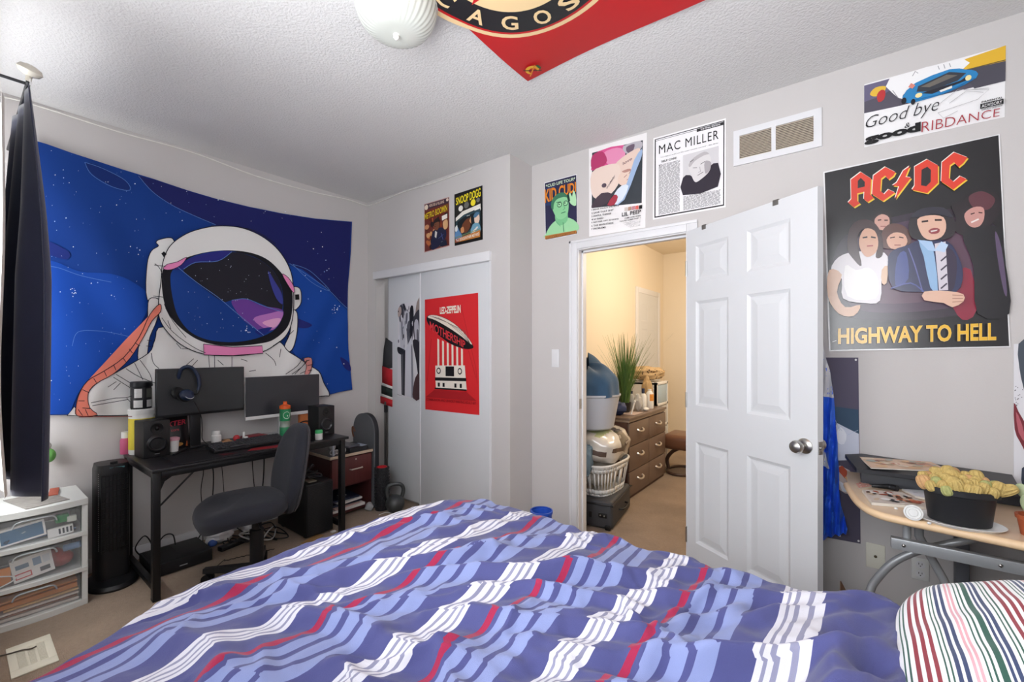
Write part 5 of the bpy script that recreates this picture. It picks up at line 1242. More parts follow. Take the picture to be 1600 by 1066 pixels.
def qt(A, q, s, u0, u1, v, h, c, bold=0, shear=0, up=True, v2=None, h2=None, space=1.0):
    """text in the sheet's own 0..1 frame: baseline from (u0, v) to (u1, v2)"""
    v2 = v if v2 is None else v2; h2 = h if h2 is None else h2
    if up: A.L += 1
    A.col = lin(c); uv, fs = textmesh(s, bold, shear, space); vs = []
    for a, b in uv:
        vs.append(A.P(*bil(q, u0+(u1-u0)*a, v+(v2-v)*a-(h+(h2-h)*a)*b)))
    out = []
    for f in fs:
        x, y, z = vs[f[0]], vs[f[1]], vs[f[2]]; out.append(f if (y-x).cross(z-x).dot(A.n) >= 0 else f[::-1])
    A.add(vs, out)
def ql(A, q, pts, w, c, up=True): A.line([bil(q, *p) for p in pts], w, c, up)
def lines(A, q, u0, u1, v0, v1, n, c, rs, w=.45, frag=True):
    A.L += 1
    for k in range(n):
        v = v0+(v1-v0)*(k+.5)/n; u = u0; hh = (v1-v0)/n*w/2
        while u < u1-.01:
            L = rs.uniform(.02, .07) if frag else u1-u0; e = min(u1, u+L); qp(A, q, [(u, v-hh), (e, v-hh), (e, v+hh), (u, v+hh)], c, False); u = e+.010

# -- two comic-style prints over the closet
rs = random.Random(3)
A = wallart('y', YC, 560, 240, 4.4417); q = [(457, 352), (630, 301), (632, 640), (458, 687)]
backing(A, q, 'b98a84'); qp(A, q, [(.02, .015), (.985, .015), (.985, .985), (.02, .985)], '6b2f28')
qp(A, q, [(.02, .015), (.98, .015), (.98, .12), (.02, .13)], '3f2a3a'); qt(A, q, 'HEROES & VILLAINS', .2, .8, .095, .06, 'd8b9a4', .02); blob(A, q, .09, .08, .07, .055, 'e6d6c0'); blob(A, q, .93, .05, .05, .03, 'e0c9b8')
for i in range(34):
    blob(A, q, rs.uniform(.08, .92), rs.uniform(.3, .95), rs.uniform(.03, .1), rs.uniform(.02, .06), rs.choice(('8f3f24', 'b9683a', '2a1c1c', 'c98b58', '5a2a20', 'd9a06a')), 9, rs.uniform(0, 90), up=(i % 6 == 0))
qp(A, q, [(.04, .25), (.30, .16), (.95, .20), (.93, .30), (.5, .33), (.06, .36)], '7c2f22')
qt(A, q, 'METRO BOOMIN', .04, .95, .345, .13, '2a1510', .05, 0, v2=.29, h2=.14); qt(A, q, 'METRO BOOMIN', .03, .94, .335, .125, 'e9c52c', .015, 0, v2=.28, h2=.135)
qp(A, q, [(.30, .98), (.32, .68), (.42, .60), (.62, .58), (.85, .63), (.9, .78), (.75, .9), (.55, .97)], '20233f', sm=3)
blob(A, q, .52, .47, .14, .10, '241a18'); qp(A, q, [(.42, .47), (.62, .46), (.60, .58), (.52, .62), (.45, .58)], '7a4a34', sm=3); qp(A, q, [(.46, .62), (.54, .66), (.50, .78), (.44, .74)], 'd9d4cf')
for v in (.5, .54): ql(A, q, [(.44, v), (.50, v)], 2.5, '2a1a14')
qp(A, q, [(.73, .36), (.95, .34), (.95, .43), (.74, .45)], 'eee6dc'); qp(A, q, [(.78, .49), (.95, .46), (.96, .62), (.82, .64)], 'd7a877', sm=3)
ql(A, q, [(.7, .7), (.78, .85)], 3, '5a64a0'); ql(A, q, [(.6, .8), (.8, .74)], 3, '4b5590')
blob(A, q, .14, .5, .09, .05, 'c98a60'); blob(A, q, .2, .68, .08, .05, 'd2a070'); blob(A, q, .78, .93, .12, .05, 'e2e0da'); qp(A, q, [(.66, .9), (.9, .86), (.95, .98), (.66, .985)], '1c2438')
solo(A, 'comic_poster', M_paper, 'smaller rust brown comic-style poster with yellow title, left of two above the closet', 'poster', 'posters above the closet')
A = wallart('y', YC, 560, 240, 4.4417); q = [(666, 284), (860, 221), (862, 597), (668, 641)]
backing(A, q, '141416'); qp(A, q, [(.05, .05), (.95, .045), (.95, .95), (.05, .95)], '23211d')
qt(A, q, 'SNOOP DOGG', .07, .95, .23, .15, '1a1608', .06, v2=.2, h2=.17); qt(A, q, 'SNOOP DOGG', .06, .94, .225, .145, 'f3df2a', .02, v2=.195, h2=.165)
for u, v, r, c in ((.23, .31, .09, 'eae6dc'), (.44, .28, .10, '6b6a66'), (.68, .27, .10, 'f0de33'), (.86, .25, .07, '77766f')): blob(A, q, u, v, r, r*.72, '0e0e10'); blob(A, q, u, v, r*.88, r*.62, c)
qp(A, q, [(.06, .47), (.30, .38), (.95, .33), (.95, .40), (.35, .45), (.06, .54)], 'e8e4da'); qp(A, q, [(.74, .41), (.94, .39), (.94, .46), (.76, .48)], 'f1ede4', sm=2)
qp(A, q, [(.06, .56), (.35, .46), (.94, .42), (.94, .86), (.06, .9)], '2f4a52'); qp(A, q, [(.12, .56), (.36, .49), (.72, .47), (.70, .70), (.5, .8), (.15, .82)], '151f24')
qp(A, q, [(.28, .66), (.42, .56), (.56, .55), (.58, .70), (.46, .80), (.32, .78)], '6a3a22', sm=3); qp(A, q, [(.24, .7), (.34, .68), (.36, .78), (.26, .79)], 'c88a5a', sm=2); qp(A, q, [(.55, .6), (.6, .52), (.62, .66)], 'cf9a6c')
qp(A, q, [(.74, .55), (.88, .5), (.92, .62), (.84, .70), (.75, .66)], 'e6c9b2', sm=3); qp(A, q, [(.70, .53), (.80, .47), (.92, .5), (.88, .53), (.76, .57)], '4f7896', sm=3); qp(A, q, [(.60, .85), (.68, .68), (.86, .68), (.94, .74), (.94, .86)], '6f9fb5', sm=2)
qp(A, q, [(.06, .72), (.14, .66), (.2, .74), (.3, .86), (.06, .9)], '5c86b2', sm=2); qp(A, q, [(.05, .66), (.12, .62), (.14, .72), (.06, .74)], 'dfe3e0', sm=2)
for u in (.5, .54, .58): ql(A, q, [(u-.03, .50), (u, .49)], 3, 'dfe3e0')
qp(A, q, [(.66, .82), (.84, .74), (.88, .76), (.70, .86)], 'd9d7cf'); ql(A, q, [(.06, .86), (.95, .80)], 4, '7d8c43')
qp(A, q, [(.06, .89), (.95, .82), (.95, .95), (.06, .955)], 'c07a34'); qt(A, q, 'THE DOGGFATHER METHOD', .08, .92, .945, .055, 'e8ddd0', .02, v2=.915); qp(A, q, [(.07, .9), (.2, .89), (.2, .95), (.07, .955)], '8f3c34'); qt(A, q, 'THE', .09, .19, .94, .035, 'f0e6d8', .02)
solo(A, 'comic_poster', M_paper, 'black-bordered comic-style poster with yellow title, right of two above the closet', 'poster', 'posters above the closet')

# -- red poster on the front sliding door (airship print kept generic)
A = wallart('y', YC+.015, 590, 440, 4.4444); q = [(328, 126), (697, 78), (706, 928), (331, 888)]
backing(A, q, 'd92b2f')
ql(A, q, [(.33, .11), (.68, .09)], 2, 'a81d22'); ql(A, q, [(.68, .09), (.95, .62), (.97, .75)], 2, 'a81d22'); ql(A, q, [(.12, .36), (.04, .74)], 2, 'a81d22'); ql(A, q, [(.8, .45), (.95, .7)], 2, 'a81d22')
qt(A, q, 'LED-ZEPPELIN', .285, .675, .145, .06, 'f2e7d6', .035, v2=.15, h2=.066, space=.9)
for k in range(6): u = .235+.088*k; qp(A, q, [(u, .36+.018*k), (u+.035, .37+.018*k), (u+.035, .60), (u, .60)], 'f0e4d2', up=(k == 0))
qp(A, q, [(.035, .17), (.10, .145), (.30, .165), (.55, .235), (.78, .345), (.90, .43), (.88, .455), (.74, .455), (.5, .415), (.25, .325), (.08, .235)], '1c1718', sm=4)
qp(A, q, [(.06, .165), (.12, .147), (.30, .168), (.55, .238), (.78, .347), (.885, .425), (.7, .355), (.45, .27), (.2, .195)], 'eee0cf', sm=3)
for k in range(4): ql(A, q, [(.10+.05*k, .153+.007*k), (.42+.03*k, .222-.004*k+.012*k), (.66+.03*k, .318-.004*k), (.85, .415)], 2.2, '6e5a55')
qt(A, q, 'MOTHERSHIP', .10, .76, .285, .085, 'e23b42', .012, 0, v2=.455, h2=.062)
bw = 'efe6d8'; bk_ = '1b191a'
qp(A, q, [(.20, .60), (.75, .595), (.765, .70), (.20, .705)], bw); qp(A, q, [(.39, .605), (.55, .605), (.55, .69), (.39, .69)], bk_); qp(A, q, [(.195, .705), (.77, .70), (.775, .728), (.195, .733)], bk_); qp(A, q, [(.205, .733), (.77, .728), (.785, .80), (.21, .80)], bw); qp(A, q, [(.19, .795), (.78, .795), (.78, .808), (.19, .808)], bk_)
for u in (.265, .66): blob(A, q, u, .645, .04, .028, bk_); blob(A, q, u, .645, .026, .018, bw)
for u in (.27, .36, .58, .68): qp(A, q, [(u-.02, .75), (u+.018, .75), (u+.018, .785), (u-.02, .785)], bk_)
qp(A, q, [(.19, .815), (.78, .815), (.97, .885), (.03, .885)], 'ad1f25')
qt(A, q, 'COMMUNION AND UNHOLY WRITING ADULT SET', .04, .96, .915, .022, '9c1a20', .02)
solo(A, 'red_poster', M_paper, 'red poster with a dark striped oval and pale blocks on the front closet door', 'poster')
# -- greyscale figure poster on the rear sliding door
A = wallart('y', YC+.048, 590, 440, 4.4444); q = [(140, 160), (300, 132), (300, 820), (138, 800)]
backing(A, q, 'dedcdf'); rs = random.Random(9)
qp(A, q, [(.03, .05), (.2, 0.0), (.3, .03), (.5, .1), (.66, .06), (.7, .3), (.55, .45), (.42, .4), (.35, .25), (.1, .2)], '8d8c96', sm=4)
qp(A, q, [(.22, .02), (.28, -.0), (.36, .06), (.3, .08)], '2b2b33', sm=2); qp(A, q, [(.1, .02), (.24, .04), (.25, .14), (.1, .18)], '3a3a44', sm=3); qp(A, q, [(.02, .05), (.14, .03), (.16, .1), (.03, .14)], 'b9a49c', sm=3)
qp(A, q, [(.3, .1), (.48, .09), (.5, .22), (.36, .27), (.28, .2)], 'cfd0d6', sm=3); qp(A, q, [(.36, .12), (.44, .11), (.42, .2), (.36, .22)], '6c6c78', sm=3); qp(A, q, [(.1, .19), (.26, .16), (.34, .3), (.3, .5), (.14, .48)], 'c9c9d0', sm=3); qp(A, q, [(.16, .2), (.22, .2), (.26, .36), (.2, .38)], '85858f', sm=3)
qp(A, q, [(.55, .06), (.68, .05), (.70, .22), (.6, .42), (.48, .46), (.52, .24)], '24252c', sm=3); qp(A, q, [(.42, .24), (.54, .2), (.54, .42), (.46, .46)], '55555f', sm=3); qp(A, q, [(.84, .02), (.99, -.03), (.99, .12), (.9, .18), (.78, .16)], '9c8d86', sm=3); qp(A, q, [(.7, .16), (.99, .1), (.99, .42), (.78, .42), (.7, .3)], '3c3b43', sm=3); qp(A, q, [(.74, .22), (.9, .2), (.96, .4), (.8, .44)], 'bdbcc4', sm=3); qp(A, q, [(.84, .3), (.92, .3), (.94, .42), (.86, .42)], '6b6a72', sm=3)
qp(A, q, [(.02, .46), (.3, .49), (.44, .52), (.36, .55), (.06, .53)], '26262d', sm=3); qp(A, q, [(.17, .52), (.36, .53), (.34, .98), (.2, .97)], '2f2e33'); qp(A, q, [(.2, .54), (.26, .54), (.28, .96), (.23, .96)], '5a5960'); qp(A, q, [(.36, .5), (.64, .35), (.66, .99), (.34, .98)], 'd3d3da'); qp(A, q, [(.6, .44), (.66, .44), (.72, .99), (.63, .99)], '8f8f99')
qp(A, q, [(.68, .4), (.99, .44), (.99, .74), (.92, .76), (.82, .6)], '2d2a30', sm=3); qp(A, q, [(.8, .78), (.99, .74), (.99, .995), (.7, .995), (.7, .9)], '4c3537', sm=2)
for i in range(26): blob(A, q, rs.uniform(.06, .7), rs.uniform(.04, .5), rs.uniform(.008, .03), rs.uniform(.01, .03), rs.choice(('1d1d24', 'e4e4ea', '6f6f79')), 8, up=(i % 7 == 0))
ql(A, q, [(.02, .97), (.25, .985)], 2, '77777c')
solo(A, 'drawing_poster', M_paper, 'grey and white figure drawing poster on the rear closet door', 'poster')

# -- three prints beside and above the doorway
K4 = (830, 180, 4.847)
A = wallart('y', YD, *K4); q = [(99, 513), (344, 447), (350, 901), (107, 948)]
backing(A, q, 'eceaec'); qp(A, q, [(.015, .01), (.99, .01), (.99, .99), (.015, .99)], '2b2a4a'); qp(A, q, [(.015, .1), (.35, .1), (.2, .42), (.015, .4)], '2a3a66')
qt(A, q, '*CUD LIFE TOUR*', .05, .96, .095, .055, 'cfe3c4', .02)
qt(A, q, 'KID CUDI', .02, .99, .37, .25, '231d33', .05, v2=.30, h2=.17); qt(A, q, 'KID CUDI', .01, .98, .36, .24, 'e0852c', .03, v2=.29, h2=.165)
qp(A, q, [(.02, .90), (.15, .78), (.34, .70), (.66, .68), (.98, .80), (.98, .955), (.02, .95)], '9fd8a4', sm=3)
qp(A, q, [(.32, .62), (.4, .55), (.68, .58), (.7, .74), (.5, .80), (.36, .74)], '7cc48d', sm=3)
qp(A, q, [(.22, .42), (.30, .32), (.48, .27), (.66, .31), (.74, .42), (.74, .56), (.68, .66), (.52, .70), (.38, .66), (.28, .55)], '8fd19a', sm=4); qp(A, q, [(.21, .46), (.24, .33), (.42, .25), (.62, .26), (.74, .36), (.6, .33), (.4, .34), (.3, .40), (.27, .5)], '3f7a5c', sm=4)
qp(A, q, [(.75, .34), (.8, .28), (.86, .36), (.9, .26), (.97, .34), (.98, .52), (.86, .5), (.78, .44)], 'b4e2b4', sm=2); qp(A, q, [(.7, .34), (.76, .3), (.8, .42), (.74, .44)], '1e3a34')
for u in (.47, .66): blob(A, q, u, .445, .075, .045, '1d4a3c'); blob(A, q, u, .445, .058, .033, 'a5dcaa')
for u in (.46, .64): blob(A, q, u, .44, .018, .012, '173a30')
ql(A, q, [(.38, .4), (.52, .40)], 4, '1d4a3c'); ql(A, q, [(.60, .48), (.64, .53), (.58, .55)], 3, '3f8a66'); ql(A, q, [(.52, .60), (.66, .59)], 5, '2f6f52'); ql(A, q, [(.58, .76), (.59, .92)], 4, '3f7a5c'); ql(A, q, [(.36, .72), (.5, .82)], 3, '5aa878')
qp(A, q, [(.015, .93), (.99, .94), (.99, .99), (.015, .99)], 'b97a3c'); lines(A, q, .05, .95, .945, .985, 2, '6a3f1e', rs)
solo(A, 'concert_poster', M_paper, 'narrow navy poster with a mint green portrait and orange title, left of the doorway', 'poster')
A = wallart('y', YD, *K4); q = [(437, 256), (877, 131), (864, 850), (438, 921)]
backing(A, q, 'efeceb'); pic = [(.055, .055+.0), (.93, .07), (.93, .735), (.05, .68)]
P2 = [bil(q, *p) for p in pic]; qp(A, P2, [(0, 0), (1, 0), (1, 1), (0, 1)], '3a3f45')
qp(A, P2, [(0, .24), (.12, .0), (.62, .0), (.66, .12), (.5, .22), (.2, .3), (0, .32)], 'd9578f', sm=2); qp(A, P2, [(.22, .06), (.5, .02), (.66, .13), (.58, .28), (.35, .30)], 'e48fb4', sm=3); qp(A, P2, [(.0, .06), (.2, .02), (.3, .2), (.18, .3), (0, .3)], 'b23a68', sm=3)
qp(A, P2, [(.62, .02), (.95, .0), (.98, .12), (.8, .2), (.66, .14)], 'b9b4bb', sm=3); qp(A, P2, [(.68, .05), (.84, .03), (.8, .15), (.7, .14)], '6f5f6f', sm=3)
qp(A, P2, [(.5, .26), (.84, .12), (.96, .16), (.82, .45), (.62, .6), (.46, .42)], 'e6cbbd', sm=3); qp(A, P2, [(.0, .36), (.3, .28), (.54, .32), (.56, .58), (.4, .78), (.15, .86), (0, .74)], 'e9d3c6', sm=3)
blob(A, P2, .68, .54, .17, .13, 'e8cdbd', rot=-30); qp(A, P2, [(.6, .44), (.76, .42), (.84, .52), (.78, .46), (.66, .47)], 'b98b80', sm=3); ql(A, P2, [(.64, .55), (.7, .51)], 4, 'a86b66'); ql(A, P2, [(.74, .5), (.78, .46)], 4, '8c5a58'); ql(A, P2, [(.70, .6), (.78, .56)], 4, 'b5605f')
qt(A, P2, 'crybaby', .30, .46, .72, .06, '584a56', .02, v2=.52); qt(A, P2, 'love', .62, .80, .34, .05, '8a6a6e', .01, v2=.28); blob(A, P2, .25, .63, .05, .04, '5c4f5a', 8)
qp(A, P2, [(.84, .3), (.99, .14), (.99, .26), (.9, .44), (.66, .92), (.46, .98), (.7, .66)], '9fb6d6', sm=2); qp(A, P2, [(.46, .8), (.6, .68), (.74, .7), (.62, .92), (.44, .99)], 'dce4ee', sm=2)
qp(A, P2, [(.04, .9), (.2, .76), (.42, .8), (.3, .96), (.1, 1.0), (0, 1)], '4b3f48', sm=2); qp(A, P2, [(.32, .98), (.45, .82), (.53, .86), (.46, .99)], 'a83a4a', sm=2)
for k, c in enumerate(('cfc6bf', 'b58f7c', 'c58a94', 'd7655a', '141416')): qp(A, q, [(.635+.064*k, .752+.002*k), (.69+.064*k, .752+.002*k), (.69+.064*k, .79+.002*k), (.635+.064*k, .79+.002*k)], c, up=(k == 0))
qt(A, q, 'LIL PEEP', .59, .925, .845, .042, '17171a', .015, v2=.848); qt(A, q, 'COME OVER WHEN', .64, .925, .878, .016, '2a2a2c', .01); qt(A, q, "YOU'RE SOBER PART 1", .55, .925, .902, .016, '2a2a2c', .01)
for k, s in enumerate(('1 BENZ TRUCK (ГЕЛИК)', '2 SAVE THAT SHIT', '3 AWFUL THINGS', '4 U SAID', '5 BETTER OFF (DYING)', '6 THE BRIGHTSIDE', '7 PROBLEMS')):
    qt(A, q, s, .055, .055+.0225*len(s)+.03, .718+.036*(k), .019, '1c1c1e', .015, v2=.718+.036*k+.012*len(s)/20)
for k in range(5): qt(A, q, ('released august 15', 'columbia records', 'produced by friends', 'rock  emo  rap', 'twenty minutes')[k], .62+.03*k, .925, .925+.014*k, .008, '4a4a4c')
solo(A, 'album_poster', M_paper, 'white poster with a pink and pale album photo and a track list, above the doorway', 'poster')
A = wallart('y', YD, *K4); q = [(925, 175), (1475, 22), (1472, 697), (922, 793)]
backing(A, q, 'f0eeee')
for a, b, c in (((.02, .02), (.98, .98), '29282b'), ((.035, .03), (.965, .965), 'efedee')): qp(A, q, [(a[0], a[1]), (b[0], a[1]), (b[0], b[1]), (a[0], b[1])], c)
ql(A, q, [(.035, .045), (.6, .045)], 3, '29282b'); qp(A, q, [(.6, .035), (.965, .035), (.965, .07), (.6, .07)], '29282b'); qt(A, q, 'THE FINAL EDITION', .65, .92, .062, .018, 'efedee', .02)
qt(A, q, 'MAC MILLER', .08, .90, .215, .105, '17171a', 0, 0, True, None, None, 1.12)
qt(A, q, '"my regrets look just like texts I should not send" - Mac Miller', .1, .9, .268, .014, '3a3a3c', .005); qt(A, q, 'SELF CARE', .115, .325, .325, .024, '17171a', .02)
lines(A, q, .08, .37, .345, .955, 46, '8b898b', rs, .5); lines(A, q, .42, .93, .79, .955, 13, '8b898b', rs, .5); qt(A, q, 'Y', .08, .105, .375, .028, '17171a', .01)
P3 = [bil(q, *p) for p in ((.415, .305), (.90, .295), (.895, .755), (.415, .775))]
qp(A, P3, [(0, 0), (1, 0), (1, 1), (0, 1)], 'd2cfd1'); qp(A, P3, [(0, .56), (.2, .54), (.45, .72), (.7, .48), (1, .42), (1, 1), (0, 1)], '2d2733', sm=2)
qp(A, P3, [(.14, .28), (.3, .12), (.62, .06), (.76, .18), (.8, .38), (.74, .58), (.5, .72), (.34, .74), (.22, .5)], 'dad6d6', sm=4); qp(A, P3, [(.16, .26), (.3, .13), (.6, .05), (.74, .14), (.6, .14), (.34, .22), (.2, .34)], 'b9b4b6', sm=3)
ql(A, P3, [(.28, .38), (.40, .40)], 4, '5a5558'); ql(A, P3, [(.5, .34), (.62, .30)], 4, '5a5558'); ql(A, P3, [(.48, .40), (.5, .52), (.44, .53)], 3, '8a8487'); ql(A, P3, [(.42, .60), (.58, .55)], 4, '6c6468'); ql(A, P3, [(.2, .22), (.3, .18)], 5, '6d686b'); qp(A, P3, [(.62, .3), (.8, .36), (.76, .54), (.64, .6)], 'aaa4a7', sm=3)
solo(A, 'newspaper_poster', M_paper, 'black and white newspaper-style poster with a portrait, between the doorway and the wall vent', 'poster')
# -- drawn car poster
A = wallart('y', YD, 1130, 60, 3.4043); q = [(750, 245), (1503, 38), (1497, 418), (750, 580)]
backing(A, q, 'edecec')
qp(A, q, [(0, .02), (.19, .02), (.20, .2), (.3, .34), (.45, .38), (1, .24), (1, .48), (.55, .47), (.25, .48), (0, .46)], '57535f'); qp(A, q, [(0, .02), (.18, .02), (.19, .2), (.1, .26), (0, .28)], '6a6580', sm=1); qp(A, q, [(.04, .18), (.08, .1), (.15, .12), (.14, .2), (.08, .24)], 'e2b843', sm=3); qp(A, q, [(.09, .22), (.12, .16), (.15, .2), (.14, .32), (.1, .34)], 'b8383a', sm=2)
qp(A, q, [(.70, .04), (1, .0), (1, .22), (.69, .22)], 'e0b236'); ql(A, q, [(.70, .2), (1, .205)], 5, '6a5a33'); qp(A, q, [(.69, .2), (1, .22), (1, .5), (.78, .50)], '4f4d57')
qp(A, q, [(.18, .02), (.7, .03), (.68, .2), (.3, .26), (.28, .4), (.2, .26)], 'f0efef', sm=2)
for pts in ([(.34, .08), (.36, .02), (.38, .06)], [(.52, .03), (.53, .09)], [(.56, .03), (.57, .1)], [(.6, .04), (.61, .1)], [(.2, .22), (.24, .36)]): ql(A, q, pts, 4, '9a999c')
qp(A, q, [(.27, .36), (.36, .20), (.60, .13), (.72, .2), (.79, .26), (.79, .36), (.6, .46), (.38, .49), (.29, .46)], '2f84bd', sm=2)
qp(A, q, [(.38, .26), (.60, .17), (.72, .25), (.66, .33), (.46, .38), (.37, .34)], '3a3d45'); qp(A, q, [(.40, .28), (.58, .2), (.66, .25), (.46, .32)], '6f6a63'); qp(A, q, [(.40, .38), (.68, .34), (.74, .28), (.72, .36), (.48, .43)], '2a2c35')
blob(A, q, .385, .40, .025, .035, 'efe0a2'); blob(A, q, .735, .33, .022, .04, 'efe0a2'); blob(A, q, .28, .43, .018, .05, '1f2026'); blob(A, q, .345, .48, .016, .045, '1f2026'); qp(A, q, [(.53, .41), (.62, .385), (.62, .42), (.54, .44)], 'e8e6df'); ql(A, q, [(.36, .46), (.56, .47), (.78, .36)], 5, '1e6ea6'); qp(A, q, [(.31, .24), (.33, .19), (.36, .24), (.34, .28)], 'd9897a')
qt(A, q, 'Good bye', .01, .53, .775, .235, '26262a', -.012, .35, v2=.755, h2=.25); qt(A, q, '&', .285, .325, .855, .075, '3a3a3e', 0, .2); qt(A, q, 'good', .0, .40, .985, .16, '17171a', .06, v2=.99, h2=.18)
qt(A, q, 'RIBDANCE', .405, .96, .975, .155, 'a52f3a', -.012, .05, v2=.985, h2=.11)
qt(A, q, 'PARENTAL', .83, .98, .745, .026, '17171a', .02); qp(A, q, [(.82, .755), (.985, .755), (.985, .825), (.82, .825)], '17171a'); qt(A, q, 'ADVISORY', .83, .975, .815, .045, 'f0efef', .0); qt(A, q, 'EXPLICIT CONTENT', .83, .98, .855, .02, '17171a', .01)
for pts in ([(.54, .6), (.66, .47), (.88, .58), (.8, .68), (.6, .72), (.52, .74)], [(.6, .64), (.72, .52), (.84, .6)], [(.52, .74), (.56, .84), (.66, .78)], [(.7, .5), (.88, .56)]): ql(A, q, pts, 2, 'a9a8aa')
solo(A, 'car_poster', M_paper, 'white poster with a blue sports car drawing and hand lettering, near the ceiling', 'poster')

# -- black band poster: lettering kept, the people are generic figures
A = wallart('y', YD, 1270, 200, 2.9606, off=.006); q = [(48, 203), (865, 28), (915, 1015), (75, 1033)]
backing(A, q, 'e6e6e6'); qp(A, q, [(.008, .008), (.992, .004), (.992, .994), (.008, .994)], '17161a')
for k, (c, s) in enumerate((('2c2130', 1), ('463046', .86), ('5a3d50', .7))): qp(A, q, [(.5+(u-.5)*s, .56+(v-.56)*s*.95) for u, v in ((.04, .50), (.12, .36), (.35, .30), (.7, .30), (.95, .42), (.97, .72), (.8, .84), (.3, .86), (.05, .78))], c, sm=5)
qp(A, q, [(.70, .64), (.80, .62), (.82, .82), (.74, .86), (.68, .76)], '8d1f3a', sm=3)
def gothic(pts, o): return pts
def letter(pts):
    A.shape([(x+5, y+5) for x, y in pts], 'e8c23a'); A.shape([(x-3, y-3) for x, y in pts], 'efe6dc'); A.shape(pts, 'd93a24')
letter([(176, 240), (222, 205), (270, 236), (266, 308), (282, 326), (254, 344), (236, 330), (238, 296), (206, 304), (206, 338), (219, 350), (190, 368), (163, 346), (178, 330)])
A.shape([(208, 246), (222, 232), (240, 250), (240, 272), (208, 280)], '17161a')
letter([(280, 222), (335, 182), (382, 206), (372, 224), (350, 240), (334, 222), (316, 236), (312, 292), (330, 308), (350, 286), (380, 300), (324, 340), (274, 308)])
letter([(388, 254), (418, 200), (448, 178), (428, 228), (454, 232), (380, 330), (398, 272), (368, 268)])
letter([(470, 182), (528, 148), (578, 176), (578, 256), (528, 304), (458, 288), (470, 270)])
A.shape([(502, 196), (528, 182), (545, 196), (544, 252), (524, 272), (500, 268)], '17161a')
letter([(596, 162), (652, 116), (714, 140), (694, 166), (672, 184), (652, 162), (632, 176), (628, 234), (650, 252), (680, 226), (710, 240), (648, 288), (592, 250)])
# generic figures
def hair(pts, c='2a1c1e'): A.shape(pts, c, sm=4)
SK = 'd9b79a'; SKD = 'b98a78'
hair([(640, 360), (690, 340), (730, 300), (790, 290), (850, 310), (868, 370), (840, 430), (780, 480), (700, 500), (650, 470), (660, 420)], '231a20'); hair([(720, 320), (780, 296), (840, 330), (810, 380), (740, 370)], '5a2f38')
A.shape([(700, 400), (740, 370), (786, 372), (790, 420), (770, 456), (735, 462), (708, 440)], 'c48f86', sm=3); A.line([(730, 440), (765, 424)], 7, 'e8dcd6'); A.line([(728, 402), (746, 396)], 5, '3a2020'); A.line([(764, 394), (782, 396)], 5, '3a2020')
A.shape([(690, 500), (760, 462), (860, 470), (890, 640), (905, 860), (760, 860), (740, 640)], '15151b', sm=3); A.shape([(840, 480), (870, 560), (895, 760), (880, 760), (850, 600)], '5a4a66', sm=3)
hair([(268, 430), (300, 398), (345, 396), (366, 440), (350, 490), (290, 500)]); A.shape([(286, 425), (318, 402), (352, 418), (350, 462), (320, 476), (292, 460)], 'c99a8c', sm=3); A.line([(300, 430), (316, 428)], 5, '3a2020'); A.line([(330, 430), (346, 430)], 5, '3a2020'); A.line([(312, 458), (336, 458)], 4, '8a4a48')
hair([(318, 490), (350, 450), (400, 448), (440, 478), (446, 540), (330, 560)], '5a3a34'); A.shape([(340, 520), (372, 488), (420, 494), (436, 530), (410, 560), (360, 560)], 'd2a48e', sm=3); A.line([(356, 512), (378, 508)], 5, '3a2020'); A.line([(398, 508), (418, 512)], 5, '3a2020'); A.line([(376, 545), (405, 545)], 4, '8a4a48')
A.shape([(84, 660), (120, 600), (200, 575), (330, 580), (345, 640), (318, 680), (310, 800), (240, 812), (140, 790), (134, 700)], 'ded9dc', sm=3); A.shape([(150, 640), (200, 660), (260, 650), (300, 700), (290, 790), (160, 780)], 'eeebe9', sm=3)
A.shape([(76, 660), (134, 680), (112, 760), (150, 830), (220, 820), (190, 870), (120, 860), (70, 780)], 'd5a98a', sm=3); A.shape([(318, 660), (345, 640), (340, 720), (318, 720)], SK, sm=2)
hair([(160, 560), (170, 470), (220, 428), (280, 440), (318, 500), (322, 590), (290, 600), (300, 520), (240, 470), (205, 520), (225, 640), (180, 600)], '3a2426'); A.shape([(214, 520), (240, 470), (285, 480), (302, 530), (290, 580), (250, 600), (222, 570)], 'd0a288', sm=3); A.line([(230, 512), (252, 508)], 7, '2f1a1a'); A.line([(268, 508), (290, 512)], 7, '2f1a1a'); A.line([(250, 550), (278, 548)], 6, 'a24f4d')
A.shape([(346, 620), (370, 570), (440, 545), (500, 520), (620, 530), (670, 600), (690, 680), (660, 760), (520, 760), (370, 745)], '262c52', sm=3); A.shape([(390, 600), (430, 580), (440, 700), (380, 730)], '3d4a86', sm=3); A.shape([(600, 560), (660, 600), (650, 740), (610, 740)], '2a1f3a', sm=3); A.line([(440, 560), (470, 640), (505, 760)], 6, '5a5f96', sm=3); A.line([(360, 745), (450, 720), (510, 760)], 6, '4b5596', sm=3)
A.shape([(486, 520), (540, 540), (560, 600), (575, 755), (540, 740), (510, 600)], '8fb4d8', sm=2); A.shape([(560, 540), (610, 530), (622, 752), (580, 755)], 'cfc9d2'); A.shape([(480, 520), (548, 530), (566, 575), (530, 570)], 'a9c6e6', sm=1); A.shape([(560, 570), (590, 530), (622, 545), (606, 580)], 'b9cfe8', sm=1)
for k in range(4): A.line([(588, 620+k*42), (616, 596+k*42)], 7, '3a3346')
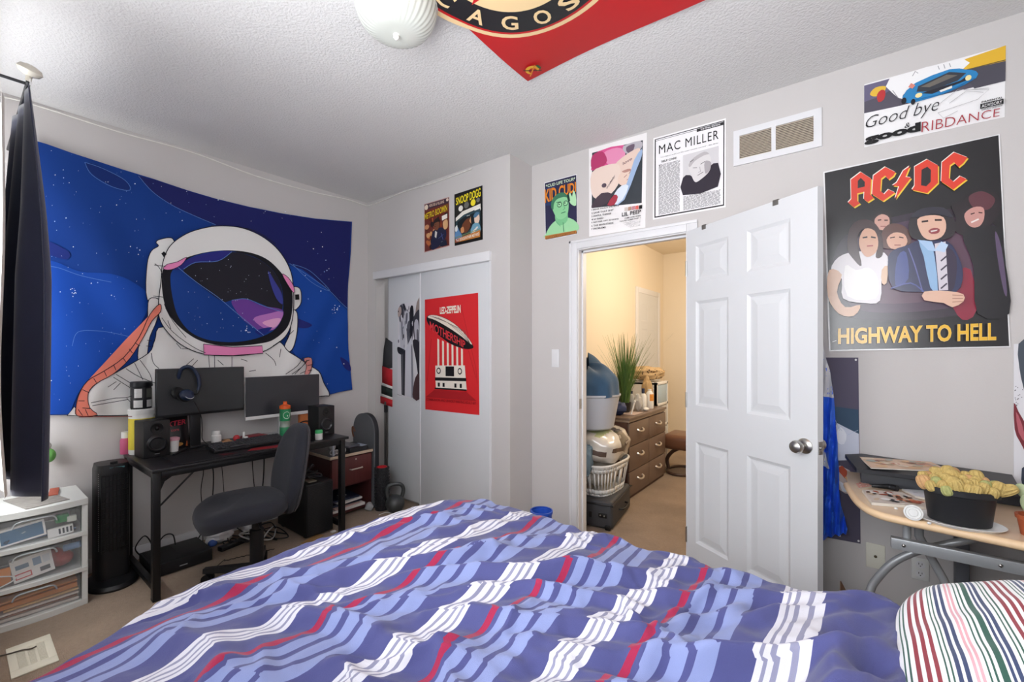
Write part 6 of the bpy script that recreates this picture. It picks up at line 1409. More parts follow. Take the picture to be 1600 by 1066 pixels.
hair([(440, 470), (456, 410), (500, 380), (590, 372), (640, 410), (655, 480), (610, 520), (470, 520)], '211a20'); A.shape([(480, 430), (540, 410), (600, 420), (612, 470), (590, 510), (540, 524), (500, 500)], 'dbb09a', sm=3); A.line([(500, 440), (530, 436)], 8, '2f1a1a'); A.line([(560, 432), (592, 432)], 8, '2f1a1a'); A.shape([(530, 482), (556, 468), (582, 474), (576, 492), (545, 496)], '8d3a3f', sm=2); A.shape([(540, 482), (572, 476), (570, 482), (544, 488)], 'e2d6d0')
hair([(450, 420), (500, 380), (600, 376), (640, 420), (560, 404), (500, 416)], '2b2a36')
A.shape([(512, 760), (620, 758), (690, 772), (690, 806), (640, 832), (600, 812), (512, 800)], 'dcb39c', sm=2)
for k in range(3): A.line([(640, 776+k*16), (688, 778+k*14)], 3, 'a87868')
A.text('HIGHWAY TO HELL', (117, 1002), (840, 984), 74, 'e8c47a', .035, h2=82)
A.text('HIGHWAY TO HELL', (117, 1000), (840, 982), 72, 'e8b630', .02, h2=80)
A.line([(92, 990), (110, 985)], 3, 'e6e6e6')
solo(A, 'band_poster', M_gloss, 'large glossy black poster with red lettering and five figures right of the door', 'poster')

# -- dark hanging behind the door, and the drawing at the frame edge
K3 = (1270, 540, 3.33)
A = wallart('y', YD, *K3); q = [(-60, 62), (237, 63), (249, 1032), (-60, 975)]
backing(A, q, '5c5768'); qp(A, q, [(.3, .29), (.6, .27), (.99, .28), (.995, .41), (.7, .43), (.3, .40)], '41566b')
qp(A, q, [(.45, .46), (.62, .36), (.76, .38), (.99, .41), (.992, .55), (.5, .57)], 'cfd3e0'); qp(A, q, [(.60, .42), (.68, .38), (.78, .42), (.74, .47), (.64, .47)], 'eceef4', sm=2)
for pts in ([(.5, .33), (.7, .40)], [(.56, .32), (.66, .40)], [(.8, .42), (.98, .39)], [(.4, .34), (.6, .38)]): ql(A, q, pts, 2, 'b9c6da')
qp(A, q, [(.5, .64), (.66, .59), (.82, .61), (.95, .66), (.96, .74), (.75, .74), (.5, .70)], 'c9b8b4', sm=1); qp(A, q, [(.6, .61), (.70, .59), (.80, .62), (.75, .66)], 'b8553c', sm=1); qp(A, q, [(.74, .65), (.86, .64), (.94, .69), (.84, .70)], 'e6b984', sm=1); qp(A, q, [(.62, .67), (.80, .70), (.93, .735), (.7, .73)], 'dfe0ea', sm=1)
for u, v in ((.955, .012), (.965, .985), (.65, .975)): blob(A, q, u, v, .02, .006, 'e8e8e8', 8)
solo(A, 'dark_wall_hanging', M_cloth, 'dark grey-violet printed hanging on the wall behind the blue and white flag', 'wall hanging')
A = wallart('y', YD, 1540, 520, 3.1333); q = [(138, 55), (330, 50), (330, 800), (138, 775)]
backing(A, q, 'dfdee2'); qp(A, q, [(.12, 0), (.5, 0), (.5, .5), (.25, .3), (.14, .16)], '4a525c', sm=2); qp(A, q, [(.3, .1), (.6, .02), (.6, .3)], '2b3038', sm=1)
qp(A, q, [(.0, .40), (.12, .46), (.4, .6), (.4, .76), (.15, .66), (.02, .58)], '7a2f38', sm=2); qp(A, q, [(.05, .46), (.2, .54), (.3, .66), (.12, .6)], 'b5606a', sm=2); qp(A, q, [(.2, .84), (.5, .82), (.5, 1), (.24, .99)], '3b4252', sm=2)
rs = random.Random(8)
for i in range(18): blob(A, q, rs.uniform(.02, .22), rs.uniform(.28, .42), .012, .004, '6c6a70', 6, up=(i == 0))
solo(A, 'ink_drawing_poster', M_paper, 'pale poster with dark and red ink shapes at the right above the folding table', 'poster')

# -- return-air vent, switch, sockets
vq = [(57, 497), (525, 374), (527, 580), (60, 680)]; V = lambda u, v: (lambda p: ony(1130+p[0]/3.4043, 60+p[1]/3.4043, YD))(bil(vq, u, v))
p00 = V(0, 0); p11 = V(1, 1); vx0, vx1 = p00.x, V(1, 0).x; vz1 = (V(0, 0).z+V(1, 0).z)/2; vz0 = (V(0, 1).z+V(1, 1).z)/2
t = thing('air_return_vent', 'white louvred air vent on the wall right of the newspaper-style poster', 'wall vent', ((vx0+vx1)/2, YD, vz0))
W, Hh = vx1-vx0, vz1-vz0; ux = [vx0+W*k for k in (0, .075, .455, .505, .915, 1)]; uz = [vz0+Hh*k for k in (0, .17, .83, 1)]
mb = MB(); yy0, yy1 = YD-.012, YD
mb.box(ux[0], ux[1], yy0, yy1, vz0, vz1); mb.box(ux[4], ux[5], yy0, yy1, vz0, vz1); mb.box(ux[2], ux[3], yy0, yy1, uz[1], uz[2]); mb.box(ux[1], ux[4], yy0, yy1, vz0, uz[1]); mb.box(ux[1], ux[4], yy0, yy1, uz[2], vz1); part(mb, 'frame', M_white, t)
mb = MB()
for a, b in ((1, 2), (3, 4)):
    for k in range(15): z = uz[1]+(uz[2]-uz[1])*(k+.5)/15; mb.box(ux[a], ux[b], YD-.011, YD-.003, z-.0015, z+.0015, rot=Matrix.Rotation(R(40), 3, 'X'))
part(mb, 'louvers', mat('louver_cream', 'c9bdac', .5), t)
mb = MB(); mb.box(ux[1], ux[4], YD-.002, YD-.0005, uz[1], uz[2]); part(mb, 'duct_shade', mat('vent_shadow', '3f342c', .9), t)  # dark sheet painted in place of the shade behind the louvers
def plate(name, label, cat, px0, px1, py0, py1, m, kids):
    a, b = ony(px0, py0, YD), ony(px1, py1, YD); zc = (a.z+b.z)/2; z1 = ony((px0+px1)/2, py0, YD).z; z0 = ony((px0+px1)/2, py1, YD).z
    t = thing(name, label, cat, ((a.x+b.x)/2, YD, z0)); mb = MB(); mb.box(a.x, b.x, YD-.006, YD, z0, z1, .002); part(mb, 'plate', m, t); kids(t, (a.x+b.x)/2, (z0+z1)/2, (b.x-a.x), (z1-z0))
def k1(t, x, z, w, h):
    mb = MB(); mb.box(x-w*.22, x+w*.22, YD-.0085, YD-.006, z-h*.3, z+h*.3, .001); part(mb, 'rocker', M_white, t)
plate('light_switch', 'white light switch on the wall left of the doorway', 'light switch', 862.5, 874, 546, 574, M_white, k1)
def k2(t, x, z, w, h):
    mb = MB(); mb.cyl((x, YD-.011, z), (x, YD-.006, z), .006, seg=12); part(mb, 'jack', mat('brass_jack', '6e6450', .4, metal=.6), t)
plate('cable_outlet', 'cream cable wall plate with a single jack under the dark hanging', 'outlet', 1353, 1383, 850, 888, mat('cream_plate', 'e3e1d2', .4), k2)
def k3(t, x, z, w, h):
    for dz_ in (-.021, .021):
        mb = MB(); mb.lathe([(.001, 0), (.0165, 0), (.0165, .002), (.001, .002)], (x, YD-.006, z+dz_), 20, rot=Matrix.Rotation(R(90), 3, 'X')); s = part(mb, 'socket', M_white, t)
        p = MB()
        for dx_ in (-.0055, .0055): p.box(x+dx_-.001, x+dx_+.001, YD-.0088, YD-.008, z+dz_, z+dz_+.008)
        p.cyl((x, YD-.0088, z+dz_-.006), (x, YD-.008, z+dz_-.006), .0022, seg=8); part(p, 'slots', M_dark, s)
plate('power_outlet', 'white double power outlet on the wall behind the folding table frame', 'outlet', 1424, 1452, 872, 906, mat('white_plate', 'dededb', .4), k3)
# ================================================================ blue and white flag pinned on the wall behind the door
def flagfn(px, py):
    p = ony(px, py, YD-.05); k = (py-430)/410
    f = .018*math.sin(px*.55+py*.03)*min(1, max(0, k)*1.5)+.022*math.sin(py*.085+px*.12)*max(0, k-.45)
    return Vector((p.x, min(YD-.012, p.y-.02*k+f), p.z))
A = FabricArt(flagfn, (0, -1, 0), (frange(1240, 1325, 34), frange(420, 845, 60)), step=.0008)
edge = [(1262, 425), (1284, 545), (1290, 558), (1297, 580), (1303, 620), (1304.5, 640), (1306, 665), (1309, 690), (1309.5, 715), (1311, 735), (1311, 765), (1314, 785), (1319, 806), (1324, 824), (1322, 832), (1312, 835), (1296, 838), (1282, 842), (1245, 842), (1245, 425)]
A.shape(edge, '356ce4', up=False)
A.shape([(1245, 425), (1262, 425), (1284, 545), (1290, 558), (1297, 580), (1303, 620), (1303, 622), (1245, 612)], 'd9dae0')
A.shape([(1270, 690), (1288, 703), (1296.5, 731), (1286, 728), (1262, 720)], 'd9dae0')
A.finish()
solo(A, 'pinned_flag', M_silk, 'shiny blue and white flag hanging behind the open door', 'flag', smooth=60)

# ================================================================ folding table
M_ply = wood('light_maple_top', 'd2b698', 'dfc8ac', (2, 14, 14), .35); M_edge2 = mat('pale_maple_edge', 'e2c39c', .4)
M_grey = mat('silver_paint_tube', 'a3a6a8', .35, metal=.35)
tx0, tx1, ty1, tz = -.005, .665, YD-.035, .757
t = thing('folding_table', 'light wood folding table with a grey metal frame against the wall beside the bed', 'table', ((tx0+tx1)/2, 2.35, 0))
outl = [Vector((tx0, ty1, 0)), Vector((tx0+.002, 2.45, 0)), Vector((.012, 2.33, 0)), Vector((.03, 2.22, 0)), Vector((.055, 2.135, 0)), Vector((.09, 2.085, 0)), Vector((.14, 2.066, 0)), Vector((.25, 2.05, 0)), Vector((.45, 2.022, 0)), Vector((tx1, 1.99, 0)), Vector((tx1, ty1, 0))]
sm_ = spline(outl[1:9], 5)+[outl[9], outl[10], outl[0]]
mb = MB(); mb.prism([p+Vector((0, 0, tz-.026)) for p in sm_], (0, 0, .026)); part(mb, 'tabletop', M_ply, t)
mb = MB(); mb.tube([p+Vector((-.001, -.001, tz-.014)) for p in sm_[:-2]], .0145, 10); part(mb, 'edge_band', M_edge2, t)
mb = MB(); mb.box(.125, .665, 2.135, 2.165, .612, .652, .003); rl = part(mb, 'rail', M_grey, t)
for x in (.16, .40, .60): p = MB(); p.ball((x, 2.133, .632), (.006, .004, .006), 10, 6); part(p, 'screw', M_steel, rl)
mb = MB(); mb.cyl((.172, 2.175, .64), (.172, 2.175, tz-.026), .012); part(mb, 'post', M_grey, t); mb = MB(); mb.cyl((.58, 2.175, .64), (.58, 2.175, tz-.026), .012); part(mb, 'post', M_grey, t)
arch = [Vector((-.06, 2.50, .012)), Vector((-.055, 2.46, .2))]+[ony(a, b, 2.36) for a, b in ((1350, 935), (1366, 910), (1392, 882), (1424, 865), (1465, 854), (1510, 845))]+[Vector((.50, 2.42, .665)), Vector((.6, 2.5, .60)), Vector((.64, 2.56, .40)), Vector((.64, 2.58, .012))]
mb = MB(); mb.tube(arch, .0145, 12, sub=6); part(mb, 'leg', M_grey, t)
a, b = ony(1436, 838, 2.30), ony(1474, 905, 2.30)
mb = MB(); mb.tube([Vector((a.x, 2.30, tz-.026)), a, b, Vector((b.x+.14, 2.30, .012))], .0145, 12); part(mb, 'leg', M_grey, t)
mb = MB(); mb.box(.36, .40, 2.60, 2.66, .05, .70, .003); mb.box(.36, .40, 2.45, 2.66, 0, .05, .003); part(mb, 'back_support', mat('dark_grey_metal', '5c5f66', .5), t)

# cardboard under the table
M_card = mat('brown_cardboard', '9a7556', .8, var=.1, scale=12)
t = thing('cardboard_box', 'open cardboard box on the floor under the folding table, left of the table leg', 'box', (.10, 2.47, 0))
mb = MB()
x0, x1, y0, y1, hh = .0, .20, 2.38, 2.56, .20
for q in ((x0, x0+.004, y0, y1), (x1-.004, x1, y0, y1), (x0, x1, y0, y0+.004), (x0, x1, y1-.004, y1)): mb.box(q[0], q[1], q[2], q[3], 0, hh)
mb.box(x0, x1, y0, y1, 0, .004); part(mb, 'body', M_card, t)
for pts in ([(x0, y0, hh), (x0, y1, hh), (x0-.03, y1-.03, hh+.075), (x0-.03, y0+.03, hh+.075)], [(x1, y0, hh), (x1, y1, hh), (x1+.03, y1-.03, hh+.085), (x1+.03, y0+.03, hh+.085)]):
    mb = MB(); mb.prism(pts, (.003, 0, .001)); part(mb, 'flap', M_card, t)
mb = MB(); mb.box(.44, .63, 2.2, 2.38, 0, .50, .004); mb.box(.44, .63, 2.28, 2.295, .5, .502); solo(mb, 'cardboard_box', M_card, 'closed tall cardboard box under the right end of the folding table', 'box')

# printer with papers
M_prn = mat('charcoal_printer', '2c2d31', .45); M_prn2 = mat('grey_printer_face', '404247', .45)
t = thing('printer', 'charcoal all-in-one printer on the folding table by the wall', 'printer', (.28, 2.55, tz))
mb = MB(); mb.box(.043, .515, 2.462, 2.64, tz, tz+.058, .006); part(mb, 'body', M_prn2, t)
mb = MB(); mb.box(.06, .36, 2.458, 2.47, tz+.048, tz+.060, .002)
for k in range(9): mb.box(.07+k*.03, .082+k*.03, 2.456, 2.462, tz+.052, tz+.060)
part(mb, 'paper_slot', M_blk2, t)
mb = MB(); z = tz+.06
pl_ = [(.028, 2.378, z+.006), (.30, 2.40, z+.004), (.50, 2.38, z-.004), (.53, 2.66, z+.004), (.05, 2.66, z+.02), (-.012, 2.52, z+.034)]
mb.prism([Vector(p) for p in pl_], (0, 0, .016)); part(mb, 'lid', M_prn, t)
mb = MB(); mb.box(.515, .60, 2.42, 2.60, tz, tz+.035, .006); part(mb, 'side_tray', M_prn, t)
def sheet(pts, name, label, cat, th, colf):
    A = Art(lambda u, v: (lambda a, b: a+(b-a)*v)(pts[0]+(pts[1]-pts[0])*u, pts[3]+(pts[2]-pts[3])*u), (0, 0, 1), step=.0004)
    A.col = lin('d9d3c8'); A.prism([p-Vector((0, 0, th)) for p in pts], (0, 0, th-.0003)); colf(A); return solo(A, name, M_paper, label, cat)
rs = random.Random(12)
def collage(cols, n, base):
    def f(A):
        A.shape([(0, 0), (1, 0), (1, 1), (0, 1)], base)
        for i in range(n): A.ell(rs.uniform(.1, .9), rs.uniform(.12, .88), rs.uniform(.03, .1), rs.uniform(.04, .12), rs.choice(cols), rs.uniform(0, 90), up=(i % 5 == 0), n=8)
    return f
zz = tz+.094
sheet([onz(1342, 714, zz+.012), onz(1455, 722, zz+.006), onz(1486, 737, zz), onz(1361, 731, zz)], 'magazine', 'open colourful magazine lying on the printer lid', 'magazine', .004, collage(('c98f7a', 'd9b48c', 'b9a58a', '9a6a58', 'e2d2bc', 'a9b0a8'), 40, 'd6b9a0'))
sheet([onz(1347, 765, tz+.012), onz(1409, 769, tz+.012), onz(1462, 793, tz+.012), onz(1362, 785, tz+.012)], 'magazine', 'glossy magazine with a busy cover on the table in front of the printer', 'magazine', .011, collage(('3a2a28', 'e6e2de', 'a8563f', '6b4a3a', 'c9b29a', 'd98f6a', '2a2a2e'), 44, 'cfc4ba'))
sheet([onz(1409, 764, tz+.010), onz(1460, 768, tz+.010), onz(1470, 784, tz+.010), onz(1430, 775, tz+.010)], 'paper_sheets', 'white sheets between the magazine and the black cactus pot', 'paper', .008, collage(('cfcfd6', 'e9e9ee'), 4, 'e4e4e8'))
sheet([onz(1337, 756, tz+.004), onz(1352, 752, tz+.004), onz(1362, 760, tz+.004), onz(1342, 763, tz+.004)], 'leaflet', 'small red and white leaflet at the back left of the folding table', 'paper', .003, collage(('c2404a', 'e8d8d0'), 8, 'd9a090'))
mb = MB(); mb.tube([onz(1362, 759, tz+.020), onz(1376, 760, tz+.022), onz(1390, 761, tz+.022), onz(1402, 764, tz+.022)], lambda s: .007+.006*s, 10, sub=4); solo(mb, 'black_stapler', M_blk, 'black hand tool lying against the printer on top of the magazine', 'tool')
# white tin
c = onz(1427, 803, tz+.020); ax = (CAM-c); ax.z *= .9; ax = ax.normalized(); rr = ax.to_track_quat('Z', 'Y').to_matrix(); c.z = tz+.0235
t = thing('candle_tin', 'round white tin lying on its side on the folding table', 'tin', (c.x, c.y, tz))
mb = MB(); mb.lathe([(.001, -.022), (.023, -.022), (.024, -.02), (.024, -.002), (.001, -.002)], c, 28, rot=rr); part(mb, 'body', mat('grey_tin', 'b6b7b5', .35, metal=.4), t)
mb = MB(); mb.lathe([(.024, -.002), (.026, -.001), (.026, .003), (.021, .004), (.0195, .001), (.013, .001), (.012, .003), (.001, .003)], c, 28, rot=rr); part(mb, 'lid', mat('tin_lid', 'cfd0ce', .4), t)

# ---- potted cactus on its tray
M_pot = mat('black_pot_plastic', '242528', .5)
cx_, cy_ = .298, 2.105
mb = MB(); mb.lathe([(.001, 0), (.092, 0), (.104, .010), (.101, .011), (.09, .004), (.001, .004)], (cx_-.002, cy_, tz), 40, sx=1.10, sy=.84); solo(mb, 'plant_tray', mat('white_tray', 'e4e4e2', .35), 'white oval tray under the black cactus pot', 'tray')
t = thing('potted_cactus', 'oval black pot crowded with yellow-green finger cacti on a white tray', 'potted cactus', (cx_, cy_, tz+.0045))
mb = MB(); z0 = tz+.0045
mb.lathe([(.001, 0), (.074, 0), (.078, .004), (.088, .095), (.090, .098), (.098, .100), (.099, .118), (.094, .120), (.086, .108), (.001, .104)], (cx_, cy_, z0), 44, sx=1.0, sy=.70); part(mb, 'pot', M_pot, t)
mb = MB(); mb.lathe([(.001, .112), (.088, .106)], (cx_, cy_, z0), 30, sx=1.0, sy=.70, cap=False); part(mb, 'soil', mat('dark_soil', '3a2f26', .95, bump=.5), t)
M_cac = mat('yellow_green_cactus', 'c8ae6a', .7, var=.2, scale=120, bump=.5, bscale=320); M_cac2 = mat('pinkish_cactus', 'cfa472', .7, var=.25, scale=120, bump=.5, bscale=320); M_cac3 = mat('green_cactus', 'b0b273', .7, var=.25, scale=120, bump=.5, bscale=320)
def stemmesh(L, r):
    mb = MB()
    def f(u, v):
        a = 2*math.pi*u; k = v*math.pi; rr = r*math.sin(k)**.6*(1+.09*math.cos(a*11)) if 0 < v < 1 else 1e-4
        return Vector((rr*math.cos(a), rr*math.sin(a), L*(1-math.cos(k))/2-L*.25))
    mb.grid(f, 44, 12, True); return mb
protos = {}
rs = random.Random(31)
spots = []
tries = 0
while len(spots) < 40 and tries < 4000:
    tries += 1
    a, b = rs.uniform(-1, 1), rs.uniform(-1, 1)
    if a*a+b*b > 1: continue
    p = (cx_+.092*a, cy_+.066*b)
    if all((p[0]-q[0])**2+(p[1]-q[1])**2 > .0185**2 for q in spots): spots.append(p)
k = 0
for (x, y) in spots:
    a, b = (x-cx_)/.092, (y-cy_)/.066; d = math.hypot(a, b)
    kind = 0 if rs.random() < .66 else (1 if rs.random() < .6 else 2); big = rs.random() < .25
    key = (kind, big)
    o = bpy.data.objects.new('stem', protos[key]) if key in protos else None
    if o is None:
        protos[key] = mesh(stemmesh(.062 if big else .046, .0175 if big else .0135), 'stem', (M_cac, M_cac2, M_cac3)[kind], 60); o = bpy.data.objects.new('stem', protos[key])
    COL.objects.link(o); o.parent = t
    h = .112+.022*(1-d*d)+.012*(b+.3)
    o.location = (x-cx_, y-cy_, h); o.rotation_euler = (R(-20*b), R(24*a), rs.uniform(0, 6))
    o.scale = (1.08, 1.08, rs.uniform(.75, 1.0))
o = bpy.data.objects.new('stem', protos[(0, True)] if (0, True) in protos else list(protos.values())[0]); COL.objects.link(o); o.parent = t; o.location = (.088, -.006, .120); o.rotation_euler = (R(10), R(60), 0); o.scale = (1, 1, 1.1)
# terracotta pot with a pale pad cactus at the frame edge
p2 = onz(1617, 838, tz); p2 = Vector((p2.x, p2.y, tz))
t = thing('pad_cactus', 'pale green pad cactus in a terracotta pot at the right end of the folding table', 'potted cactus', tuple(p2))
mb = MB(); mb.lathe([(.001, 0), (.030, 0), (.038, .05), (.042, .052), (.043, .064), (.036, .064), (.034, .052), (.001, .05)], p2, 28); part(mb, 'pot', mat('terracotta', 'a4522f', .75), t)
for dx_, dy_, dz_, r1, r2, an in ((-.012, -.006, .098, .022, .034, -12), (-.022, .008, .135, .018, .026, -30), (.012, .004, .12, .02, .03, 18)):
    mb = MB(); mb.ball(p2+Vector((dx_, dy_, dz_)), (r1, .009, r2), 18, 12, rot=Matrix.Rotation(R(-37), 3, 'Z') @ Matrix.Rotation(R(an), 3, 'Y')); part(mb, 'pad', mat('pale_pad', 'a9b58f', .6, var=.15, scale=80), t)
for i, (a, b) in enumerate(((1400, 795), (1434, 812), (1452, 818), (1546, 806))):
    c = onz(a, b, tz+.004); mb = MB(); mb.ball((c.x, c.y, tz+.0045), (.006, .005, .0045), 8, 6); solo(mb, 'white_pebble', M_wp, ('white chip on the folding table left of the tin', 'white chip just behind the tray rim', 'white chip at the left tip of the plant tray', 'white chip on the folding table right of the cactus pot')[i], 'pebble', 'chips on the folding table')
# ================================================================ the hall beyond the doorway
hl = bpy.data.lights.new('hall_fill_light', 'POINT'); hl.energy = 36; hl.color = (1, .88, .74); hl.shadow_soft_size = .25  # warm light added to the hall
ho = bpy.data.objects.new('hall_fill_light', hl); COL.objects.link(ho); ho.location = (-.75, 4.5, 2.35)
# cardboard box, suitcase
mb = MB(); mb.box(-1.88, -1.562, 2.86, 2.925, 0, .235, .003); mb.box(-1.80, -1.60, 2.859, 2.9, .20, .201); solo(mb, 'carton', M_card, 'brown cardboard carton beside the suitcase in the hall', 'box')
M_case = mat('charcoal_suitcase', '3b3c40', .6, var=.08, bump=.15, bscale=300)
sb = Vector((-1.455, 3.265, 0)); srz = math.atan2(.54, -.083)-math.pi/2
t = thing('suitcase', 'charcoal fabric suitcase lying under the laundry basket in the hall', 'suitcase', (-1.545, 3.25, 0), srz)
mb = MB(); mb.box(-.125, .125, -.275, .275, .004, .215, .03, 4); part(mb, 'shell', M_case, t, world=False)
mb = MB(); mb.tube([Vector((.127*a, .277*b, .19)) for a, b in ((-1, -.85), (-.85, -1), (.85, -1), (1, -.85), (1, .85), (.85, 1), (-.85, 1), (-1, .85))], .007, 8, True, sub=4); part(mb, 'piping', M_blk, t, world=False)
mb = MB(); mb.tube([(.128, -.09, .11), (.155, -.07, .11), (.158, 0, .11), (.155, .07, .11), (.128, .09, .11)], .008, 10, sub=4); part(mb, 'handle', M_blk, t, world=False)
mb = MB(); mb.box(.02, .085, -.281, -.272, .09, .125, .006); mb.box(-.055, -.03, -.281, -.272, .08, .125, .003); part(mb, 'latch_plate', M_blk2, t, world=False)
mb = MB()
for x in (.035, .065): mb.ball((x, -.283, .108), .006, 10, 6)
part(mb, 'rivets', M_steel, t, world=False)
for x in (-.09, .09):
    mb = MB(); mb.box(x-.02, x+.02, -.284, -.262, .004, .04, .006); part(mb, 'corner_foot', M_blk2, t, world=False)
# laundry basket
lcx, lcy, lz = -1.60, 3.26, .217
t = thing('laundry_basket', 'white slotted laundry basket standing on the suitcase in the hall', 'laundry basket', (lcx, lcy, lz))
def bas(a, z):
    c, s = supe(a, 3.4); k = .80+.20*z/.24; return Vector((lcx+.175*k*c, lcy+.27*k*s, lz+z))
n = 96; mb = MB(); fs = []; zs = (0, .012, .05, .185, .215, .24)
for i in range(n):
    a0, a1 = 2*math.pi*i/n, 2*math.pi*(i+1)/n
    for k in range(len(zs)-1):
        if k == 2 and i % 3 != 0: continue
        mb.add([bas(a0, zs[k]), bas(a1, zs[k]), bas(a1, zs[k+1]), bas(a0, zs[k+1])], [[0, 1, 2, 3]])
mb.poly([bas(2*math.pi*i/n, .003) for i in range(n)]); bo = part(mb, 'body', M_wp, t)
md = bo.modifiers.new('thick', 'SOLIDIFY'); md.thickness = .004
mb = MB(); mb.tube([bas(2*math.pi*i/40, .24) for i in range(40)], .009, 8, True); part(mb, 'rim', M_wp, t)
mb = MB(); mb.ball((lcx, lcy, lz+.13), (.12, .2, .10), 20, 12); mb.v = [v+Vector((0, 0, .02*noise.noise(v*12))) for v in mb.v]; solo(mb, 'laundry', mat('pale_laundry', 'b9b2a8', .85), 'pale laundry inside the white slotted basket', 'laundry')
def softblock(name, label, cat, c, r, m, p=3.0, amp=.12, fq=3.0, seed=0, mats=None, n=48, rz=0, tilt=0):
    mb = MB(); rot = Matrix.Rotation(R(rz), 3, 'Z') @ Matrix.Rotation(R(tilt), 3, 'Y')
    def f(u, v):
        a = 2*math.pi*u; e = math.pi*(v-.5); ca, sa = supe(a, p); ce, se = supe(e, p)
        d = Vector((ca*max(0, ce), sa*max(0, ce), se)); k = 1+amp*noise.noise(d*fq+Vector((seed, seed*.3, 0)))+amp*.4*noise.noise(d*fq*2.7+Vector((0, seed, 5)))
        return Vector(c)+rot @ Vector((d.x*r[0]*k, d.y*r[1]*k, d.z*r[2]*k))
    mb.grid(f, n, n//2, True); return mb
# bedding bag (clear zip bag with green bedding and a dark printed band)
M_bagm = printmat('clear_bedding_bag', .12, .7, .6)
mb = softblock('', '', '', (-1.60, 3.30, .585), (.185, .30, .125), None, 3.2, .10, 2.2, 3, rz=8, tilt=10)
cols = []
for f in mb.f:
    c = sum((mb.v[i] for i in f), Vector())/len(f); u, v, w = (c.x+1.60)/.19, (c.y-3.30)/.30, (c.z-.60)/.13
    if w > -.05 and -.72 < v+.35*u < .0 and u < .55: k = 'b7bd8c'
    elif w > -.25 and .08 < v+.35*u < .55: k = '4a443f' if (int((c.y*90)) % 3) else '8d8478'
    elif -.40 < w < -.18 and v < .1: k = '5a4a42'
    else: k = 'd5cfc5'
    cols.append(lin(k))
mb.c = cols; solo(mb, 'bedding_bag', M_bagm, 'clear zip bag of pale green bedding on top of the white basket', 'bedding bag', smooth=60)
# pale blue clothes spilling at the left
mb = softblock('', '', '', (-1.605, 2.955, .51), (.075, .07, .13), None, 2.4, .22, 2.4, 9); solo(mb, 'folded_jeans', mat('pale_denim', '6f8798', .85, bump=.2, bscale=200), 'pale blue clothes bulging beside the bedding bag in the hall', 'clothes', smooth=60)
mb = softblock('', '', '', (-1.62, 2.915, .305), (.06, .05, .07), None, 2.4, .25, 2.6, 4); solo(mb, 'dark_cloth', mat('dark_teal_cloth', '48565c', .85), 'dark grey cloth on the cardboard carton in the hall', 'cloth', smooth=60)
# grey tub with navy blanket
gcx, gcy, gz0 = -1.655, 3.19, .72
M_gtub = mat('grey_tub_plastic', 'b9bec8', .4, var=.02)
t = thing('storage_tub', 'pale grey round plastic tub holding the blue blanket in the hall', 'tub', (gcx, gcy, gz0))
mb = MB(); mb.lathe([(.001, 0), (.165, 0), (.18, .012), (.226, .255), (.236, .262), (.236, .275), (.220, .275), (.175, .018), (.001, .012)], (gcx, gcy, gz0), 48); part(mb, 'body', M_gtub, t)
mb = MB(); a = R(-82)
for s in (0,): c = Vector((gcx+.218*math.cos(a), gcy+.218*math.sin(a), gz0+.215)); w = Vector((-math.sin(a), math.cos(a), 0)); dd = Vector((math.cos(a), math.sin(a), 0)); mb.tube([c+dd*.004+w*x+Vector((0, 0, z)) for x, z in ((-.035, 0), (-.03, .012), (.03, .012), (.035, 0), (.03, -.012), (-.03, -.012))], .006, 8, True, sub=3); mb.box(c.x-.03, c.x+.03, c.y-.006, c.y+.002, c.z-.012, c.z+.012)
part(mb, 'handle_slot', M_blk2, t)
def blk(u, v):
    a = 2*math.pi*u; e = v; r = .222*math.sin(min(1, e*1.25+.02)*math.pi/2)**.8
    ridge = .055*math.cos(3*a+.8)+.035*math.sin(5*a+e*3)
    z = gz0+.262+.265*(1-e**1.7)*(1+.3*ridge/.05*.3)+.05*math.cos(a-2.4)*(1-e)+.02*noise.noise(Vector((math.cos(a)*2, math.sin(a)*2, e*3)))
    rr = r*(1+ridge*.8*e)+.012*math.sin(a*9)*e
    return Vector((gcx+rr*math.cos(a)-.03*(1-e), gcy+rr*math.sin(a), max(gz0+.25, z)))
mb = MB(); mb.grid(blk, 96, 30, True); solo(mb, 'blue_blanket', mat('navy_fleece', '33526f', .9, var=.1, scale=30, bump=.2, bscale=300, sheen=.3), 'dusty navy blue blanket heaped in the grey tub', 'blanket', smooth=80)
# dresser with six drawers
M_dres = wood('taupe_brown_laminate', '6a584c', '75635a', (8, 2, 20), .35); M_dres2 = wood('dark_cherry_side', '47302c', '553a35', (3, 3, 20), .4)
ax0, ax1, ay0, ay1, az = -2.0, -1.545, 3.71, 4.68, .735
t = thing('dresser', 'brown six-drawer dresser along the hall wall', 'dresser', ((ax0+ax1)/2, (ay0+ay1)/2, 0))
mb = MB(); mb.box(ax0, ax1-.02, ay0, ay1, 0, az-.045); part(mb, 'carcass', M_dres2, t)
mb = MB(); mb.box(ax0, ax1+.008, ay0-.01, ay1+.01, az-.022, az, .004); part(mb, 'top', M_dres, t)
mb = MB(); mb.box(ax0+.02, ax1-.004, ay0+.004, ay1-.004, az-.045, az-.022, .006); part(mb, 'cornice', mat('light_moulding', '9c8b7d', .4), t)
ymid = (ay0+ay1)/2; rows2 = (.03, .25, .475, az-.05)
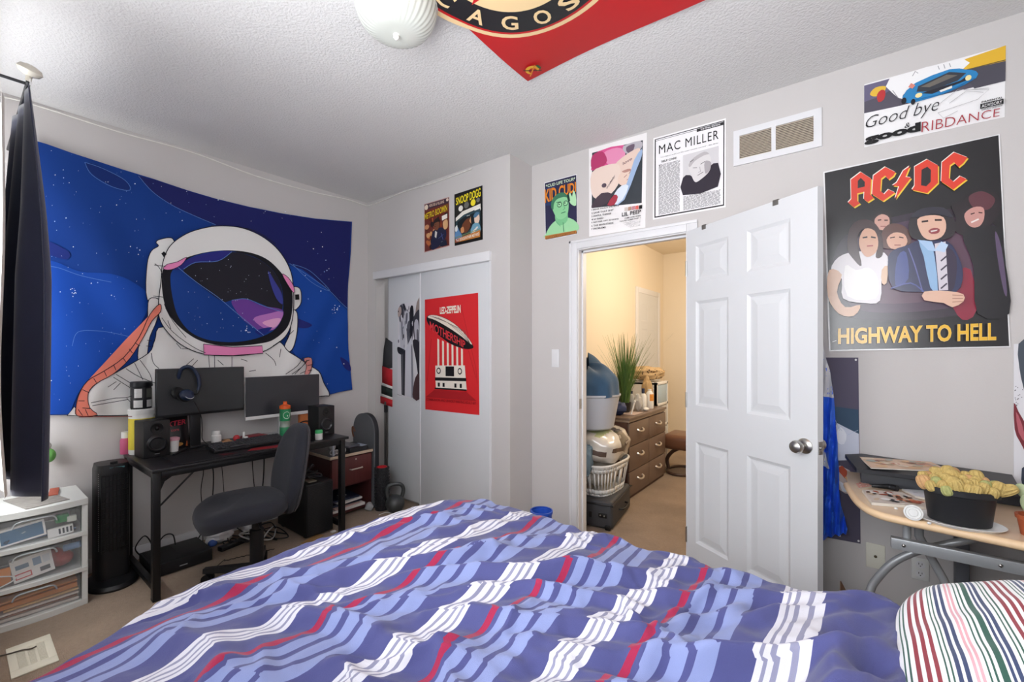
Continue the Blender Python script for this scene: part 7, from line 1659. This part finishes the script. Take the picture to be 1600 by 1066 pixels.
for cy0, cy1 in ((ay0+.004, ymid-.003), (ymid+.003, ay1-.004)):
    for k in range(3):
        mb = MB(); mb.box(ax1-.02, ax1, cy0, cy1, rows2[k]+.003, rows2[k+1]-.004, .003); d = part(mb, 'drawer', M_dres, t)
        p = MB(); yc = (cy0+cy1)/2; zc = (rows2[k]+rows2[k+1])/2+.02; p.tube([(ax1, yc-.06, zc+.008), (ax1+.02, yc-.05, zc-.004), (ax1+.026, yc, zc-.012), (ax1+.02, yc+.05, zc-.004), (ax1, yc+.06, zc+.008)], .009, 8, sub=4); part(p, 'handle', mat('brushed_pull', 'c9c0b4', .3, metal=.6), d)
# grass plant
gp = Vector((-1.72, 4.02, az))
t = thing('grass_plant', 'tall green artificial grass in a dark pot on the dresser', 'plant', tuple(gp))
mb = MB(); mb.lathe([(.001, 0), (.045, 0), (.062, .10), (.058, .102), (.05, .09), (.001, .088)], gp, 24); part(mb, 'pot', M_blk, t)
rs = random.Random(17); mb = MB()
for i in range(150):
    a = rs.uniform(0, 2*math.pi); L = rs.uniform(.42, .70); ln = abs(rs.gauss(0, .10))+.02; b0 = gp+Vector((.04*math.cos(a)*rs.random(), .04*math.sin(a)*rs.random(), .085)); d = Vector((math.cos(a), math.sin(a), 0)); w = Vector((-d.y, d.x, 0))
    prev = None
    for k in range(5):
        s = k/4; c = b0+d*(ln*s**1.6*1.2+.02*s)+Vector((0, 0, L*s)); ww = .0048*(1-s**2)+.0004; cur_ = [c-w*ww, c+w*ww+d*.001]
        if prev: mb.add(prev+cur_, [[0, 1, 3, 2]])
        prev = cur_
gb = part(mb, 'blades', mat('grass_green', '5a7a3c', .6, var=.45, scale=25), t); gb['kind'] = 'stuff'
# things on the dresser
def dbot(name, label, x, y, r, h, m, capm, caph=.03, cat='bottle'):
    return lathe_thing(name, label, cat, Vector((x, y, az)), [(.001, 0), (r*.95, 0), (r, .006), (r, h*.85), (r*.5, h), (.001, h)], m, [('cap', [(.001, h-.002), (r*.45, h-.002), (r*.45, h+caph), (.001, h+caph)], capm)], seg=20)
M_navycap = mat('navy_cap', '2a3350', .4)
dbot('lotion_bottle', 'white bottle with a navy cap on the dresser', -1.66, 4.34, .034, .165, M_wp, M_navycap, .05)
t = dbot('lotion_bottle', 'white bottle with an orange label on the dresser', -1.64, 4.47, .04, .18, M_wp, M_wp, .02)
mb = MB(); an = frange(R(-70), R(10), 8); c0 = Vector((-1.64, 4.47, az)); mb.add([c0+Vector((.0408*math.cos(a), .0408*math.sin(a), z)) for z in (.08, .15) for a in an], [[i, i+1, i+10, i+9] for i in range(8)]); part(mb, 'label', mat('orange_label', 'd9913f', .5, var=.4, scale=60), t)
dbot('spray_bottle', 'slim clear grey bottle behind the white bottles on the dresser', -1.76, 4.28, .03, .16, mat('clear_grey', 'a9aaa8', .2), M_navycap)
crumple('clear_bag', 'crumpled clear bag beside the plant on the dresser', (-1.665, 4.215, az+.085), (.04, .05, .085), mat('clear_wrap', 'c9c9c8', .15, alpha=.8, spec=.8), 'bag')
crumple('blue_pouch', 'navy blue pouch in front of the plant pot on the dresser', (-1.70, 3.83, az+.065), (.07, .06, .065), mat('navy_pouch', '2c3a63', .4), 'pouch')
mb = MB(); mb.cyl((-1.62, 3.93, az), (-1.60, 3.97, az+.12), .008); mb.ball((-1.60, 3.97, az+.12), .012, 10, 8); solo(mb, 'hair_brush', M_wp, 'small pale brush standing by the plant pot on the dresser', 'brush')
mb = MB(); mb.box(-1.72, -1.57, 3.88, 4.10, az+.0005, az+.006, .002); solo(mb, 'tray_mat', mat('pinkish_tray', 'b9a49c', .4, var=.4, scale=40), 'pinkish tray on the dresser in front of the plant', 'tray')
mb = MB(); mb.ball((-1.60, 4.26, az+.018), (.03, .04, .018), 12, 8); solo(mb, 'white_soap', M_wp, 'small white dish before the bottles on the dresser', 'dish')
# white storage tower with a leopard blanket
bx0, bx1, by0, by1, bz = -2.10, -1.66, 4.74, 5.12, .985
t = thing('storage_tower', 'white plastic drawer tower beyond the dresser under a leopard print blanket', 'storage drawers', ((bx0+bx1)/2, (by0+by1)/2, 0))
mb = MB()
for z in (0, .24, .48, .72, bz-.03): mb.box(bx0, bx1, by0, by1, z, z+.028, .003)
for x in (bx0, bx1-.03):
    for y in (by0, by1-.03): mb.box(x, x+.03, y, y+.03, 0, bz)
mb.box(bx0, bx1, by0, by0+.006, .03, bz); part(mb, 'frame', M_wp, t)
for k in range(4):
    z = .03+.24*k; mb = MB(); mb.box(bx0+.03, bx1-.006, by0+.03, by1-.03, z+.002, z+.20, .004); part(mb, 'drawer', mat('drawer_blue' if k == 3 else 'drawer_pale', 'a9bfcf' if k == 3 else 'cfcdc9', .3), t)
mb = MB(); mb.box(bx1-.14, bx1-.07, by0-.004, by0+.004, bz-.04, bz-.02); part(mb, 'handle_slot', M_blk2, t)
M_leo = mat('leopard_fleece', 'b59a73', .9, bump=.3, bscale=200); nt = M_leo.node_tree
vo = nt.nodes.new('ShaderNodeTexVoronoi'); vo.inputs['Scale'].default_value = 30; cr = nt.nodes.new('ShaderNodeValToRGB'); cr.color_ramp.elements[0].position = .22; cr.color_ramp.elements[0].color = lin('3a2c22'); cr.color_ramp.elements[1].position = .30; cr.color_ramp.elements[1].color = lin('bfa47c')
tcn = [q for q in nt.nodes if q.type == 'TEX_COORD'][0]; nt.links.new(tcn.outputs['Object'], vo.inputs['Vector']); nt.links.new(vo.outputs['Distance'], cr.inputs[0]); nt.links.new(cr.outputs[0], nt.nodes['Principled BSDF'].inputs['Base Color'])
mb = softblock('', '', '', (-1.87, 4.93, bz+.09), (.21, .20, .075), None, 2.6, .16, 2.4, 6); solo(mb, 'leopard_blanket', M_leo, 'folded leopard print blanket on the white drawer tower in the hall', 'blanket', smooth=70)
mb = softblock('', '', '', (-1.72, 4.66, .86), (.06, .05, .17), None, 2.2, .2, 2.4, 2); mb2 = mb; mb2.v = [Vector((v.x-.02, v.y+.0, max(v.z, az+.002))) for v in mb2.v]; solo(mb2, 'tan_cloth', mat('tan_fleece', 'b79a70', .9), 'tan cloth standing at the far end of the dresser', 'cloth', smooth=70)
# leather footstool
fx_, fy_ = -1.42, 4.93
M_lea = mat('brown_leather', '6d4a36', .3, var=.15, scale=12, bump=.1, bscale=150)
t = thing('footstool', 'brown leather footstool on a curved wooden base in the hall', 'footstool', (fx_, fy_, 0))
mb = MB(); mb.box(fx_-.19, fx_+.22, fy_-.20, fy_+.20, .27, .43, .05, 4); part(mb, 'cushion', M_lea, t)
mb = MB(); mb.tube([(fx_-.03+.15*math.cos(a), fy_+.20*math.sin(a), .016) for a in frange(0, 5.98, 20)], .015, 10, True); part(mb, 'base_ring', mat('dark_wood_base', '4a352b', .4), t)
mb = MB(); mb.tube([(fx_-.17, fy_, .02), (fx_-.19, fy_, .12), (fx_-.12, fy_, .22), (fx_, fy_, .28)], .02, 10, sub=5); part(mb, 'stem', mat('dark_wood_base', '4a352b', .4), t)
